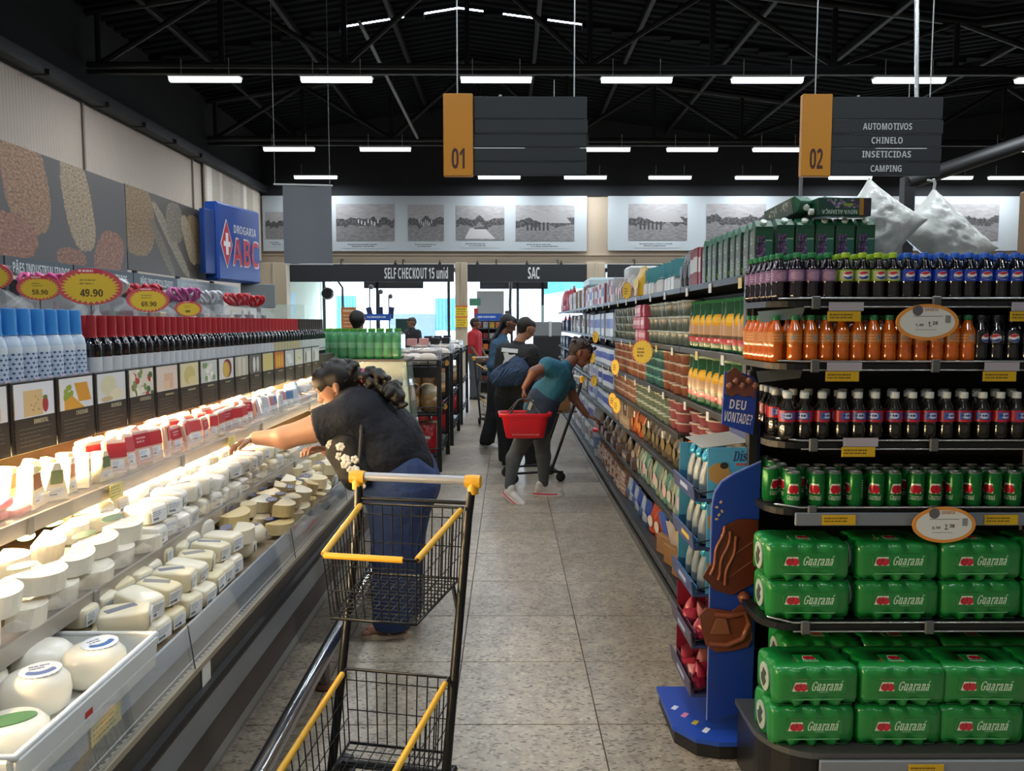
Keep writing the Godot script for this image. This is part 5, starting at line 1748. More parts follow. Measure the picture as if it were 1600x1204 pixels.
	# white packs with blue print, every level
	for h in [0.76, 1.0, 1.22, 1.51]:
		var lv: String = {0.76: "lowest", 1.0: "second", 1.22: "third", 1.51: "topmost"}[h]
		run([plain_pack("box", "b9c6d8", "2c3f9c", 0.2, 0.17 if h < 1.4 else 0.24, 0.16)], "roll_pack", GX + 0.1, h, -7.6, -9.9, 0.22, "white pack with blue print in the %s row of packs" % lv, "pack")
		run([plain_pack("box", "c2c4c6", "8a3a4a", 0.11, 0.17 if h < 1.4 else 0.26, 0.1), plain_pack("box", "6a3a3e", "c0b8b0", 0.11, 0.18, 0.1), plain_pack("box", "4c6a5a", "b8c0b8", 0.11, 0.18, 0.1), plain_pack("bag", "a89468", "5a4a3a", 0.12, 0.19, 0.08)], "grocery_pack", GX + 0.08, h, -9.95, -12.8, 0.17, "small mixed packet in the %s far row" % lv, "packet")
		run([plain_pack("bag", "b02a3a", "d8b0b4", 0.2, 0.2 if h < 1.4 else 0.3, 0.1), plain_pack("box", "2c4a6a", "a8b0c0", 0.18, 0.19, 0.12), plain_pack("box", "3f4a48", "98a09c", 0.18, 0.19, 0.12)], "grocery_bag", GX + 0.09, h, -12.85, -15.2, 0.3, "large dark packet at the far end of the %s row" % lv, "packet")
	# ---- 0.76 and 0.47: bags and boxes
	run([plain_pack("bag", "3a2f22", "6a5a3a", 0.17, 0.2, 0.09), plain_pack("bag", "4a4230", "7d7048", 0.17, 0.2, 0.09)], "dark_bag", GX + 0.08, 0.76, -4.55, -6.0, 0.18, "dark olive bag hanging low behind the price tags", "bag")
	run([plain_pack("bag", "9a4a20", "c87a34", 0.16, 0.2, 0.09)], "amber_bag", GX + 0.08, 0.76, -6.0, -6.5, 0.17, "amber brown bag on the low shelf", "bag")
	run([plain_pack("box", "8d7a66", "a8967d", 0.2, 0.1, 0.18)], "kraft_pack", GX + 0.1, 0.76, -6.5, -7.6, 0.21, "tan packet stacked on the low shelf", "packet", 0, 0, 2, 0.102)
	run([plain_pack("bag", "4a7a74", "c8a8a4", 0.12, 0.22, 0.08), plain_pack("bag", "8a9a8c", "c0b0a8", 0.12, 0.22, 0.08), plain_pack("bag", "6f7d6a", "b8b4a0", 0.12, 0.2, 0.08)], "green_bag", GX + 0.07, 0.47, -4.6, -6.2, 0.13, "grey green bag with pale print on the low shelf", "bag")
	run([plain_pack("bag", "7d3038", "b8888c", 0.14, 0.18, 0.09)], "red_packet", GX + 0.07, 0.5, -3.9, -4.5, 0.15, "dark red packet behind the sweets display", "packet")
	run([plain_pack("bag", "27408a", "c0c8d8", 0.16, 0.24, 0.1), plain_pack("bag", "b8c0d0", "2f4a9a", 0.16, 0.22, 0.1)], "blue_bag", GX + 0.06, 0.86, -3.55, -3.9, 0.17, "blue and white bag above the sweets display", "bag")
	run([plain_pack("box", "5a4a44", "9a8a7a", 0.2, 0.08, 0.2), plain_pack("bag", "7a6a5a", "a89a88", 0.18, 0.2, 0.09)], "grocery_bag", GX + 0.1, 0.47, -6.2, -9.0, 0.2, "brown grey packet on the low shelf past the bags", "packet")
	run([plain_pack("box", "c0c4c8", "4a4a8a", 0.2, 0.2, 0.16)], "roll_pack", GX + 0.1, 0.47, -9.0, -15.0, 0.24, "pale pack in the far low row", "pack")
	# ---- base deck: kraft display boxes with packets, then stacked brown packets
	for i in 6:
		var z := -3.75 - i * 0.24
		var t := thing("kraft_display_box", "open kraft box of snack packets on the bottom deck", "box", Vector3(GX + 0.08, 0.171, z), -PI / 2 + 0.25, "kraft boxes on the bottom deck")
		part("tray", cb(0.19, 0.12, 0.17, 0.003), M("8a6238", 0.7), t)
		part("back_flap", plate(0.19, 0.16, 0.004), M("94693e", 0.7), t, T(0, 0.19, -0.08, 0, -0.15))
		for j in 2:
			part("snack_packet", pouch(0.085, 0.17, 0.04), M([["b8a070", "c8b48a"], ["b0a49a", "c9c4c8"], ["3a58a8", "c8ccd8"]][i % 3][j], 0.3), t, T(-0.045 + j * 0.09, 0.1, 0.02, 0.2, 0.25, 0.15 - 0.3 * j))
	run([plain_pack("bag", "b0482a", "d8c8b0", 0.16, 0.2, 0.1)], "orange_bag", GX + 0.07, 0.171, -5.22, -5.55, 0.17, "orange and white bag on the bottom deck", "bag")
	run([plain_pack("bag", "2c4488", "a8b4c8", 0.17, 0.2, 0.11), plain_pack("bag", "9aa8b8", "3a508a", 0.17, 0.2, 0.11)], "blue_packet", GX + 0.08, 0.171, -5.55, -6.6, 0.175, "blue and white packet on the bottom deck", "packet", 0.0, 0.2)
	run([plain_pack("box", "8a6a58", "b09a88", 0.24, 0.035, 0.2)], "flat_packet", GX + 0.1, 0.171, -6.6, -8.5, 0.25, "flat brown packet in a low stack on the bottom deck", "packet", 0, 0, 5, 0.037)
	var bk := thing("paint_bucket", "white printed bucket with a red lid on the bottom deck", "bucket", Vector3(GX + 0.1, 0.171, -8.72))
	part("pail", lat(V2([0, 0, 0.12, 0, 0.145, 0.27, 0.145, 0.28]), 16), M("9aa2b0", 0.4), bk)
	part("lid", lat(V2([0.15, 0.275, 0.152, 0.3, 0.14, 0.31, 0, 0.31]), 16), M("c0202c", 0.4), bk)
	part("print", lat(V2([0.131, 0.08, 0.1415, 0.22]), 16), M("5a6688", 0.5), bk)
	run([plain_pack("box", "b4b8bc", "6a4a4a", 0.22, 0.24, 0.18)], "bulk_pack", GX + 0.1, 0.171, -9.0, -15.0, 0.26, "large pale pack in the far row of the bottom deck", "pack")
	# round offer tags clipped to the shelf edges
	var oc := img(64, 64, "c8403c")
	star(oc, 32, 32, 32, 32, "d2b43c", 20, 0.9)
	scribble(oc, 16, 22, 32, 3, 9, "6a5424", 5)
	var om := Mtex(oc, 0.5)
	for q in [[0.93, 1.45, -5.45, 0.15, "large yellow and red burst tag beside the green pouches"], [0.93, 0.98, -3.95, 0.13, "yellow burst tag hanging over the blue sweets boxes"], [0.92, 1.27, -6.75, 0.12, "narrow yellow tag on the beige tub stack"], [0.92, 0.97, -6.9, 0.12, "left one of two yellow tags on the price tag shelf"], [0.92, 0.95, -6.65, 0.12, "right one of two yellow tags on the price tag shelf"], [0.92, 1.27, -8.6, 0.11, "pale yellow tag before the white and blue packs"], [0.92, 1.03, -8.4, 0.11, "pale yellow tag under the third row of blue packs"], [0.92, 1.5, -8.3, 0.11, "pale yellow tag by the bent shopper's head"], [0.93, 1.9, -6.2, 0.12, "yellow tag on the top shelf edge by the yellow bag"]]:
		var t := thing("offer_tag", q[4], "tag", Vector3(q[0], q[1], q[2]), -0.5 if q[3] > 0.14 else -1.1)
		part("card", prism_mesh(ellipse(q[3] * 0.5, q[3] * 0.56, 24), -0.002, 0.002), om, t)
		part("clip", bar(Vector3(0.0, 0.0, -0.004), Vector3(0.06, 0.02, -0.02), 0.004, 4), M("88888a", 0.4), t)

# ================================================================ drinks end cap
func soda(kind: String) -> Node3D:
	if mats.has("soda_" + kind):
		return mats["soda_" + kind]
	var o := Node3D.new()
	# colours: drink, label, cap
	var c: Array = {"grape": ["1a0f1c", "8a6a8e", "1f7a44"], "lime": ["140f10", "8fae2e", "9ac02c"], "blue": ["120f14", "1f45b8", "2a64cc"], "orange": ["cc6004", "b86c24", "1f6a3c"], "black": ["0e0f14", "1a1c22", "23262c"], "red": ["1a1710", "b01f34", "c9d0ce"]}[kind]
	var hh := 0.168 if kind != "red" else 0.172
	var r := 0.0265 if kind != "red" else 0.0285
	var body := M(c[0], 0.12)
	body.metallic_specular = 0.75
	part("bottle", lat(V2([0, 0, r * 0.7, 0.001, r * 0.94, 0.008, r, 0.02, r * 0.97, 0.05, r * 0.93, 0.058, r, 0.066, r, 0.108, r * 0.9, 0.118, r * 0.52, 0.14, r * 0.44, 0.15, r * 0.44, 0.155]), 14), body, o)
	var im := img(96, 32, c[1])
	match kind:
		"blue", "lime", "black":
			if kind == "lime":
				rect(im, 30, 3, 34, 26, "b9c48a")
			blob(im, 48, 16, 12, 12, Color("e6e8ea"))
			for y in 32:
				for x in range(34, 62):
					if Vector2(x - 48, y - 16).length() < 11.0:
						var w := 2.0 * sin((x - 40) * 0.3)
						if y < 12 + w:
							im.set_pixel(x, y, Color("c2263a"))
						elif y > 19 + w:
							im.set_pixel(x, y, Color("1f3f94"))
			if kind == "black":
				scribble(im, 64, 10, 24, 2, 8, "b8bcc0", 5)
		"grape":
			blob(im, 48, 16, 16, 12, Color("a88aa8"))
			scribble(im, 12, 8, 18, 3, 7, "c8b4c8", 3)
		"orange":
			scribble(im, 24, 6, 48, 3, 8, "d89a70", 4)
			rect(im, 42, 8, 12, 14, "9a8a80")
		"red":
			rect(im, 34, 5, 28, 20, "3a5aa8")
			blob(im, 48, 14, 9, 8, Color("c8d0e0"))
			scribble(im, 37, 11, 22, 1, 8, "2a3f80", 6)
			rect(im, 6, 4, 12, 22, "d8d8da")
	part("label", lat(V2([r * 1.012, 0.068, r * 1.012, 0.108]), 14), Mtex(im, 0.35), o, T(0, 0, 0, PI))
	part("cap", lat(V2([r * 0.52, 0.15, r * 0.54, 0.152, r * 0.54, hh - 0.002, r * 0.5, hh, 0, hh]), 12), M(c[2], 0.35), o)
	mats["soda_" + kind] = o
	return o

func emblem_image(im: Image, x: float, y: float, s: float) -> void:
	for j in int(22 * s):
		var k := j / (22.0 * s)
		rect(im, x + (1.0 - k) * 7 * s, y + j, 34 * s - (1.0 - k) * 9 * s, 1, "dcd6cc")
	blob(im, x + 13 * s, y + 12 * s, 9 * s, 9 * s, Color("b0182a"))
	blob(im, x + 24 * s, y + 12 * s, 9 * s, 9 * s, Color("c01c30"))
	blob(im, x + 18.5 * s, y + 8 * s, 1.3 * s, 7 * s, Color("7a0f1c"))
	blob(im, x + 33 * s, y + 5 * s, 5 * s, 2.2 * s, Color("2f7a3c"), -0.5)

func soda_can() -> Node3D:
	if not mats.has("soda_can"):
		var o := Node3D.new()
		var im := img(192, 96, "0f6a2c")
		emblem_image(im, 62, 30, 1.35)
		ink(im, "Guaraná", 62, 62, 52, 16, "c8d6c8", "Droid Serif", 700, 0.2)
		scribble(im, 150, 20, 22, 8, 7, "a8c0a8", 2)
		scribble(im, 8, 26, 30, 6, 8, "2c8a48", 3)
		var cm := Mtex(im, 0.25)
		cm.metallic = 0.25
		part("sleeve", lat(V2([0.0255, 0.006, 0.0285, 0.014, 0.0285, 0.108, 0.0245, 0.119]), 18), cm, o, T(0, 0, 0, PI))
		part("end", lat(V2([0, 0.0, 0.022, 0.0, 0.0255, 0.006]), 16), M("8f9694", 0.3, 0.9), o)
		part("lid", lat(V2([0.0245, 0.119, 0.0248, 0.123, 0.0235, 0.123, 0.022, 0.118, 0, 0.118]), 16), M("9aa09e", 0.3, 0.9), o)
		part("ring_pull", cb(0.012, 0.002, 0.02, 0.0008), M("b0b6b4", 0.3, 0.9), o, T(0, 0.1185, 0.004))
		mats["soda_can"] = o
	return mats["soda_can"]

# shrink-wrapped pack of twelve cans: a rounded block that shows the cans as bulges
func can_pack() -> Node3D:
	if not mats.has("can_pack"):
		var o := Node3D.new()
		var b := MB.new()
		var a := 0.143
		var d := 0.1
		var g := []
		for r in [[0.0, -0.012, 0.03], [0.006, -0.003, 0.026], [0.016, 0.0, 0.016], [0.03, 0.0, 0.003], [0.1, 0.0, 0.0015], [0.118, 0.0, 0.006], [0.128, -0.004, 0.009], [0.134, -0.016, 0.004], [0.135, -0.04, 0.0]]:
			var row := []
			var N := 72
			for j in N:
				var u := float(j) / N
				# rounded rectangle walked counter-clockwise seen from above (x right, z toward the shopper)
				var A: float = a + r[1]
				var D: float = d + r[1]
				var ang := TAU * u
				var cx := cos(ang)
				var cz := sin(ang)
				var k := pow(pow(absf(cx) / A, 9.0) + pow(absf(cz) / D, 9.0), -1.0 / 9.0)
				var p := Vector3(cx * k, r[0], cz * k)
				var along := p.x if absf(absf(p.z) - D) < absf(absf(p.x) - A) else p.z
				var pitch := 0.0715 if absf(absf(p.z) - D) < absf(absf(p.x) - A) else 0.0667
				var off := 0.0 if pitch > 0.07 else 0.0333
				var inn: float = r[2] * (0.5 - 0.5 * cos(TAU * (along + off + 0.0357) / pitch + PI)) if pitch > 0.07 else r[2] * (0.5 - 0.5 * cos(TAU * (along + off) / pitch + PI))
				p -= Vector3(cx, 0, cz) * inn * 1.6
				row.append(p)
			g.append(row)
		var top := []
		for j in 72:
			top.append(Vector3(0, 0.133, 0))
		g.append(top)
		b.grid(g, true, true)
		var wrap := M("0d7a30", 0.22)
		wrap.clearcoat_enabled = true
		wrap.clearcoat = 0.5
		part("wrap", b.mesh(), wrap, o)
		part("underside", cb(0.25, 0.004, 0.16, 0.001), M("0a4f22", 0.4), o, T(0, 0.0, 0))
		# front print
		var im := img(160, 48, "0d7a30")
		emblem_image(im, 4, 10, 1.35)
		ink(im, "Guaraná", 62, 6, 88, 32, "cfe0cf", "Droid Serif", 700, 0.25)
		scribble(im, 82, 41, 44, 1, 6, "8fbf98", 2)
		var pm := Mtex(im, 0.22)
		pm.clearcoat_enabled = true
		pm.clearcoat = 0.5
		part("front_print", plate(0.185, 0.05, 0.002), pm, o, T(0.0, 0.074, 0.1005))
		part("slogan", plate(0.17, 0.004, 0.0015), M("5aa86c", 0.4), o, T(0.0, 0.03, 0.1005))
		var it := img(96, 64, "0d7a30")
		emblem_image(it, 20, 10, 1.5)
		ink(it, "Guaraná", 18, 46, 56, 13, "cfe0cf", "Droid Serif", 700, 0.2)
		part("top_print", plate(0.09, 0.06, 0.0015), Mtex(it, 0.25), o, T(0, 0.1345, 0.02, 0, -PI / 2))
		# end seal
		part("end_seal", prism_mesh(ellipse(0.042, 0.048, 20), 0, 0.004), M("9fb0a6", 0.4), o, T(-0.1415, 0.066, 0.0, -PI / 2))
		part("end_mark", prism_mesh(PV2([-0.02, -0.02, 0.0, -0.034, 0.02, -0.01, 0.008, 0.0, 0.022, 0.02, -0.004, 0.03, -0.012, 0.008, -0.024, 0.004]), 0, 0.002), M("3a3f3c", 0.5), o, T(-0.1456, 0.066, 0.0, -PI / 2))
		mats["can_pack"] = o
	return mats["can_pack"]

func build_endcap() -> void:
	var metal := M("17191b", 0.4, 0.2)
	var t := thing("drinks_end_cap", "black end cap shelving stacked with soft drinks", "shelving")
	part("back_panel", cb(1.11, 1.72, 0.03, 0.004), M("131517", 0.6), t, T(1.525, 0, -3.15))
	part("side_panel", cb(0.02, 1.74, 0.45, 0.004), metal, t, T(2.09, 0, -2.9))
	# shelves with rounded left corner
	var lev := [[1.727, -2.755, 0.93], [1.508, -2.735, 0.925], [1.234, -2.715, 0.92], [1.008, -2.67, 0.905], [0.63, -2.595, 0.865]]
	for s in lev:
		var x0: float = s[2]
		var z0: float = s[1]
		var p := PackedVector2Array()
		p.append(Vector2(2.08, 3.12))
		if s[0] < 1.4:
			p.append(Vector2(0.972, 3.12))
			p.append(Vector2(0.972, 2.84))
			p.append(Vector2(x0, 2.84))
		else:
			p.append(Vector2(x0, 3.12))
		for i in 7:
			var a := PI / 2 * i / 6.0
			p.append(Vector2(x0 + 0.1 - 0.1 * cos(a), -z0 + 0.1 - 0.1 * sin(a)))
		p.append(Vector2(2.08, -z0))
		var b := MB.new()
		# outline lies flat: (x, -z); turn it so that its thickness points up
		b.prism(p, 0.0, 0.022, Transform3D(Basis(Vector3(1, 0, 0), Vector3(0, 0, -1), Vector3(0, 1, 0)), Vector3.ZERO))
		var sh := part("shelf", b.mesh(), metal, t, T(0, s[0] - 0.022, 0))
		var wire := M("b9bec0", 0.2, 0.6)
		part("rail_wire", tubes([[Vector3(x0 + 0.03, 0.03, z0 - 0.05), Vector3(x0 + 0.1, 0.03, z0 + 0.006), Vector3(2.08, 0.03, z0 + 0.006)]], 0.0035, 5), wire, sh)
		part("rail_wire", tubes([[Vector3(x0 + 0.1, 0.0, z0 + 0.008), Vector3(2.08, 0.0, z0 + 0.008)]], 0.003, 5), wire, sh)
		for k in 3:
			part("rail_clip", cb(0.03, 0.045, 0.012, 0.003), M("55595b", 0.4), sh, T(x0 + 0.14 + k * 0.42, -0.008, z0 + 0.01))
	# price rail boards on the can shelf and the base, and grey side brackets
	part("price_board", cb(1.09, 0.045, 0.012, 0.003), M("737b86", 0.4), t, T(1.53, 0.955, -2.655))
	part("price_board", cb(1.06, 0.06, 0.012, 0.003), M("7a828c", 0.4), t, T(1.545, 0.168, -2.458))
	for s in [[1.68, -2.82], [1.465, -2.82]]:
		part("side_bracket", prism_mesh(PV2([-0.07, -0.03, 0.07, -0.012, 0.08, 0.025, -0.08, 0.01]), 0, 0.008), M("7f9296" if s[0] > 1.6 else "4a4d4c", 0.4), t, T(0.975, s[0], s[1], -0.2))
	# base with a rounded front corner
	var bp := PackedVector2Array()
	bp.append(Vector2(2.08, 3.12))
	bp.append(Vector2(0.972, 3.12))
	bp.append(Vector2(0.972, 2.84))
	bp.append(Vector2(0.86, 2.84))
	for i in 9:
		var a := PI / 2 * i / 8.0
		bp.append(Vector2(0.86 + 0.17 - 0.17 * cos(a), 2.475 + 0.17 - 0.17 * sin(a)))
	bp.append(Vector2(2.08, 2.475))
	var bb := MB.new()
	bb.prism(bp, 0.0, 0.225, Transform3D(Basis(Vector3(1, 0, 0), Vector3(0, 0, -1), Vector3(0, 1, 0)), Vector3.ZERO))
	part("base", bb.mesh(), M("191a1c", 0.35, 0.2), t)
	bp = PackedVector2Array()
	bp.append(Vector2(2.08, 3.12))
	bp.append(Vector2(0.968, 3.12))
	bp.append(Vector2(0.968, 2.845))
	bp.append(Vector2(0.85, 2.845))
	for i in 9:
		var a := PI / 2 * i / 8.0
		bp.append(Vector2(0.85 + 0.18 - 0.18 * cos(a), 2.465 + 0.18 - 0.18 * sin(a)))
	bp.append(Vector2(2.08, 2.465))
	bb = MB.new()
	bb.prism(bp, 0.0, 0.02, Transform3D(Basis(Vector3(1, 0, 0), Vector3(0, 0, -1), Vector3(0, 1, 0)), Vector3.ZERO))
	part("base_rim", bb.mesh(), M("55585a", 0.3, 0.4), t, T(0, 0.226, 0))
	var base_top := 0.247

	# --- drinks, shelf by shelf
	var A := [[1.021, "grape"], [1.075, "grape"], [1.132, "grape"], [1.191, "lime"], [1.25, "lime"], [1.306, "lime"], [1.358, "lime"]]
	for k in 12:
		A.append([1.412 + k * 0.0545, "blue"])
	var nm := {"grape": ["grape soda bottle with violet label and green cap on the top shelf", "grape soda bottles"], "lime": ["cola bottle with lime green label and cap", "lime label cola bottles"], "blue": ["cola bottle with blue label and blue cap", "blue label cola bottles"], "orange": ["orange soda bottle with green cap", "orange soda bottles"], "black": ["cola bottle with black label and black cap", "black label cola bottles"], "red": ["dark soda bottle with red label and white cap", "red label soda bottles"]}
	for a in A:
		for row in 3:
			put(soda(a[1]), "soda_bottle", T(a[0] + rng.randf_range(-0.003, 0.003), 1.728, -2.80 - row * 0.062, rng.randf_range(-0.35, 0.35)), nm[a[1]][0], "bottle", nm[a[1]][1])
	for row in 6:
		put(soda("grape"), "soda_bottle", T(0.968 - 0.003 * row, 1.728, -2.83 - row * 0.053, rng.randf()), nm["grape"][0], "bottle", nm["grape"][1])
	for k in 12:
		for row in 2:
			put(soda("orange"), "soda_bottle", T(1.011 + k * 0.0555, 1.509, -2.78 - row * 0.062, rng.randf_range(-0.5, 0.5)), nm["orange"][0], "bottle", nm["orange"][1])
	for row in 6:
		put(soda("orange"), "soda_bottle", T(0.955 - 0.002 * row, 1.509, -2.81 - row * 0.053, rng.randf()), nm["orange"][0], "bottle", nm["orange"][1])
	for k in 7:
		for row in 2:
			put(soda("black"), "soda_bottle", T(1.668 + k * 0.056, 1.509, -2.78 - row * 0.062, rng.randf_range(-0.7, 0.7)), nm["black"][0], "bottle", nm["black"][1])
	for k in 17:
		for row in 3:
			put(soda("red"), "soda_bottle", T(0.986 + k * 0.0625 + rng.randf_range(-0.004, 0.004) + (0.022 if row == 1 else 0.0), 1.235, -2.76 - row * 0.066, rng.randf_range(-0.6, 0.6)), nm["red"][0], "bottle", nm["red"][1])
	for row in 4:
		put(soda("red"), "soda_bottle", T(1.003, 1.235, -2.9 - row * 0.06, rng.randf()), nm["red"][0], "bottle", nm["red"][1])
	var turns := [0.1, -0.35, 0.25, -1.3, -0.3, 0.4, -0.1, 0.1, -1.2, -0.9, -0.8, -0.7, 0.2, -0.6]
	var xs := [0.996, 1.08, 1.138, 1.213, 1.287, 1.347, 1.427, 1.49, 1.563, 1.628, 1.698, 1.768, 1.84, 1.9, 1.97, 2.035]
	for k in xs.size():
		for row in 3:
			put(soda_can(), "drink_can", T(xs[k] + (0.012 if row == 1 else 0.0), 1.009, -2.715 - row * 0.064, turns[(k + row * 3) % 14]), "green soda can with red fruit emblem on the can shelf", "can", "green soda cans")
	for row in 4:
		put(soda_can(), "drink_can", T(0.945 if row == 0 else 1.005, 1.009, -2.8 - row * 0.075, 0.8 - row), "green soda can with red fruit emblem on the can shelf", "can", "green soda cans")
	var nth := ["beside the sweets display", "second from the sweets display", "third from the sweets display", "fourth from the sweets display"]
	for col in 4:
		for l in 2:
			var x: float = [1.035, 1.34, 1.625, 1.91][col] - 0.006 * l
			put(can_pack(), "can_pack", T(x, 0.631 + l * 0.136, -2.72, 0.02 * (col - 1)), "green wrapped can pack on the pack shelf, %s layer, %s" % [["lower", "upper"][l], nth[col]], "can pack", "can packs on the middle shelf")
			var xb: float = [1.01, 1.3, 1.575, 1.86][col] + 0.008 * l
			put(can_pack(), "can_pack", T(xb, base_top + l * 0.136, -2.6, 0.03 * (1 - col) * (l + 1) * 0.5), "green wrapped can pack on the bottom deck, %s layer, %s" % [["lower", "upper"][l], nth[col]], "can pack", "can packs on the bottom deck")
	for col in 4:
		put(can_pack(), "can_pack", T([1.125, 1.41, 1.695, 1.93][col], base_top, -2.815, 0.0), "green pack of cans in the back row of the bottom deck", "can pack", "can packs in the back row")
		put(can_pack(), "can_pack", T([1.125, 1.41, 1.695, 1.93][col], base_top + 0.136, -2.815, 0.0), "green pack of cans in the back row of the bottom deck", "can pack", "can packs in the back row")

	# yellow price tags
	var im := img(96, 30, "c9a416")
	scribble(im, 6, 8, 84, 2, 9, "4a3c0c", 4)
	var ty := Mtex(im, 0.5)
	for g in [[1.165, 1.672, -2.735, "on the top drinks shelf"], [1.8, 1.672, -2.735, "on the top drinks shelf at the right"], [1.155, 1.465, -2.71, "on the orange soda shelf"], [1.70, 1.465, -2.71, "under the black label colas"], [1.211, 1.205, -2.69, "under the red label sodas"], [1.132, 0.977, -2.646, "on the grey board under the green cans"], [1.69, 0.977, -2.646, "on the grey board right of the white oval sign"], [1.36, 0.2, -2.449, "on the grey board of the bottom deck"]]:
		var o := thing("price_tag", "yellow price tag " + g[3], "price tag", Vector3(g[0], g[1], g[2]))
		part("card", plate(0.115, 0.034, 0.003), ty, o)
		if g[1] > 1.1:
			part("holder", plate(0.12, 0.03, 0.003), M("a9a6b2", 0.3), o, T(0.006, 0.034, 0.002))
	# oval offer signs
	for s in [[1.437, 1.652, -2.70, "1.", "20", "white oval offer sign hanging before the orange sodas"], [1.48, 0.966, -2.62, "2.", "38", "white oval offer sign hanging above the green can packs"]]:
		var o := thing("offer_sign", s[5], "sign", Vector3(s[0], s[1], s[2]))
		part("rim", prism_mesh(ellipse(0.108, 0.062, 36), -0.003, 0.0), M("d98f3c", 0.45), o)
		part("face", prism_mesh(ellipse(0.095, 0.051, 36), 0.0, 0.001), M("d3d8d6", 0.45), o)
		part("seal", prism_mesh(ellipse(0.018, 0.018, 18), 0.001, 0.002), M("5a5c60", 0.5), o, T(-0.035, 0.04, 0))
		words("OFERTA", 0.046, 0.011, M("b07a4a", 0.5), o, T(0.012, 0.043, 0.002))
		part("rule", plate(0.1, 0.0025, 0.001), M("8d9498", 0.5), o, T(0.0, 0.02, 0.0015))
		part("code", plate(0.018, 0.026, 0.001), M("84888a", 0.5), o, T(0.07, 0.01, 0.0015))
		words("3,19" if s[3] == "2." else "1,49", 0.028, 0.01, M("3f4448", 0.5), o, T(-0.028, -0.01, 0.002))
		words(s[3], 0.012, 0.018, M("23272a", 0.5), o, T(0.008, -0.007, 0.002))
		words(s[4], 0.018, 0.012, M("23272a", 0.5), o, T(0.026, -0.003, 0.002))
		part("rule", plate(0.07, 0.002, 0.001), M("9aa0a4", 0.5), o, T(-0.005, -0.026, 0.0015))

	# --- on top of the gondola end: cartons, a lying carton, two white sacks
	var top := thing("top_shelf", "dark top shelf of the gondola end under the juice cartons", "shelf", Vector3(1.75, 1.838, -3.45))
	part("board", cb(1.06, 0.02, 0.52, 0.003), metal, top, T(-0.12, 0, 0))
	part("bracket", cb(0.03, 0.2, 0.4, 0.004), metal, top, T(-0.55, -0.2, 0))
	part("bracket", cb(0.03, 0.2, 0.4, 0.004), metal, top, T(0.35, -0.2, 0))
	for k in 5:
		for row in 2:
			put(grape_carton(), "juice_carton", T([1.118, 1.2, 1.28, 1.362, 1.445][k] + 0.02 * row, 1.858, -3.24 - row * 0.085), "green grape juice carton on top of the gondola end", "carton", "juice cartons on the gondola end")
	var lc := thing("lying_carton", "grape juice carton lying upside down on the other cartons", "carton", Vector3(1.345, 2.076, -3.22), 0.04)
	part("carton", cb(0.215, 0.072, 0.07, 0.002), M("17402f", 0.35), lc)
	var li := img(128, 48, "1b4f44")
	for i in 80:
		blob(li, 20 + rng.randf() * 76, 4 + rng.randf() * 22, 3.2, 3, Color(["4a3560", "8d7aa0", "6b5a84", "b0a8c0"][i % 4]))
	rect(li, 100, 0, 11, 48, "b5892e")
	rect(li, 111, 0, 17, 48, "3a3444")
	rect(li, 60, 14, 24, 8, "8fae3c")
	var tx := img(96, 18, "1b4f44")
	ink(tx, "NOVA ALIANÇA", 3, 1, 90, 16, "cfe0d8")
	tx.rotate_180()
	li.blit_rect(tx, Rect2i(0, 0, 96, 18), Vector2i(2, 28))
	part("side_print", plate(0.205, 0.066, 0.002), Mtex(li, 0.35), lc, T(0, 0.036, 0.0355))
	part("cap", lat(V2([0.013, 0, 0.013, 0.016, 0, 0.016]), 10), M("dfe8e4", 0.4), lc, T(-0.115, 0.02, 0, 0, 0, PI / 2))
	for k in 2:
		put(grape_carton(), "juice_carton", Transform3D(Basis.from_euler(Vector3(1.35, 0.4 + k * 0.5, 0.2 * k)), Vector3(1.13 + k * 0.07, 2.09, -3.42 + k * 0.03)), "tumbled grape juice carton behind the lying carton", "carton", "tumbled juice cartons")
	white_sack(Vector3(1.555, 2.06, -3.36), 0.30, 0.29, 0.17, "puffy white sack leaning by the juice cartons", -0.66, 3, false)
	white_sack(Vector3(1.9, 2.02, -3.46), 0.38, 0.25, 0.18, "puffy white sack with a knotted corner slumping right", -0.80, 8, true)
	var cr := thing("wood_cabinet", "light wooden cabinet edge standing beyond the white sacks", "cabinet", Vector3(2.545, 0.0, -3.5))
	part("frame", cb(0.5, 2.228, 0.04, 0.006), M("8a6a48", 0.55), cr)
	part("stile", cb(0.05, 2.228, 0.1, 0.006), M("8f7050", 0.55), cr, T(-0.245, 0, 0.0))
	part("panel", cb(0.4, 2.1, 0.02, 0.004), M("5a3c2a", 0.5), cr, T(0.01, 0.06, 0.03))

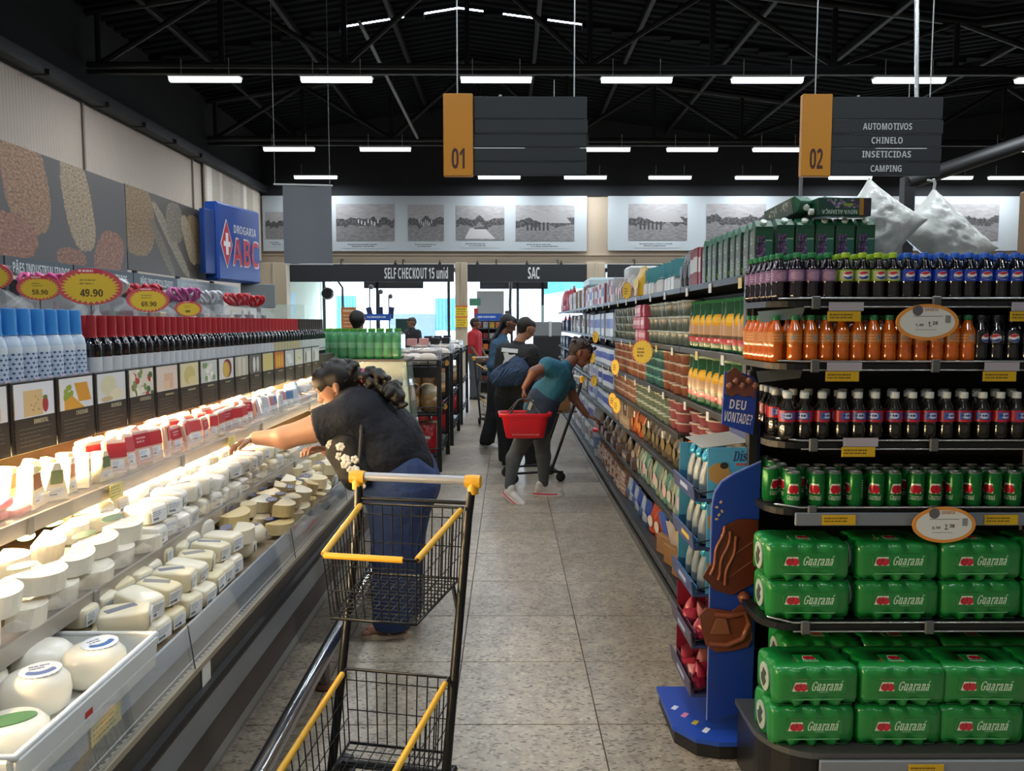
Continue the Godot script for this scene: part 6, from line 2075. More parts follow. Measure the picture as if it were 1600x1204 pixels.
# pillow-shaped sack resting on one corner; at is its middle
func white_sack(at: Vector3, w: float, h: float, d: float, label: String, tilt: float, s: int, knot: bool) -> void:
	var o := thing("white_sack", label, "sack", at)
	var nz := noise(s, 7.0, 4)
	var b := MB.new()
	for side in [1.0, -1.0]:
		var g := []
		for i in 25:
			var row := []
			for j in 25:
				var u := j / 12.0 - 1.0
				var v := i / 12.0 - 1.0
				var q := sqrt(maxf(0.0, (1.0 - u * u) * (1.0 - v * v)))
				var x := u * w * 0.5 * (1.0 - 0.1 * (1.0 - v * v))
				var y := v * h * 0.5 * (1.0 - 0.1 * (1.0 - u * u))
				var n := nz.get_noise_3d(x * 1.5, y * 1.5, s + side) + 0.7 * nz.get_noise_3d((x + y) * 3.0, (x - y) * 0.9, s * 2.0 + side)
				row.append(Vector3(x, y, side * (q * d * 0.5 + q * n * 0.022)))
			g.append(row)
		b.grid(g, false, side < 0.0)
	var m := folds("e0e4df", 0.3, 3.0, 0.3)
	var bs := Basis.from_euler(Vector3(-0.12, -0.15, tilt))
	part("bag", b.mesh(), m, o, Transform3D(bs, Vector3.ZERO))
	if knot:
		var c := bs * Vector3(-w * 0.49, h * 0.49, 0)
		part("tied_corner", tubes([[c - Vector3(0, 0.01, 0), c + Vector3(0.004, 0.02, 0), c + Vector3(-0.006, 0.038, 0.004)]], 0.006, 6), m, o)
		part("tied_corner", tubes([[c + Vector3(0, 0.03, 0), c + Vector3(-0.03, 0.034, 0)]], 0.004, 6), m, o)

# ================================================================ chocolate display at the shelf corner
func build_display() -> void:
	var blue := M("173a94", 0.4)
	var t := thing("sweets_display", "blue cardboard chocolate display with five trays at the shelf corner", "display stand")
	# base
	var bp := PV2([0.655, 2.98, 0.72, 2.885, 0.8, 2.86, 0.93, 2.86, 0.955, 2.885, 0.955, 3.3, 0.655, 3.3])
	var xf := Transform3D(Basis(Vector3(1, 0, 0), Vector3(0, 0, -1), Vector3(0, 1, 0)), Vector3.ZERO)
	var b := MB.new()
	b.prism(bp, 0.0, 0.055, xf)
	part("foot", b.mesh(), M("141519", 0.5), t)
	b = MB.new()
	b.prism(PV2([0.645, 2.975, 0.715, 2.878, 0.795, 2.85, 0.935, 2.85, 0.963, 2.88, 0.963, 3.31, 0.645, 3.31]), 0.055, 0.072, xf)
	part("base_board", b.mesh(), M("1d46a8", 0.4), t)
	for k in 4:
		part("base_mark", plate([0.035, 0.04, 0.035, 0.04][k], 0.02, 0.001), M(["c3cce4", "c77aa0", "b9a83c", "d3d8e4"][k], 0.5), t, T(0.685 + k * 0.028, 0.0725, -3.12 + k * 0.06, 0.9, -PI / 2))
	# black post and back
	part("post", cb(0.04, 1.42, 0.04, 0.004), M("141519", 0.5), t, T(0.935, 0.05, -2.99))
	part("back_board", cb(0.02, 1.2, 0.36, 0.003), M("1a2f6a", 0.5), t, T(0.955, 0.07, -3.16))
	# side board facing the shopper
	b = MB.new()
	b.prism(PV2([0.776, 0.106, 0.9, 0.14, 0.935, 0.165, 0.948, 0.2, 0.96, 1.122, 0.86, 1.075, 0.815, 1.045, 0.79, 1.005, 0.779, 0.95]), 0.0, 0.012)
	part("side_board", b.mesh(), blue, t, T(0, 0, -2.962))
	b = MB.new()
	b.prism(PV2([0.774, 0.102, 0.902, 0.136, 0.938, 0.162, 0.951, 0.198, 0.963, 1.127, 0.858, 1.079, 0.812, 1.049, 0.786, 1.007, 0.776, 0.95]), -0.002, 0.0)
	part("board_edge", b.mesh(), M("9fb0d8", 0.5), t, T(0, 0, -2.962))
	# chocolate bar artwork, cut out and proud of the board
	b = MB.new()
	b.prism(PV2([0.745, 0.68, 0.79, 0.63, 0.86, 0.61, 0.947, 0.66, 0.952, 0.9, 0.93, 0.905, 0.88, 0.905, 0.835, 0.885, 0.815, 0.87, 0.81, 0.835, 0.795, 0.79, 0.79, 0.74, 0.765, 0.72]), 0.0, 0.008)
	part("chocolate_bar", b.mesh(), M("5a2a1c", 0.35), t, T(0, 0, -2.948))
	for k in 3:
		var pts := []
		for i in 9:
			var v := i / 8.0
			pts.append(Vector3(0.772 + 0.026 * k + 0.05 * v + 0.006 * sin(9.0 * v + k), 0.69 - 0.02 * k + 0.19 * v, 0.01))
		part("wafer_edge", tubes([pts], 0.0065, 6), M("8a4c32", 0.4), t, T(0, 0, -2.948))
	for k in 2:
		part("bar_groove", plate(0.13, 0.004, 0.003), M("7d4836", 0.4), t, T(0.9, 0.72 + k * 0.075, -2.939, 0, 0, 0.62))
	b = MB.new()
	b.prism(PV2([0.735, 0.53, 0.745, 0.47, 0.76, 0.415, 0.8, 0.385, 0.86, 0.39, 0.92, 0.405, 0.94, 0.44, 0.935, 0.49, 0.945, 0.56, 0.935, 0.6, 0.9, 0.575, 0.86, 0.545, 0.8, 0.555, 0.76, 0.56]), 0.0, 0.01)
	part("chocolate_swirl", b.mesh(), M("6b3826", 0.25), t, T(0, 0, -2.948))
	part("swirl_ridge", tubes([[Vector3(0.77, 0.42, 0.01), Vector3(0.84, 0.415, 0.014), Vector3(0.9, 0.44, 0.014), Vector3(0.925, 0.5, 0.014), Vector3(0.905, 0.545, 0.014), Vector3(0.85, 0.53, 0.014), Vector3(0.79, 0.535, 0.012)]], 0.011, 7), M("7d4630", 0.22), t, T(0, 0, -2.948))
	part("swirl_peak", prism_mesh(PV2([0.775, 0.46, 0.85, 0.46, 0.835, 0.52, 0.8, 0.525]), 0.01, 0.018), M("82503a", 0.25), t, T(0, 0, -2.948))
	part("swirl_ball", lat(V2([0, -0.026, 0.018, -0.018, 0.026, 0, 0.018, 0.018, 0, 0.026]), 12), M("7a4630", 0.2), t, T(0.905, 0.6, -2.94))
	for k in 5:
		part("crumb", cb(0.012, 0.008, 0.004, 0.001), M("b8977a", 0.6), t, T(0.795 + 0.012 * (k % 3), 0.9 + 0.018 * k, -2.948, 0, 0, k))
	# header board
	b = MB.new()
	b.prism(PV2([0.808, 1.268, 0.926, 1.226, 0.94, 1.42, 0.925, 1.445, 0.88, 1.462, 0.815, 1.466]), 0.0, 0.012)
	part("header_board", b.mesh(), M("1b3f9c", 0.4), t, T(0, 0, -2.962))
	b = MB.new()
	b.prism(PV2([0.818, 1.385, 0.84, 1.372, 0.86, 1.385, 0.885, 1.372, 0.91, 1.378, 0.925, 1.365, 0.935, 1.42, 0.92, 1.44, 0.88, 1.455, 0.85, 1.485, 0.82, 1.462]), 0.0, 0.006)
	part("header_chocolate", b.mesh(), M("6b3f30", 0.3), t, T(0, 0, -2.949))
	for k in 5:
		part("header_nut", lat(V2([0, -0.014, 0.011, -0.008, 0.015, 0, 0.011, 0.008, 0, 0.014]), 10), M("7d5140", 0.25), t, T(0.832 + 0.024 * k, 1.415 + 0.018 * (k % 2), -2.943))
	words("DEU", 0.062, 0.035, M("d6dcea", 0.5), t, T(0.866, 1.342, -2.9485, 0, 0, -0.12))
	words("VONTADE?", 0.108, 0.038, M("d6dcea", 0.5), t, T(0.868, 1.292, -2.9485, 0, 0, -0.16))
	# trays
	for k in 5:
		var y: float = [0.965, 0.775, 0.59, 0.385, 0.19][k]
		var tr := part("tray", cb(0.235, 0.008, 0.36, 0.002), M("2a3358", 0.5), t, T(0.835, y, -3.15))
		part("tray_lip", cb(0.008, 0.062, 0.36, 0.002), M("32406f" if k < 3 else "4a4458", 0.45), tr, T(-0.118, 0, 0, 0, 0, 0.12))
		part("lip_print", plate(0.13, 0.018, 0.002), M("98a6c8" if k != 1 else "c3a63c", 0.5), tr, T(-0.1265, 0.034, 0.02 if k != 1 else 0.06, -PI / 2, 0, 0))
		part("side_wire", tubes([[Vector3(-0.118, 0.03, 0.18), Vector3(0.118, 0.075, 0.182)]], 0.0025, 5), M("1c1d22", 0.4, 0.5), tr)
	# boxes in the trays: blue biscuit boxes above, pink ones below
	for k in 3:
		var y: float = [0.974, 0.784, 0.599][k]
		var o := thing("biscuit_box", ["top light blue biscuit box in the sweets display", "middle light blue biscuit box in the sweets display", "lowest light blue biscuit box in the sweets display"][k], "box", Vector3(0.83, y, -3.15), 0.0, "blue biscuit boxes in the display")
		var wall := M("4fa0cc", 0.4)
		part("end_wall", cb(0.17, 0.17 if k else 0.2, 0.004, 0.001), wall, o, T(0.02, 0, 0.166))
		part("front_wall", cb(0.004, 0.03, 0.33, 0.001), M("6a6f72" if k == 0 else "4fa0cc", 0.4), o, T(-0.098, 0, 0))
		part("far_wall", cb(0.2, 0.17, 0.004, 0.001), wall, o, T(0, 0, -0.166))
		part("back_wall", cb(0.004, 0.2, 0.33, 0.001), M("8d8a80", 0.6), o, T(0.1, 0, 0))
		part("flap", cb(0.19, 0.003, 0.3, 0.001), M("9a968a", 0.6), o, T(0.02, 0.2 if k == 0 else 0.175, -0.03, 0, 0, 0.12))
		part("biscuit_print", prism_mesh(PV2([-0.035, -0.03, 0.0, -0.05, 0.04, -0.045, 0.045, 0.0, 0.03, 0.03, -0.01, 0.035, -0.04, 0.015]), 0, 0.002), M("a8854e", 0.5), o, T(-0.022, 0.105, 0.168))
		part("chip_print", prism_mesh(ellipse(0.016, 0.013, 14), 0.002, 0.003), M("2f2420", 0.5), o, T(-0.002, 0.13, 0.168))
		if k == 0:
			words("Dis", 0.05, 0.04, M("1c2a60", 0.5), o, T(0.06, 0.168, 0.1695), "Droid Serif", 700, "lettering", 0.2)
			part("red_print", plate(0.035, 0.008, 0.001), M("b84a4a", 0.5), o, T(0.062, 0.135, 0.169))
		for j in 6:
			var pk := part("wafer_packet", pouch(0.05, 0.15, 0.05), M("7d8b94", 0.3), o, T(-0.06 + 0.055 * (j % 2), 0.005, 0.12 - (j / 2) * 0.1, -PI / 2))
			part("foil_top", pouch(0.05, 0.04, 0.03), M("2f9cc4", 0.2, 0.3), pk, T(0, 0.135, 0))
	for k in 2:
		var y: float = [0.394, 0.199][k]
		var o := thing("bonbon_box", ["upper dark pink bonbon box in the sweets display", "bottom dark pink bonbon box in the sweets display"][k], "box", Vector3(0.83, y, -3.15), 0.0, "pink bonbon boxes in the display")
		part("end_wall", cb(0.13, 0.15, 0.004, 0.001), M("8a2038", 0.4), o, T(0.03, 0, 0.166))
		part("pale_print", plate(0.075, 0.1, 0.002), M("aeb2b0", 0.5), o, T(0.045, 0.055, 0.169))
		part("gold_print", plate(0.1, 0.012, 0.002), M("b5823c", 0.5), o, T(0.03, 0.135, 0.169))
		part("front_wall", cb(0.004, 0.05, 0.33, 0.001), M("5f3038", 0.5), o, T(-0.098, 0, 0))
		part("back_wall", cb(0.004, 0.19, 0.33, 0.001), M("6b5248", 0.6), o, T(0.1, 0, 0))
		part("far_wall", cb(0.2, 0.15, 0.004, 0.001), M("8a2038", 0.4), o, T(0, 0, -0.166))
		for j in 14:
			part("bonbon", pouch(0.06, 0.07, 0.045), M(["9a2440", "b84a5c", "a83048", "c07a80"][j % 4], 0.25), o, T(-0.07 + 0.05 * (j % 3), 0.01 + 0.035 * (j / 7), 0.13 - (j / 2 % 6) * 0.05, rng.randf() * 3.0, rng.randf_range(-0.4, 0.4), rng.randf_range(-0.5, 0.5)))

# ================================================================ freezer end, bottle pack, bakery racks
func build_racks() -> void:
	# second cabinet that closes the row of the cooler
	var t := thing("end_freezer", "brown fronted freezer cabinet with a glass side under the green bottles", "freezer", Vector3(0, 0, 0))
	part("body", cb(1.05, 0.42, 0.8, 0.01), M("6b6a66", 0.5), t, T(-1.5, 0, -8.12))
	part("brown_front", cb(0.96, 0.84, 0.03, 0.006), M("7a5a44", 0.35), t, T(-1.52, 0.42, -7.74))
	part("top", cb(1.02, 0.03, 0.8, 0.006), M("55483c", 0.5), t, T(-1.52, 1.26, -8.12))
	part("back", cb(0.04, 0.84, 0.8, 0.006), M("5f544a", 0.5), t, T(-2.0, 0.42, -8.12))
	b_glass_side(t)
	for k in 4:
		part("wrapped_stock", pouch(0.2, 0.22, 0.16), M(["b98a68", "c9a284", "a87a5c", "c0b0a0"][k], 0.3), t, T(-1.16 + 0.03 * k, 1.0 - 0.06 * k, -7.9 - 0.13 * k, 0.4 * k))
	part("stock_shelf", cb(0.6, 0.02, 0.7, 0.004), M("8a8a86", 0.5), t, T(-1.3, 0.8, -8.12))

	# shrink-wrapped green bottles
	var gb := Node3D.new()
	var gm := M("1f8f4a", 0.15)
	part("bottle", lat(V2([0, 0, 0.035, 0.0, 0.042, 0.012, 0.042, 0.08, 0.039, 0.09, 0.042, 0.1, 0.042, 0.2, 0.034, 0.235, 0.014, 0.272, 0.014, 0.285]), 12), gm, gb)
	part("label", lat(V2([0.0426, 0.11, 0.0426, 0.165]), 12), M("5fae7a", 0.4), gb)
	part("cap", lat(V2([0.017, 0.28, 0.017, 0.302, 0, 0.302]), 10), M("4f9a1c", 0.4), gb)
	for i in 9:
		for j in 4:
			put(gb, "green_bottle", T(-1.82 + i * 0.088, 1.291, -7.86 - j * 0.088), "green soda bottle wrapped in film on the freezer top", "bottle", "green bottles on the freezer top")
	solo("shrink_film", cb(0.81, 0.272, 0.37, 0.03), glass("c8f0d4", 0.12, 0.08), "clear shrink film round the green bottles on the freezer", "film", T(-1.468, 1.2905, -7.992))

	# three black bakery racks in a line
	var black := M("17181a", 0.5)
	var spans := [[-8.62, -9.85], [-10.5, -12.0], [-12.7, -14.5]]
	for k in 3:
		var z0: float = spans[k][0]
		var z1: float = spans[k][1]
		var r := thing("bakery_rack", ["nearest black metal bakery rack with cakes and bread bags", "middle black metal bakery rack along the aisle", "farthest black metal bakery rack near the tills"][k], "rack", Vector3(-1.12, 0, (z0 + z1) * 0.5))
		var L := z0 - z1
		for sx in [-1, 1]:
			for sz in [-1, 1]:
				part("post", cb(0.05, 1.24, 0.05, 0.004), black, r, T(sx * 0.36, 0, sz * (L * 0.5 - 0.025)))
		for y in [0.16, 0.62, 1.14]:
			var s := part("shelf", cb(0.7, 0.03, L - 0.02, 0.004), black, r, T(0, y, 0))
			var w := []
			for q in [0.05, 0.1]:
				w.append([Vector3(-0.36, q, L * 0.5), Vector3(0.36, q, L * 0.5), Vector3(0.36, q, -L * 0.5)])
			for q in 6:
				w.append([Vector3(0.36, 0, L * 0.5 - q * L / 5), Vector3(0.36, 0.1, L * 0.5 - q * L / 5)])
			for q in 3:
				w.append([Vector3(-0.2 + q * 0.22, 0, L * 0.5), Vector3(-0.2 + q * 0.22, 0.1, L * 0.5)])
			part("guard_wire", tubes(w, 0.007, 5), black, s)
		part("end_plate", cb(0.7, 0.1, 0.02, 0.004), black, r, T(0, 1.05, L * 0.5 - 0.02))
	# cakes, buns and bread
	var cake := Node3D.new()
	part("cake", lat(V2([0, 0, 0.115, 0, 0.118, 0.01, 0.118, 0.05, 0.105, 0.06, 0, 0.062]), 16), M("5a4238", 0.6), cake)
	part("icing", lat(V2([0.108, 0.058, 0.104, 0.068, 0.06, 0.072, 0, 0.072]), 16), M("c9b9a8", 0.5), cake)
	part("dome", lat(V2([0.128, 0.0, 0.128, 0.07, 0.115, 0.082, 0, 0.084]), 16), glass("eef2f2", 0.16), cake)
	part("board", lat(V2([0, -0.004, 0.135, -0.004, 0.135, 0.0, 0, 0.0]), 16), M("8d8a86", 0.5), cake)
	for k in 3:
		var z0: float = spans[k][0]
		var n: int = [3, 4, 4][k]
		var where: String = ["nearest", "middle", "farthest"][k]
		for i in n:
			for j in 2:
				for l in 2:
					put(cake, "domed_cake", T(-0.93 - j * 0.3, 1.176 + l * 0.09, z0 - 0.42 - i * 0.3), "iced cake under a clear dome on the %s bakery rack" % where, "cake", "domed cakes on the %s rack" % where)
		for i in 4:
			var o := solo("wrapped_buns", soft(0.22, 0.14, 0.2, 0.75), folds(["cdbfae", "d6ccc0", "c2ab94", "cfc6bc"][i], 0.3, 6.0, 1.0), "clear bag of pale buns at the front of the %s bakery rack" % where, "buns", T(-0.9 - 0.14 * i, 1.172, z0 - 0.14, 0.4 * i, 0.12), "bun bags on the %s rack" % where)
		for i in 6:
			solo("bread_loaf_bag", soft(0.2, 0.2, 0.3, 0.7), folds(["a07a4c", "c0a078", "b58a5a", "c9b898", "8d6a44", "a8845c"][i], 0.3, 6.0, 1.0), "bagged brown loaf on the middle shelf of the %s rack" % where, "bread", T(-0.9 - 0.19 * (i % 3), 0.65 + 0.1 * (i / 3), z0 - 0.19 - 0.1 * (i / 3), 0.35 - 0.3 * (i % 3), 0.12), "bread bags on the %s rack" % where)
		for i in 4:
			solo("snack_bag", pouch(0.24, 0.34, 0.13), folds(["a81c24", "8d2a24", "b0a48c", "7d5a3c"][i], 0.25, 5.0, 0.8), "large snack bag on the bottom shelf of the %s rack" % where, "bag", T(-0.92 - 0.26 * (i % 2), 0.192, z0 - 0.14 - 0.22 * (i / 2), 0.2 * i), "snack bags on the %s rack" % where)
	var st := thing("snack_bag_print", "white printed panel on the red snack bag of the near rack", "label", Vector3(-0.92, 0.34, -8.68))
	var im := img(48, 48, "a81c24")
	rect(im, 4, 4, 40, 12, "d8dcd4")
	scribble(im, 6, 22, 36, 3, 8, "e0c8c4", 4)
	part("panel", plate(0.13, 0.13, 0.004), Mtex(im, 0.4), st)
	for k in 7:
		solo("black_cake_box", cb(0.12, 0.09, 0.2, 0.006), M(["c9918c", "c9918c", "1c1a1c", "221e20", "1c1a1c", "241f20", "1c1a1c"][k], 0.4), ["pink cake box on top of the bakery racks", "black cake box on top of the bakery racks"][0 if k < 2 else 1], "box", T(-1.3 + (k % 4) * 0.13, 1.345, -10.66 - 0.3 * (k % 4) - (0.0 if k < 4 else 2.2)), "cake boxes on the racks")
	# round orange offer tags on the rack corners
	for k in 2:
		solo("rack_tag", prism_mesh(ellipse(0.03, 0.035, 20), -0.003, 0.003), M("d9953c", 0.5), ["orange tag at the top corner of the nearest rack", "orange tag at the middle shelf of the nearest rack"][k], "tag", T(-0.75, [1.16, 0.66][k], [-9.6, -9.3][k], 0.3))

func b_glass_side(t: Node3D) -> void:
	var b := MB.new()
	b.prism(PV2([0, 0.42, 0.86, 0.42, 0.86, 0.62, 0.46, 1.27, 0, 1.27]), -0.006, 0.006)
	part("glass_side", prism_mesh(PV2([-2.0, 0.42, -0.92, 0.42, -0.95, 0.7, -1.0, 1.27, -2.0, 1.27]), -0.006, 0.006), glass("cfe0d4", 0.3), t, T(0, 0, -7.71))
	part("glass_edge", tubes([[Vector3(-0.92, 0.42, -7.71), Vector3(-0.95, 0.7, -7.71), Vector3(-1.0, 1.27, -7.71)]], 0.012, 6), M("4a5a52", 0.3), t)
	part("long_glass", cb(0.012, 0.86, 0.8, 0.003), glass("cfe0d4", 0.3), t, T(-0.97, 0.42, -8.12, 0, 0, 0.09))

# ================================================================ hanging signs
func build_signs() -> void:
	var yellow := M("b87a08", 0.5)
	var slate := M("111a1e", 0.6)
	var cable := M("a9adb0", 0.4, 0.5)
	var ink_d := M("3a1008", 0.5)
	var texts := ["AUTOMOTIVOS", "CHINELO", "INSETICIDAS", "CAMPING"]
	for s in [[-0.52, -0.283, 0.642, "01", "hanging aisle sign 01 with yellow panel and blank dark slats"], [2.364, 2.605, 3.515, "02", "hanging aisle sign 02 listing AUTOMOTIVOS and CAMPING"]]:
		var x0: float = s[0]
		var x1: float = s[1]
		var x2: float = s[2]
		var t := thing("aisle_sign", s[4], "sign", Vector3(0, 0, -6.5))
		part("number_panel", cb(x1 - x0, 0.65, 0.06, 0.006), yellow, t, T((x0 + x1) * 0.5, 2.828, 0.01))
		words(s[3], 0.105, 0.16, ink_d, t, T((x0 + x1) * 0.5, 2.968, 0.042))
		var ys := [2.84, 2.953, 3.063, 3.173, 3.287, 3.47]
		for k in 5:
			var o := part("slat", cb(x2 - x1 - 0.012, ys[k + 1] - ys[k] - 0.008, 0.035, 0.004), slate, t, T((x1 + x2) * 0.5 + (0.006 if k == 3 else 0.0), ys[k], -0.006 + 0.006 * (k % 2)))
			if s[3] == "02" and k < 4:
				var w: String = texts[3 - k]
				words(w, 0.036 * w.length(), 0.052, M("b7bdbf", 0.55), t, T((x1 + x2) * 0.5, ys[k] + 0.054, 0.022))
		part("cable", bar(Vector3(x0 + 0.112, 3.47, 0), Vector3(x0 + 0.112, 7.4, 0), 0.005, 4), cable, t)
		part("cable", bar(Vector3(x2 - 0.11, 3.46, 0), Vector3(x2 - 0.11, 7.2, 0), 0.005, 4), cable, t)
		part("cable", bar(Vector3(x2 - 0.27, 3.46, -0.02), Vector3(x2 - 0.27, 3.6, -0.02), 0.003, 4), cable, t)
		part("eyelet", lat(V2([0.0, 0, 0.012, 0.004, 0.012, 0.014, 0, 0.018]), 8), cable, t, T(x1 + 0.22, 3.462, 0))
	solo("steel_hanger_pipe", bar(Vector3(3.36, 3.46, -6.62), Vector3(3.27, 5.6, -6.62), 0.018, 8), M("c9cdd0", 0.25, 0.8), "pale steel pipe rising behind the second aisle sign", "pipe")
	solo("thin_hanger_rod", bar(Vector3(3.26, 3.8, -8.9), Vector3(3.26, 0.0, -8.9), 0.02, 6), M("5a5d60", 0.5), "thin grey rod rising from behind the juice cartons", "rod")
	# grey cloth banner on a rod
	var t := thing("cloth_banner", "plain grey cloth banner hanging from a white rod", "banner", Vector3(-3.01, 2.53, -12.0))
	var b := MB.new()
	var g := []
	for i in 9:
		var row := []
		for j in 13:
			var u := j / 12.0
			var v := i / 8.0
			row.append(Vector3(-0.365 + 0.73 * u, 1.16 * v, 0.012 * sin(u * 7.0 + v) + 0.006 * sin(v * 5.0)))
		g.append(row)
	b.grid(g)
	var cloth := M("6f757a", 0.75)
	part("cloth", b.mesh(), cloth, t)
	part("hem_bar", cb(0.74, 0.02, 0.02, 0.004), M("c9cccc", 0.4), t, T(0, -0.01, 0))
	part("top_rod", bar(Vector3(-0.5, 1.185, 0), Vector3(0.38, 1.165, 0), 0.014, 8), M("c9cccc", 0.4), t)
	part("cord", bar(Vector3(-0.48, 1.19, 0), Vector3(-0.48, 5.0, 0), 0.004, 4), M("8a8d90", 0.5), t)
	part("cord", bar(Vector3(0.34, 1.17, 0), Vector3(0.34, 5.1, 0), 0.004, 4), M("8a8d90", 0.5), t)

# ================================================================ carts and basket
func cart(at: Vector3, turn: float, label: String, detail: bool, single := false) -> Node3D:
	var t := thing("shopping_cart", label, "cart", at, turn)
	var black := M("1a1b1d", 0.32, 0.3)
	var yel := M("d9a52c", 0.4)
	# frame
	for s in [-1, 1]:
		part("post", tubes([[Vector3(s * 0.222, 1.06, 0.0), Vector3(s * 0.216, 1.03, 0.01), Vector3(s * 0.21, 0.95, 0.03), Vector3(s * 0.202, 0.1, 0.33)]], 0.0165, 8), black, t)
		part("base_rail", tubes([[Vector3(s * 0.202, 0.11, 0.33), Vector3(s * 0.2, 0.1, 0.22), Vector3(s * 0.2, 0.1, 0.2)], [Vector3(s * 0.202, 0.11, 0.33), Vector3(s * 0.18, 0.1, 0.72)]], 0.014, 6), black, t)
		part("handle_cap", lat(V2([0, -0.03, 0.024, -0.028, 0.026, 0.0, 0.024, 0.028, 0, 0.03]), 12), yel, t, T(s * 0.222, 1.075, 0, 0, 0, PI / 2))
		part("handle_collar", lat(V2([0.02, 0, 0.022, 0.05, 0.018, 0.06, 0, 0.06]), 10), yel, t, T(s * 0.222, 1.03, 0.004))
		part("strut", tubes([[Vector3(s * 0.17, 0.725, 0.1), Vector3(s * 0.206, 0.62, 0.147)]], 0.008, 6), black, t)
	part("handle", bar(Vector3(-0.2, 1.078, 0), Vector3(0.2, 1.078, 0), 0.0165, 12), M("a6aab4", 0.35, 0.3), t)
	part("cross_bar", bar(Vector3(-0.2, 1.0, 0.02), Vector3(0.2, 1.0, 0.02), 0.008, 6), black, t)
	part("cross_bar", bar(Vector3(-0.2, 0.1, 0.24), Vector3(0.2, 0.1, 0.24), 0.014, 6), black, t)
	part("cross_bar", bar(Vector3(-0.18, 0.1, 0.72), Vector3(0.18, 0.1, 0.72), 0.014, 6), black, t)
	# two wire baskets: [rear z, front z, rear width, front width, rim rear, rim front, floor rear, floor front]
	var tiers := [[0.035, 0.46, 0.385, 0.31, 0.985, 0.915, 0.725, 0.70], [0.22, 0.82, 0.375, 0.32, 0.435, 0.36, 0.17, 0.15]]
	if single:
		tiers.pop_back()
	for k in tiers:
		basket_part(t, k, M("6b5236", 0.5) if single else black, black if single else yel, detail)
	for s in [[-1, 0.22], [1, 0.22], [-1, 0.72], [1, 0.72]]:
		var w := part("caster", cb(0.035, 0.06, 0.05, 0.004), M("2a2b2d", 0.4), t, T(s[0] * 0.19, 0.05, s[1]))
		part("wheel", lat(V2([0, -0.014, 0.045, -0.014, 0.05, -0.008, 0.05, 0.008, 0.045, 0.014, 0, 0.014]), 16), M("202124", 0.5), w, T(0, -0.001, 0.0, 0, 0, PI / 2))
	return t

func basket_part(t: Node3D, k: Array, black: Material, yel: Material, detail: bool) -> void:
	var zr: float = k[0]
	var zf: float = k[1]
	var wr: float = k[2] * 0.5
	var wf: float = k[3] * 0.5
	var rim := func(s: float, u: float) -> Vector3: return Vector3(s * lerpf(wr, wf, u), lerpf(k[4], k[5], u), lerpf(zr, zf, u))
	var flo := func(s: float, u: float) -> Vector3: return Vector3(s * (lerpf(wr, wf, u) - 0.012), lerpf(k[6], k[7], u), lerpf(zr + 0.008, zf - 0.03, u))
	var wires := []
	var n := 13 if detail else 8
	for s in [-1.0, 1.0]:
		for i in n + 1:
			var u := float(i) / n
			wires.append([rim.call(s, u), flo.call(s, u)])
		for q in [0.33, 0.66, 1.0]:
			wires.append([rim.call(s, 0.0).lerp(flo.call(s, 0.0), q), rim.call(s, 1.0).lerp(flo.call(s, 1.0), q)])
	var m := 10 if detail else 6
	for e in [0.0, 1.0]:
		for i in range(1, m):
			var x := lerpf(-1.0, 1.0, float(i) / m)
			wires.append([rim.call(x, e), flo.call(x, e)])
		for q in [0.15, 0.55, 1.0]:
			wires.append([rim.call(-1.0, e).lerp(flo.call(-1.0, e), q), rim.call(1.0, e).lerp(flo.call(1.0, e), q)])
	for i in range(1, m):
		var x := lerpf(-1.0, 1.0, float(i) / m)
		wires.append([flo.call(x, 0.0), flo.call(x, 1.0)])
	for i in range(1, n):
		wires.append([flo.call(-1.0, float(i) / n), flo.call(1.0, float(i) / n)])
	var o := part("wire_basket", tubes(wires, 0.0024, 4), black, t)
	part("rim_wire", tubes([[rim.call(-1.0, 0.0), rim.call(-1.0, 1.0), rim.call(1.0, 1.0), rim.call(1.0, 0.0), rim.call(-1.0, 0.0)], [flo.call(-1.0, 0.0), flo.call(-1.0, 1.0), flo.call(1.0, 1.0), flo.call(1.0, 0.0), flo.call(-1.0, 0.0)]], 0.0055, 6), black, o)
	for s in [-1.0, 1.0]:
		part("yellow_sleeve", bar(rim.call(s, 0.06), rim.call(s, 0.98), 0.0105, 8), yel, o)
	part("yellow_sleeve", bar(rim.call(-0.97, 1.0), rim.call(0.72, 1.0), 0.0105, 8), yel, o)

func build_carts() -> void:
	cart(Vector3(-0.345, 0, -2.87), -0.2, "two basket black wire shopping cart with yellow rails beside the cooler", true)
	var c2 := cart(Vector3(0.72, 0, -8.35), -1.35, "black cart with a brown wire basket behind the teal shirt shopper", false, true)
	solo("cart_carton", cb(0.26, 0.17, 0.3, 0.006), M("7a5a38", 0.7), "brown woven carton lying in the cart behind the teal shopper", "box", T(0.48, 0.735, -8.29, -1.35))
	cart(Vector3(-0.35, 0, -13.0), 0.3, "wire cart with green goods waiting near the bread racks", false)
	solo("green_melon_bag", pouch(0.24, 0.12, 0.2), M("2f8a4a", 0.4), "green bagged goods lying in the cart by the racks", "bag", T(-0.22, 0.255, -12.6))

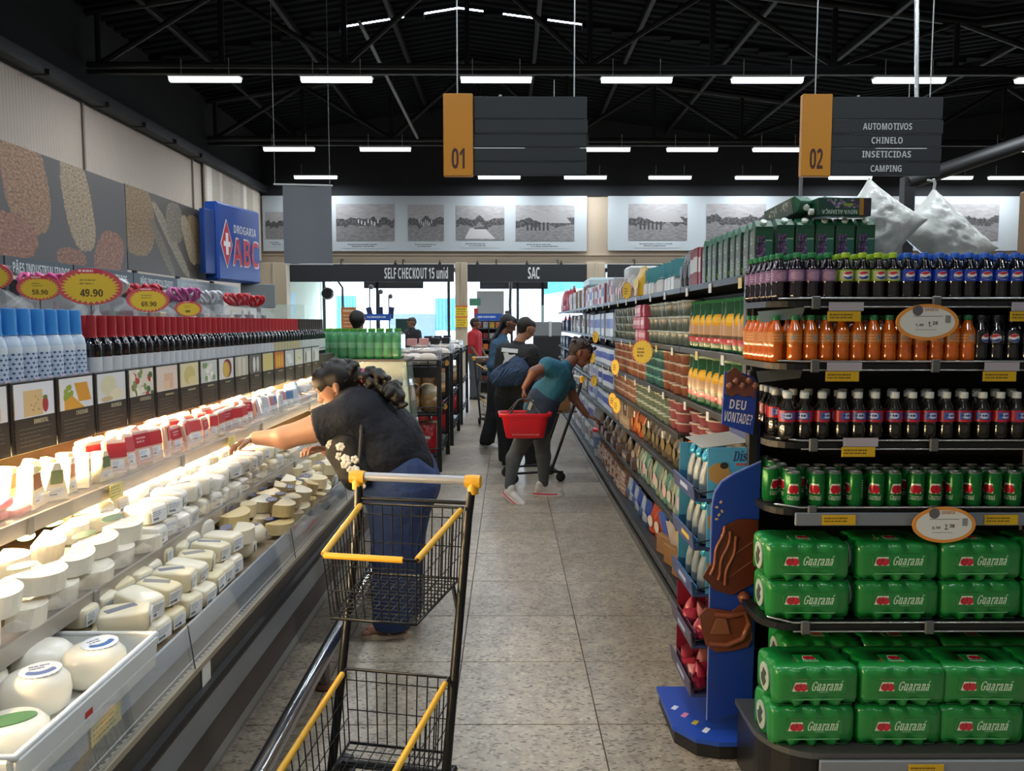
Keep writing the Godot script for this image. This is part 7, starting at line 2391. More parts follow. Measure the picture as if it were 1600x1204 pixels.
# ================================================================ people: smooth bodies meshed from tapered limbs
# bones: [from, to, radius from, radius to]; the surface is appended to b
func flesh(b: MB, bones: Array, cell: float, k: float, cuts := []) -> void:
	var lo := Vector3(1e9, 1e9, 1e9)
	var hi := -lo
	for q in bones:
		var r := maxf(q[2], q[3]) + k + cell * 2.0
		lo = lo.min(q[0] - Vector3(r, r, r)).min(q[1] - Vector3(r, r, r))
		hi = hi.max(q[0] + Vector3(r, r, r)).max(q[1] + Vector3(r, r, r))
	var nx := int((hi.x - lo.x) / cell) + 2
	var ny := int((hi.y - lo.y) / cell) + 2
	var nz := int((hi.z - lo.z) / cell) + 2
	var f := PackedFloat32Array()
	f.resize(nx * ny * nz)
	f.fill(1.0)
	var sy := nx
	var sz := nx * ny
	for q in bones:
		var a: Vector3 = q[0]
		var ba: Vector3 = q[1] - q[0]
		var ll := maxf(ba.length_squared(), 1e-9)
		var ra: float = q[2]
		var dr: float = q[3] - q[2]
		var m := maxf(q[2], q[3]) + k + cell * 1.5
		var p0: Vector3 = ((q[0] as Vector3).min(q[1]) - Vector3(m, m, m) - lo) / cell
		var p1: Vector3 = ((q[0] as Vector3).max(q[1]) + Vector3(m, m, m) - lo) / cell
		for z in range(maxi(0, int(p0.z)), mini(nz - 1, int(p1.z) + 1)):
			for y in range(maxi(0, int(p0.y)), mini(ny - 1, int(p1.y) + 1)):
				var row := z * sz + y * sy
				for x in range(maxi(0, int(p0.x)), mini(nx - 1, int(p1.x) + 1)):
					var pa := lo + Vector3(x, y, z) * cell - a
					var t := clampf(pa.dot(ba) / ll, 0.0, 1.0)
					var d := (pa - ba * t).length() - ra - dr * t
					var g := f[row + x]
					if d > g + k:
						continue
					var h := clampf(0.5 + 0.5 * (g - d) / k, 0.0, 1.0)
					f[row + x] = lerpf(g, d, h) - k * h * (1.0 - h)
	# clean hems: cut away what lies beyond a plane, near its point
	for q in cuts:
		var c: Vector3 = (q[0] - lo) / cell
		var R := int(q[2] / cell) + 1
		for z in range(maxi(0, int(c.z) - R), mini(nz - 1, int(c.z) + R)):
			for y in range(maxi(0, int(c.y) - R), mini(ny - 1, int(c.y) + R)):
				for x in range(maxi(0, int(c.x) - R), mini(nx - 1, int(c.x) + R)):
					var i := z * sz + y * sy + x
					f[i] = maxf(f[i], (lo + Vector3(x, y, z) * cell - q[0]).dot(q[1]))
	var idx := {}
	var vs := PackedVector3Array()
	var ns := PackedVector3Array()
	var off := [0, 1, sy, sy + 1, sz, sz + 1, sz + sy, sz + sy + 1]
	var lim := cell * 1.8
	var cells := PackedInt32Array()
	for z in nz - 1:
		for y in ny - 1:
			var row := z * sz + y * sy
			for x in nx - 1:
				var f0 := f[row + x]
				if f0 > lim or f0 < -lim:
					continue
				var c := row + x
				var v := [f0, f[c + 1], f[c + sy], f[c + sy + 1], f[c + sz], f[c + sz + 1], f[c + sz + sy], f[c + sz + sy + 1]]
				var neg := 0
				for i in 8:
					if v[i] < 0.0:
						neg += 1
				if neg == 0 or neg == 8:
					continue
				var s := Vector3.ZERO
				var cnt := 0
				for e in [[0, 1], [2, 3], [4, 5], [6, 7], [0, 2], [1, 3], [4, 6], [5, 7], [0, 4], [1, 5], [2, 6], [3, 7]]:
					var va: float = v[e[0]]
					var vb: float = v[e[1]]
					if (va < 0.0) != (vb < 0.0):
						var t := va / (va - vb)
						var pa := Vector3(e[0] & 1, (e[0] >> 1) & 1, (e[0] >> 2) & 1)
						var pb := Vector3(e[1] & 1, (e[1] >> 1) & 1, (e[1] >> 2) & 1)
						s += pa.lerp(pb, t)
						cnt += 1
				idx[c] = vs.size()
				vs.append(lo + (Vector3(x, y, z) + s / cnt) * cell)
				ns.append(Vector3(v[1] + v[3] + v[5] + v[7] - v[0] - v[2] - v[4] - v[6], v[2] + v[3] + v[6] + v[7] - v[0] - v[1] - v[4] - v[5], v[4] + v[5] + v[6] + v[7] - v[0] - v[1] - v[2] - v[3]).normalized())
				cells.append(c)
	for c in cells:
		var f0 := f[c]
		for ax in 3:
			var st: int = [1, sy, sz][ax]
			var f1 := f[c + st]
			if (f0 < 0.0) == (f1 < 0.0):
				continue
			var u: int = [sy, sz, 1][ax]
			var w: int = [sz, 1, sy][ax]
			var i0 := c - u - w
			var i1 := c - w
			var i2 := c
			var i3 := c - u
			if not (idx.has(i0) and idx.has(i1) and idx.has(i3)):
				continue
			var q := [idx[i0], idx[i1], idx[i2], idx[i3]]
			if f0 >= 0.0:
				q = [idx[i0], idx[i3], idx[i2], idx[i1]]
			b.tri(vs[q[0]], vs[q[1]], vs[q[2]], ns[q[0]], ns[q[1]], ns[q[2]])
			b.tri(vs[q[0]], vs[q[2]], vs[q[3]], ns[q[0]], ns[q[2]], ns[q[3]])

# skull, jaw, nose, lips and ears round centre c; fw is where the face looks
func head_bones(c: Vector3, fw: Vector3, up: Vector3, s := 1.0) -> Array:
	fw = fw.normalized()
	var rt := fw.cross(up).normalized()
	up = rt.cross(fw).normalized()
	var o := []
	o.append([c + up * 0.032 * s - fw * 0.022 * s, c + up * 0.03 * s + fw * 0.022 * s, 0.083 * s, 0.078 * s])
	o.append([c - up * 0.01 * s + fw * 0.03 * s, c - up * 0.06 * s + fw * 0.045 * s, 0.062 * s, 0.046 * s])
	o.append([c - up * 0.07 * s + fw * 0.06 * s, c - up * 0.092 * s + fw * 0.068 * s, 0.03 * s, 0.02 * s])
	o.append([c + up * 0.01 * s + fw * 0.094 * s, c - up * 0.03 * s + fw * 0.112 * s, 0.008 * s, 0.013 * s])
	o.append([c - up * 0.032 * s + fw * 0.098 * s + rt * 0.012 * s, c - up * 0.032 * s + fw * 0.098 * s - rt * 0.012 * s, 0.009 * s, 0.009 * s])
	o.append([c - up * 0.058 * s + fw * 0.09 * s + rt * 0.02 * s, c - up * 0.058 * s + fw * 0.09 * s - rt * 0.02 * s, 0.009 * s, 0.009 * s])
	o.append([c + up * 0.03 * s + fw * 0.088 * s + rt * 0.04 * s, c + up * 0.03 * s + fw * 0.088 * s - rt * 0.04 * s, 0.012 * s, 0.012 * s])
	for k in [-1.0, 1.0]:
		o.append([c + up * 0.015 * s + rt * 0.08 * k * s - fw * 0.01 * s, c - up * 0.02 * s + rt * 0.078 * k * s, 0.016 * s, 0.011 * s])
	return o

# palm, four fingers of unequal length and a thumb; d along the hand, n out of the palm
func hand_bones(w: Vector3, d: Vector3, n: Vector3, curl: float, side := 1.0) -> Array:
	d = d.normalized()
	var s := d.cross(n).normalized() * side
	n = (s.cross(d) * side).normalized()
	var o := []
	for i in 4:
		var kn := w + d * (0.082 - 0.004 * absf(i - 1.0)) + s * (0.03 - 0.02 * i)
		o.append([w + d * 0.01 + s * (0.016 - 0.011 * i), kn, 0.013, 0.0115])
		var p := kn
		var a := curl * 0.5
		for j in 3:
			var l: float = [0.042, 0.026, 0.02][j] * [0.92, 1.0, 0.95, 0.78][i]
			var q := p + (d * cos(a) + n * sin(a)) * l
			o.append([p, q, 0.0092 - 0.0008 * j, 0.0088 - 0.001 * j])
			p = q
			a += curl
	var t0 := w + d * 0.025 + s * 0.026
	var t1 := t0 + (d * 0.6 + s * 0.75 + n * 0.25).normalized() * 0.036
	var t2 := t1 + (d * 0.85 + s * 0.25 + n * (0.3 + 0.3 * curl)).normalized() * 0.03
	o.append([t0, t1, 0.013, 0.0105])
	o.append([t1, t2, 0.0105, 0.009])
	return o

func skin_mat(c: String) -> StandardMaterial3D:
	var m := M(c, 0.5)
	m.subsurf_scatter_enabled = true
	m.subsurf_scatter_strength = 0.08
	return m

func eyes(p: Node3D, c: Vector3, fw: Vector3, up: Vector3, s := 1.0) -> void:
	fw = fw.normalized()
	var rt := fw.cross(up).normalized()
	up = rt.cross(fw).normalized()
	for k in [-1.0, 1.0]:
		var e := part("eye", lat(V2([0, -0.011, 0.008, -0.008, 0.011, 0, 0.008, 0.008, 0, 0.011]), 10), M("d6d2cc", 0.2), p, Transform3D(Basis(), c + up * 0.006 * s + fw * 0.082 * s + rt * 0.031 * k * s))
		part("pupil", lat(V2([0, -0.006, 0.006, 0, 0, 0.006]), 8), M("1c120c", 0.2), e, Transform3D(Basis(), fw * 0.007))
		part("eyebrow", bar(c + up * 0.028 * s + fw * 0.098 * s + rt * 0.018 * k * s, c + up * 0.026 * s + fw * 0.088 * s + rt * 0.048 * k * s, 0.004, 5), M("17100c", 0.7), p)

func shoe(p: Node3D, ankle: Vector3, dir: Vector3, pitch: float, upper: String, sole: String, accent: String) -> void:
	var y := Basis(Vector3.UP, atan2(dir.x, dir.z)) * Basis(Vector3.RIGHT, pitch)
	var at := Vector3(ankle.x, 0.0, ankle.z)
	var xf := Transform3D(y, at + Vector3(0, maxf(0.0, sin(pitch)) * 0.06, 0))
	var b := MB.new()
	flesh(b, [[Vector3(0, 0.055, -0.045), Vector3(0, 0.05, 0.06), 0.04, 0.04], [Vector3(0, 0.05, 0.06), Vector3(0, 0.038, 0.15), 0.04, 0.033], [Vector3(0, 0.06, -0.03), Vector3(0, 0.1, -0.03), 0.04, 0.042]], 0.008, 0.02)
	var o := part("shoe", b.mesh(), M(upper, 0.6), p, xf)
	var outline := PackedVector2Array()
	for i in 20:
		var a := TAU * i / 20
		outline.append(Vector2(cos(a) * (0.046 if sin(a) > -0.2 else 0.042), 0.05 + sin(a) * 0.145))
	b = MB.new()
	b.prism(outline, 0.0, 0.035, Transform3D(Basis(Vector3(1, 0, 0), Vector3(0, 0, 1), Vector3(0, -1, 0)), Vector3(0, 0.035, 0)))
	part("sole", b.mesh(), M(sole, 0.6), o)
	if accent:
		b = MB.new()
		var o2 := PackedVector2Array()
		for q in outline:
			o2.append((q - Vector2(0, 0.05)) * 1.02 + Vector2(0, 0.045))
		b.prism(o2, 0.0, 0.014, Transform3D(Basis(Vector3(1, 0, 0), Vector3(0, 0, 1), Vector3(0, -1, 0)), Vector3(0, 0.024, 0)))
		part("sole_stripe", b.mesh(), M(accent, 0.5), o)

func curls(b: MB, path: Array, r0: float, r1: float, n: int, size: float, cell: float) -> void:
	var bones := []
	for i in n:
		var t := rng.randf()
		var f := t * (path.size() - 1)
		var k := mini(int(f), path.size() - 2)
		var c: Vector3 = (path[k] as Vector3).lerp(path[k + 1], f - k)
		var r := lerpf(r0, r1, t)
		var d := Vector3(rng.randf_range(-1, 1), rng.randf_range(-1, 1), rng.randf_range(-1, 1)).normalized() * r
		var e := Vector3(rng.randf_range(-1, 1), rng.randf_range(-1, 0.4), rng.randf_range(-1, 1)).normalized() * size
		bones.append([c + d, c + d + e, size * 0.62, size * 0.4])
	flesh(b, bones, cell, size * 0.35)

func build_people() -> void:
	woman_at_cooler()
	woman_with_basket()
	man_in_black()
	woman_in_denim()
	background_people()

func V(x: float, y: float, z: float) -> Vector3:
	return Vector3(x, y, z)

func woman_at_cooler() -> void:
	var p := thing("person", "woman in navy T-shirt and blue jeans reaching into the cheese cooler", "person")
	var head := V(-0.905, 1.315, -4.15)
	var fw := V(-0.9, -0.42, 0.12)
	var up := V(-0.36, 0.93, 0.05)
	var b := MB.new()
	# torso, arms and legs under the clothes, one surface
	flesh(b, [
		[V(-0.78, 1.17, -4.13), V(-0.60, 0.9, -4.13), 0.11, 0.14], [V(-0.86, 1.27, -4.14), V(-0.79, 1.2, -4.13), 0.062, 0.075],
		[V(-0.79, 1.16, -4.0), V(-0.83, 1.16, -3.96), 0.07, 0.08], [V(-0.83, 1.16, -3.95), V(-1.14, 1.065, -4.0), 0.088, 0.056], [V(-1.14, 1.065, -4.0), V(-1.31, 1.055, -4.05), 0.056, 0.034],
		[V(-0.83, 1.15, -4.32), V(-0.93, 0.92, -4.34), 0.08, 0.052], [V(-0.93, 0.92, -4.34), V(-1.0, 0.955, -4.29), 0.05, 0.034],
		[V(-0.58, 0.84, -4.04), V(-0.61, 0.44, -4.03), 0.13, 0.085], [V(-0.61, 0.44, -4.03), V(-0.62, 0.09, -4.05), 0.08, 0.045],
		[V(-0.56, 0.84, -4.23), V(-0.585, 0.44, -4.24), 0.13, 0.085], [V(-0.585, 0.44, -4.24), V(-0.59, 0.09, -4.25), 0.08, 0.045],
		[V(-0.6, 0.06, -4.05), V(-0.72, 0.035, -4.04), 0.036, 0.03], [V(-0.57, 0.06, -4.25), V(-0.69, 0.035, -4.24), 0.036, 0.03],
	], 0.013, 0.03)
	flesh(b, head_bones(head, fw, up), 0.006, 0.016)
	flesh(b, [[head - up * 0.06, V(-0.82, 1.225, -4.13), 0.06, 0.068]], 0.01, 0.02)
	flesh(b, hand_bones(V(-1.31, 1.055, -4.05), V(-0.95, -0.3, 0.05), V(0, -1, 0), 0.45, 1.0), 0.0042, 0.006)
	flesh(b, hand_bones(V(-1.0, 0.955, -4.29), V(-0.7, 0.2, 0.6), V(0.2, -1, 0.2), 0.6, -1.0), 0.0042, 0.006)
	for q in [[-4.04, -0.72], [-4.24, -0.69]]:
		for i in 5:
			var tz: float = q[0] + 0.032 - 0.016 * i
			flesh(b, [[V(q[1] - 0.01, 0.032, tz), V(q[1] - 0.045 + 0.006 * absf(i - 1.0), 0.028, tz), 0.0105, 0.009]], 0.004, 0.004)
	part("body", b.mesh(), skin_mat("a67a64"), p)
	eyes(p, head, fw, up)
	# shirt
	b = MB.new()
	flesh(b, [
		[V(-0.76, 1.14, -4.13), V(-0.66, 1.0, -4.13), 0.185, 0.215], [V(-0.68, 1.02, -4.13), V(-0.60, 0.88, -4.13), 0.215, 0.205], [V(-0.76, 1.16, -4.03), V(-0.66, 0.97, -4.03), 0.15, 0.17], [V(-0.76, 1.15, -4.24), V(-0.66, 0.97, -4.24), 0.15, 0.17],
		[V(-0.70, 1.02, -4.13), V(-0.74, 0.96, -4.13), 0.18, 0.17],
		[V(-0.79, 1.2, -4.13), V(-0.83, 1.23, -4.13), 0.1, 0.078],
		[V(-0.81, 1.165, -3.97), V(-0.94, 1.125, -3.965), 0.115, 0.103], [V(-0.82, 1.15, -4.31), V(-0.88, 1.02, -4.335), 0.1, 0.088],
	], 0.012, 0.04, [[V(-0.965, 1.12, -3.965), V(-0.95, -0.28, 0), 0.16], [V(-0.89, 1.0, -4.34), V(-0.4, -0.9, -0.1), 0.12]])
	part("shirt", b.mesh(), folds("090f1d", 0.85, 2.5, 1.2), p)
	# jeans
	b = MB.new()
	flesh(b, [
		[V(-0.59, 0.84, -4.06), V(-0.57, 0.79, -4.06), 0.185, 0.18], [V(-0.57, 0.84, -4.21), V(-0.55, 0.79, -4.21), 0.185, 0.18],
		[V(-0.50, 0.80, -4.08), V(-0.51, 0.78, -4.2), 0.13, 0.13],
		[V(-0.58, 0.8, -4.05), V(-0.6, 0.45, -4.04), 0.165, 0.112], [V(-0.6, 0.45, -4.04), V(-0.612, 0.1, -4.055), 0.11, 0.108],
		[V(-0.55, 0.8, -4.22), V(-0.575, 0.45, -4.24), 0.165, 0.112], [V(-0.575, 0.45, -4.24), V(-0.58, 0.1, -4.25), 0.11, 0.108],
	], 0.013, 0.035, [[V(-0.6, 0.045, -4.15), V(0, -1, 0), 0.3]])
	var jm := folds("263b68", 0.8, 3.0, 0.9)
	part("jeans", b.mesh(), jm, p)
	# flip-flops
	for q in [[-0.645, -4.045], [-0.615, -4.245]]:
		var outline := PackedVector2Array()
		for i in 24:
			var a := TAU * i / 24
			outline.append(Vector2(cos(a) * 0.135, sin(a) * (0.05 if cos(a) < 0.2 else 0.042)))
		b = MB.new()
		b.prism(outline, 0.0, 0.02, Transform3D(Basis(Vector3(1, 0, 0), Vector3(0, 0, -1), Vector3(0, 1, 0)), Vector3.ZERO))
		var so := part("flip_flop", b.mesh(), M("c8b49a", 0.7), p, T(q[0], 0.0, q[1], 0.04))
		part("strap", tubes([[V(0.03, 0.02, 0.045), V(-0.02, 0.062, 0.03), V(-0.075, 0.04, 0.0), V(-0.02, 0.062, -0.03), V(0.03, 0.02, -0.045)]], 0.007, 6), M("b08a78", 0.6), so)
	# hair: cap, tied back, long curly tail
	b = MB.new()
	flesh(b, [[head + up * 0.045 - fw * 0.02, head + up * 0.05 + fw * 0.035, 0.098, 0.08], [head + up * 0.02 - fw * 0.06, head - up * 0.02 - fw * 0.07, 0.075, 0.06], [head + up * 0.03 - fw * 0.07, V(-0.765, 1.372, -4.13), 0.06, 0.038]], 0.008, 0.03)
	curls(b, [head + up * 0.06 + fw * 0.03, head + up * 0.075 - fw * 0.06, V(-0.79, 1.375, -4.13)], 0.07, 0.04, 60, 0.03, 0.009)
	curls(b, [V(-0.765, 1.37, -4.12), V(-0.68, 1.36, -4.09), V(-0.6, 1.31, -4.05), V(-0.565, 1.25, -4.02)], 0.05, 0.035, 70, 0.03, 0.008)
	part("hair", b.mesh(), M("0f0a09", 0.5), p)
	part("hair_tie", lat(V2([0.034, -0.012, 0.042, 0.0, 0.034, 0.012]), 12), M("a8486a", 0.6), p, T(-0.762, 1.372, -4.128, 0, 0, PI / 2))
	# black flowered bag under her arm
	var o := thing("shoulder_bag", "black shoulder bag with white flowers hanging by the navy shirt", "bag")
	b = MB.new()
	var bag := [[V(-0.80, 1.05, -3.92), V(-0.76, 0.9, -3.9), 0.07, 0.085], [V(-0.86, 1.0, -3.93), V(-0.80, 0.92, -3.91), 0.06, 0.06], [V(-0.83, 1.06, -3.92), V(-0.875, 1.1, -3.93), 0.055, 0.035], [V(-0.76, 0.88, -3.9), V(-0.79, 0.84, -3.92), 0.06, 0.03]]
	flesh(b, bag, 0.009, 0.03)
	part("pouch", b.mesh(), folds("0b0b0d", 0.8, 5.0, 0.8), o)
	part("strap", tubes([[V(-0.735, 0.96, -3.84), V(-0.725, 1.1, -3.855), V(-0.735, 1.22, -3.92), V(-0.765, 1.3, -4.05), V(-0.79, 1.29, -4.16), V(-0.8, 1.2, -4.3)]], 0.009, 6), M("2a2c32", 0.6), o)
	var fl := M("c9c9c4", 0.6)
	for i in 17:
		var c := V(-0.885 + 0.0115 * i + rng.randf_range(-0.035, 0.02), 1.09 - 0.0135 * i + rng.randf_range(-0.035, 0.035), -3.7)
		var hit := false
		while c.z > -4.0 and not hit:
			c.z -= 0.002
			for q in bag:
				var ba: Vector3 = q[1] - q[0]
				var tt := clampf((c - q[0]).dot(ba) / ba.length_squared(), 0.0, 1.0)
				if (c - q[0] - ba * tt).length() < lerpf(q[2], q[3], tt) + 0.003:
					hit = true
		if not hit:
			continue
		var fo := MB.new()
		for k in 5:
			var a := TAU * k / 5 + i
			fo.lathe(V2([0.011, 0.0, 0.009, 0.003, 0, 0.004]), 6, c + V(cos(a) * 0.012, sin(a) * 0.012, 0.0), Basis(Vector3.RIGHT, PI / 2))
		part("flower_print", fo.mesh(), fl, o)

func woman_with_basket() -> void:
	var p := thing("person", "woman in teal T-shirt and grey leggings bending to the shelf with red basket", "person")
	var head := V(0.68, 1.36, -7.4)
	var fw := V(0.85, -0.5, 0.1)
	var up := V(0.45, 0.88, 0.0)
	var b := MB.new()
	flesh(b, [
		[V(0.48, 1.16, -7.37), V(0.28, 0.76, -7.37), 0.085, 0.1], [head - up * 0.05 - fw * 0.03, V(0.53, 1.22, -7.37), 0.05, 0.062],
		[V(0.46, 1.19, -7.28), V(0.385, 1.26, -7.2), 0.055, 0.055], [V(0.385, 1.27, -7.2), V(0.235, 1.205, -7.12), 0.058, 0.045], [V(0.235, 1.205, -7.12), V(0.148, 1.06, -7.15), 0.044, 0.028],
		[V(0.52, 1.17, -7.5), V(0.56, 1.15, -7.54), 0.065, 0.06], [V(0.56, 1.15, -7.54), V(0.63, 0.93, -7.6), 0.056, 0.045], [V(0.63, 0.93, -7.6), V(0.766, 0.755, -7.55), 0.044, 0.028],
		[V(0.22, 0.73, -7.29), V(0.05, 0.4, -7.2), 0.09, 0.055], [V(0.05, 0.4, -7.2), V(0.012, 0.12, -7.2), 0.055, 0.036],
		[V(0.3, 0.72, -7.45), V(0.338, 0.37, -7.47), 0.09, 0.055], [V(0.338, 0.37, -7.47), V(0.34, 0.09, -7.47), 0.055, 0.036],
	], 0.013, 0.03)
	flesh(b, head_bones(head, fw, up), 0.007, 0.016)
	flesh(b, hand_bones(V(0.148, 1.06, -7.15), V(-0.15, -1, 0.0), V(1, 0, 0), 1.0, 1.0), 0.005, 0.006)
	flesh(b, hand_bones(V(0.766, 0.755, -7.55), V(0.9, -0.35, 0.2), V(0, -1, 0), 0.5, 1.0), 0.005, 0.006)
	part("body", b.mesh(), skin_mat("6b4232"), p)
	eyes(p, head, fw, up)
	b = MB.new()
	flesh(b, [
		[V(0.47, 1.16, -7.3), V(0.38, 1.0, -7.3), 0.115, 0.12], [V(0.5, 1.13, -7.45), V(0.4, 0.98, -7.44), 0.115, 0.12], [V(0.36, 0.98, -7.37), V(0.29, 0.84, -7.37), 0.15, 0.15],
		[V(0.49, 1.2, -7.37), V(0.54, 1.235, -7.37), 0.1, 0.07], [V(0.44, 1.21, -7.25), V(0.36, 1.255, -7.19), 0.1, 0.086], [V(0.53, 1.13, -7.53), V(0.585, 1.06, -7.56), 0.078, 0.07],
		[V(0.46, 1.0, -7.37), V(0.48, 1.06, -7.37), 0.1, 0.1],
	], 0.012, 0.035)
	part("teal_shirt", b.mesh(), folds("12566e", 0.75, 3.0, 0.8), p)
	b = MB.new()
	flesh(b, [[V(0.33, 0.92, -7.33), V(0.26, 0.7, -7.3), 0.155, 0.14], [V(0.34, 0.92, -7.42), V(0.29, 0.7, -7.44), 0.155, 0.14]], 0.012, 0.03)
	part("navy_skirt_hem", b.mesh(), M("16283f", 0.8), p)
	b = MB.new()
	flesh(b, [
		[V(0.22, 0.72, -7.29), V(0.05, 0.4, -7.2), 0.105, 0.066], [V(0.05, 0.4, -7.2), V(0.012, 0.14, -7.2), 0.07, 0.046],
		[V(0.3, 0.71, -7.45), V(0.338, 0.37, -7.47), 0.105, 0.066], [V(0.338, 0.37, -7.47), V(0.34, 0.11, -7.47), 0.07, 0.046],
	], 0.012, 0.03)
	part("leggings", b.mesh(), folds("474d50", 0.75, 3.0, 0.4), p)
	shoe(p, V(0.02, 0, -7.19), V(0.75, 0, 0.65), 0.42, "c9c4be", "d6d2cc", "d6455c")
	shoe(p, V(0.34, 0, -7.46), V(1, 0, 0.1), 0.0, "c9c4be", "d6d2cc", "d6455c")
	b = MB.new()
	flesh(b, [[head + up * 0.05 - fw * 0.03, head + up * 0.055 + fw * 0.03, 0.09, 0.07], [head + up * 0.0 - fw * 0.06, head - up * 0.03 - fw * 0.055, 0.065, 0.05]], 0.009, 0.03)
	curls(b, [head + up * 0.06 - fw * 0.05, head + up * 0.07 + fw * 0.04], 0.085, 0.075, 60, 0.026, 0.009)
	part("hair", b.mesh(), M("24120e", 0.6), p)
	part("shirt_print", plate(0.03, 0.1, 0.003), M("9ab0b8", 0.6), p, T(0.205, 0.9, -7.185, -0.2, 0, -0.35))
	# red hand basket
	var t := thing("hand_basket", "red plastic hand basket held by the woman in teal", "basket", V(0.15, 0.617, -7.1), 0.04)
	var red := M("b4101f", 0.35)
	b = MB.new()
	var g := []
	for r in [[0.0, 0.33, 0.2], [0.005, 0.345, 0.21], [0.19, 0.42, 0.265], [0.195, 0.47, 0.3], [0.225, 0.485, 0.31], [0.227, 0.46, 0.285], [0.195, 0.41, 0.255], [0.01, 0.335, 0.2]]:
		var row := []
		for j in 40:
			var a := TAU * j / 40
			var k := pow(pow(absf(cos(a)) / (r[1] * 0.5), 7.0) + pow(absf(sin(a)) / (r[2] * 0.5), 7.0), -1.0 / 7.0)
			row.append(V(cos(a) * k, r[0], sin(a) * k))
		g.append(row)
	b.grid(g, true, true)
	part("tub", b.mesh(), red, t)
	part("floor", cb(0.32, 0.008, 0.19, 0.002), red, t)
	b = MB.new()
	for i in 15:
		b.box(V(-0.115 + i * 0.0165, 0.035, 0.111), V(0.006, 0.014, 0.004))
	part("vent_slots", b.mesh(), M("d88a8c", 0.5), t)
	for s in [-1.0, 1.0]:
		part("handle", tubes([[V(-0.14, 0.225, s * 0.12), V(-0.06, 0.33, s * 0.03), V(-0.02, 0.345, s * 0.012), V(0.06, 0.33, s * 0.03), V(0.13, 0.225, s * 0.12)]], 0.008, 6), M("17181a", 0.5), t)

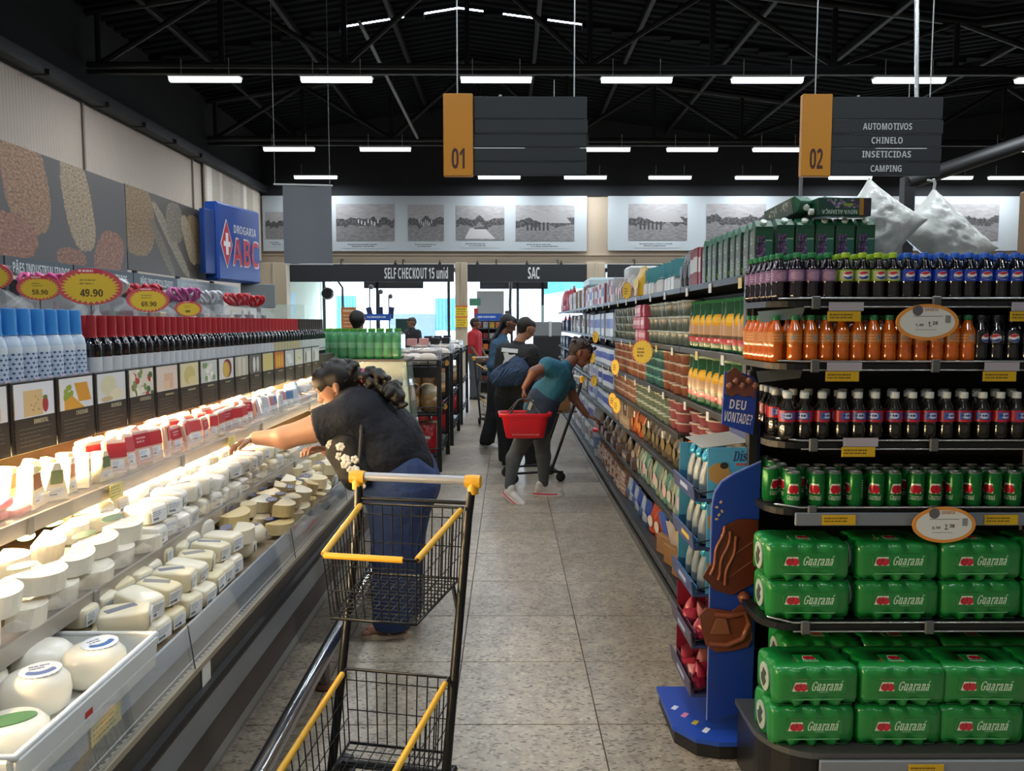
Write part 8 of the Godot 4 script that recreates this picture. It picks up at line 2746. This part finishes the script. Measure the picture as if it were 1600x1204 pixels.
func man_in_black() -> void:
	var p := thing("person", "man in black T-shirt and dark trousers seen from behind", "person")
	var head := V(0.207, 1.58, -9.1)
	var fw := V(0.82, -0.45, -0.3)
	var up := V(0.3, 0.95, 0.0)
	var b := MB.new()
	flesh(b, [
		[V(0.11, 1.33, -9.1), V(0.067, 0.8, -9.1), 0.1, 0.09], [head - up * 0.05, V(0.12, 1.42, -9.1), 0.055, 0.065],
		[V(-0.06, 1.34, -9.15), V(-0.1, 1.08, -9.13), 0.055, 0.045], [V(-0.1, 1.08, -9.13), V(0.02, 0.93, -9.3), 0.044, 0.03],
		[V(0.27, 1.33, -9.02), V(0.33, 1.08, -9.05), 0.055, 0.045], [V(0.33, 1.08, -9.05), V(0.36, 1.0, -9.3), 0.044, 0.03],
		[V(-0.03, 0.75, -9.12), V(-0.035, 0.38, -9.12), 0.09, 0.06], [V(-0.035, 0.38, -9.12), V(-0.03, 0.08, -9.12), 0.055, 0.04],
		[V(0.16, 0.75, -9.05), V(0.245, 0.38, -9.0), 0.09, 0.06], [V(0.245, 0.38, -9.0), V(0.275, 0.08, -9.0), 0.055, 0.04],
	], 0.015, 0.03)
	flesh(b, head_bones(head, fw, up), 0.008, 0.016)
	flesh(b, hand_bones(V(0.02, 0.93, -9.3), V(0.5, -0.2, -0.6), V(0, -1, 0), 0.6), 0.006, 0.006)
	flesh(b, hand_bones(V(0.36, 1.0, -9.3), V(0.3, -0.2, -0.8), V(0, -1, 0), 0.6), 0.006, 0.006)
	part("body", b.mesh(), skin_mat("a2755c"), p)
	eyes(p, head, fw, up)
	b = MB.new()
	flesh(b, [
		[V(0.02, 1.27, -9.12), V(0.0, 0.85, -9.11), 0.14, 0.15], [V(0.2, 1.26, -9.06), V(0.14, 0.85, -9.09), 0.14, 0.15], [V(0.11, 1.36, -9.1), V(0.12, 1.4, -9.1), 0.1, 0.075],
		[V(-0.05, 1.33, -9.14), V(-0.09, 1.14, -9.13), 0.092, 0.08], [V(0.26, 1.32, -9.03), V(0.32, 1.14, -9.04), 0.092, 0.08],
	], 0.014, 0.04)
	part("black_shirt", b.mesh(), folds("15191c", 0.8, 3.0, 0.9), p)
	part("shirt_print", plate(0.19, 0.05, 0.004), M("b9bcbc", 0.6), p, T(0.02, 1.335, -8.985, -0.05, -0.42, -0.1))
	part("shirt_print", prism_mesh(PV2([-0.08, -0.08, -0.05, 0.0, -0.07, 0.07, -0.02, 0.08, 0.0, 0.05, 0.07, 0.06, 0.06, -0.01, 0.08, -0.06, -0.02, -0.05]), 0, 0.004), M("b9bcbc", 0.6), p, T(0.01, 1.235, -8.968, -0.05, -0.12, -0.05))
	b = MB.new()
	flesh(b, [
		[V(-0.03, 0.8, -9.11), V(-0.035, 0.38, -9.12), 0.135, 0.09], [V(-0.035, 0.38, -9.12), V(-0.03, 0.07, -9.12), 0.09, 0.085],
		[V(0.15, 0.8, -9.06), V(0.245, 0.38, -9.0), 0.135, 0.09], [V(0.245, 0.38, -9.0), V(0.275, 0.07, -9.0), 0.09, 0.08],
	], 0.014, 0.035, [[V(0.12, 0.035, -9.06), V(0, -1, 0), 0.4]])
	part("trousers", b.mesh(), M("121315", 0.85), p)
	shoe(p, V(-0.03, 0, -9.12), V(0.3, 0, -1), 0.0, "1c1a18", "141414", "")
	shoe(p, V(0.275, 0, -9.0), V(1, 0, -0.3), 0.0, "1c1a18", "141414", "")
	b = MB.new()
	flesh(b, [[head + up * 0.042 - fw * 0.025, head + up * 0.05 + fw * 0.03, 0.092, 0.074], [head + up * 0.02 - fw * 0.05, head - up * 0.03 - fw * 0.045, 0.07, 0.055]], 0.009, 0.03)
	part("hair", b.mesh(), M("201b18", 0.65), p)
	# denim pack at his waist
	var t := thing("denim_backpack", "crumpled blue denim backpack behind the man in black", "backpack")
	b = MB.new()
	flesh(b, [[V(-0.1, 1.03, -8.88), V(0.13, 1.1, -8.88), 0.11, 0.12], [V(-0.06, 1.1, -8.9), V(0.12, 1.17, -8.9), 0.08, 0.09], [V(-0.13, 1.0, -8.86), V(0.1, 1.0, -8.86), 0.06, 0.07], [V(0.05, 1.2, -8.95), V(0.09, 1.24, -8.97), 0.05, 0.04]], 0.012, 0.03)
	part("bag", b.mesh(), folds("223854", 0.8, 6.0, 2.6), t)
	for k in 5:
		part("fold", tubes([[V(-0.17 + 0.05 * k, 0.98 + 0.02 * k, -8.775), V(-0.1 + 0.05 * k, 1.06 + 0.015 * k, -8.757), V(-0.05 + 0.05 * k, 1.14, -8.79)]], 0.012, 6), M("2d4866", 0.8), t)
	part("strap", tubes([[V(-0.12, 1.12, -8.83), V(-0.02, 1.2, -8.85), V(0.1, 1.23, -8.9), V(0.2, 1.25, -8.9)]], 0.016, 6), M("1d3048", 0.8), t)

func woman_in_denim() -> void:
	var p := thing("person", "woman with long dark braids in a denim jacket beside the man in black", "person")
	var head := V(0.0, 1.63, -10.3)
	var fw := V(0.9, -0.4, 0.1)
	var up := V(0.35, 0.93, 0)
	var b := MB.new()
	flesh(b, [
		[V(-0.1, 1.38, -10.3), V(-0.14, 0.86, -10.3), 0.1, 0.12], [head - up * 0.05, V(-0.09, 1.46, -10.3), 0.05, 0.06],
		[V(-0.14, 1.37, -10.14), V(-0.2, 1.1, -10.12), 0.05, 0.042], [V(-0.2, 1.1, -10.12), V(0.02, 1.02, -10.1), 0.04, 0.028], [V(-0.08, 1.37, -10.46), V(0.0, 1.1, -10.5), 0.05, 0.042], [V(0.0, 1.1, -10.5), V(0.2, 1.05, -10.5), 0.04, 0.028],
		[V(-0.14, 0.84, -10.22), V(-0.2, 0.43, -10.25), 0.09, 0.06], [V(-0.2, 0.43, -10.25), V(-0.285, 0.08, -10.28), 0.055, 0.04], [V(-0.12, 0.84, -10.38), V(0.0, 0.43, -10.4), 0.09, 0.06], [V(0.0, 0.43, -10.4), V(-0.02, 0.08, -10.4), 0.055, 0.04],
	], 0.016, 0.03)
	flesh(b, head_bones(head, fw, up), 0.008, 0.016)
	flesh(b, hand_bones(V(0.02, 1.02, -10.1), V(1, 0, 0), V(0, -1, 0), 0.6), 0.006, 0.006)
	flesh(b, hand_bones(V(0.2, 1.05, -10.5), V(1, 0, 0), V(0, -1, 0), 0.6), 0.006, 0.006)
	part("body", b.mesh(), skin_mat("6f4a3a"), p)
	eyes(p, head, fw, up)
	b = MB.new()
	flesh(b, [
		[V(-0.1, 1.34, -10.23), V(-0.14, 0.98, -10.24), 0.125, 0.135], [V(-0.09, 1.34, -10.38), V(-0.13, 0.98, -10.36), 0.125, 0.135], [V(-0.095, 1.4, -10.3), V(-0.085, 1.45, -10.3), 0.1, 0.08],
		[V(-0.15, 1.36, -10.15), V(-0.205, 1.1, -10.12), 0.082, 0.066], [V(-0.205, 1.1, -10.12), V(-0.02, 1.03, -10.1), 0.066, 0.05], [V(-0.07, 1.36, -10.45), V(0.0, 1.1, -10.49), 0.08, 0.066], [V(0.0, 1.1, -10.49), V(0.15, 1.06, -10.5), 0.064, 0.05],
	], 0.014, 0.035)
	part("denim_jacket", b.mesh(), folds("2f4f68", 0.8, 3.0, 0.9), p)
	b = MB.new()
	flesh(b, [
		[V(-0.14, 0.88, -10.23), V(-0.2, 0.43, -10.25), 0.13, 0.09], [V(-0.2, 0.43, -10.25), V(-0.28, 0.1, -10.28), 0.092, 0.1], [V(-0.12, 0.88, -10.37), V(0.0, 0.43, -10.4), 0.13, 0.09], [V(0.0, 0.43, -10.4), V(-0.02, 0.1, -10.4), 0.09, 0.095],
	], 0.015, 0.035, [[V(-0.15, 0.05, -10.34), V(0, -1, 0), 0.4]])
	part("black_trousers", b.mesh(), M("131417", 0.85), p)
	shoe(p, V(-0.3, 0, -10.27), V(0.8, 0, 0.3), 0.15, "c9c9c6", "bdbdba", "")
	shoe(p, V(-0.02, 0, -10.4), V(1, 0, 0), 0.0, "c9c9c6", "bdbdba", "")
	b = MB.new()
	flesh(b, [[head + up * 0.042 - fw * 0.03, head + up * 0.052 + fw * 0.03, 0.092, 0.072], [head - fw * 0.05, head - up * 0.05 - fw * 0.05, 0.075, 0.06]], 0.009, 0.03)
	for k in 9:
		var s := -0.06 + 0.015 * k
		b.tube([head - fw * 0.08 + V(0, 0.02, s), V(-0.13, 1.54, -10.3 + s * 1.2), V(-0.2, 1.44, -10.28 + s * 1.4), V(-0.235 + 0.006 * k, 1.36, -10.27 + s * 1.5)], [0.026, 0.024, 0.02, 0.01], 7)
	part("braids", b.mesh(), M("141012", 0.6), p)

func plain_person(at: Vector3, turn: float, h: float, shirt: String, pants: String, skin: String, hair: String, label: String) -> void:
	var p := thing("person", label, "person", at, turn)
	var k := h / 1.7
	var head := V(0, 1.585, 0.02) * k
	var fw := V(0, -0.1, 1)
	var up := V(0, 1, 0)
	var b := MB.new()
	var arms := [
		[V(0.17, 1.38, 0) * k, V(0.23, 1.1, 0.02) * k, 0.052, 0.044], [V(0.23, 1.1, 0.02) * k, V(0.2, 0.9, 0.16) * k, 0.042, 0.028],
		[V(-0.17, 1.38, 0) * k, V(-0.23, 1.1, 0.02) * k, 0.052, 0.044], [V(-0.23, 1.1, 0.02) * k, V(-0.2, 0.9, 0.16) * k, 0.042, 0.028]]
	flesh(b, [
		[V(0, 1.34, 0) * k, V(0, 0.9, 0) * k, 0.12, 0.12], [V(0, 1.52, 0.0) * k, V(0, 1.42, -0.01) * k, 0.055, 0.065],
		[V(0.09, 0.88, 0) * k, V(0.1, 0.48, 0.01) * k, 0.085, 0.058], [V(0.1, 0.48, 0.01) * k, V(0.1, 0.08, 0) * k, 0.055, 0.04], [V(-0.09, 0.88, 0) * k, V(-0.1, 0.48, 0.01) * k, 0.085, 0.058], [V(-0.1, 0.48, 0.01) * k, V(-0.1, 0.08, 0) * k, 0.055, 0.04],
	] + arms, 0.018, 0.03)
	flesh(b, head_bones(head, fw, up), 0.009, 0.016)
	flesh(b, hand_bones(V(0.2, 0.9, 0.16) * k, V(0, -0.6, 0.7), V(-1, 0, 0), 0.4), 0.007, 0.006)
	flesh(b, hand_bones(V(-0.2, 0.9, 0.16) * k, V(0, -0.6, 0.7), V(1, 0, 0), 0.4, -1.0), 0.007, 0.006)
	part("body", b.mesh(), skin_mat(skin), p)
	eyes(p, head, fw, up)
	b = MB.new()
	flesh(b, [[V(0.07, 1.32, 0) * k, V(0.05, 0.92, 0) * k, 0.13, 0.13], [V(-0.07, 1.32, 0) * k, V(-0.05, 0.92, 0) * k, 0.13, 0.13], [V(0, 1.4, 0) * k, V(0, 1.44, 0) * k, 0.1, 0.075], [V(0.16, 1.37, 0) * k, V(0.215, 1.16, 0.01) * k, 0.085, 0.072], [V(-0.16, 1.37, 0) * k, V(-0.215, 1.16, 0.01) * k, 0.085, 0.072]], 0.017, 0.04)
	part("shirt", b.mesh(), M(shirt, 0.8), p)
	b = MB.new()
	flesh(b, [[V(0.085, 0.92, 0) * k, V(0.1, 0.48, 0.01) * k, 0.115, 0.085], [V(0.1, 0.48, 0.01) * k, V(0.1, 0.08, 0) * k, 0.085, 0.075], [V(-0.085, 0.92, 0) * k, V(-0.1, 0.48, 0.01) * k, 0.115, 0.085], [V(-0.1, 0.48, 0.01) * k, V(-0.1, 0.08, 0) * k, 0.085, 0.075]], 0.017, 0.035)
	part("trousers", b.mesh(), M(pants, 0.85), p)
	b = MB.new()
	flesh(b, [[head + V(0, 0.045, -0.03), head + V(0, 0.052, 0.025), 0.094, 0.076], [head + V(0, 0.01, -0.05), head + V(0, -0.04, -0.045), 0.076, 0.058]], 0.01, 0.03)
	part("hair", b.mesh(), M(hair, 0.65), p)
	shoe(p, V(0.1, 0, 0), V(0.1, 0, 1), 0.0, "1c1a18", "141414", "")
	shoe(p, V(-0.1, 0, 0), V(-0.1, 0, 1), 0.0, "1c1a18", "141414", "")

func background_people() -> void:
	plain_person(V(-1.83, 0, -9.6), 2.9, 1.79, "23262b", "1c1d20", "8a5a44", "17130f", "dark haired man whose head shows above the green bottles")
	plain_person(V(-0.72, 0, -17.0), 1.2, 1.74, "a81c26", "4a4c4e", "6b4636", "17130f", "person in a red shirt standing beside the beige pillar")
	plain_person(V(-2.2, 0, -18.1), -0.6, 1.76, "20242a", "1c1d20", "7a5646", "2a2422", "cashier in a dark shirt behind the bakery racks")
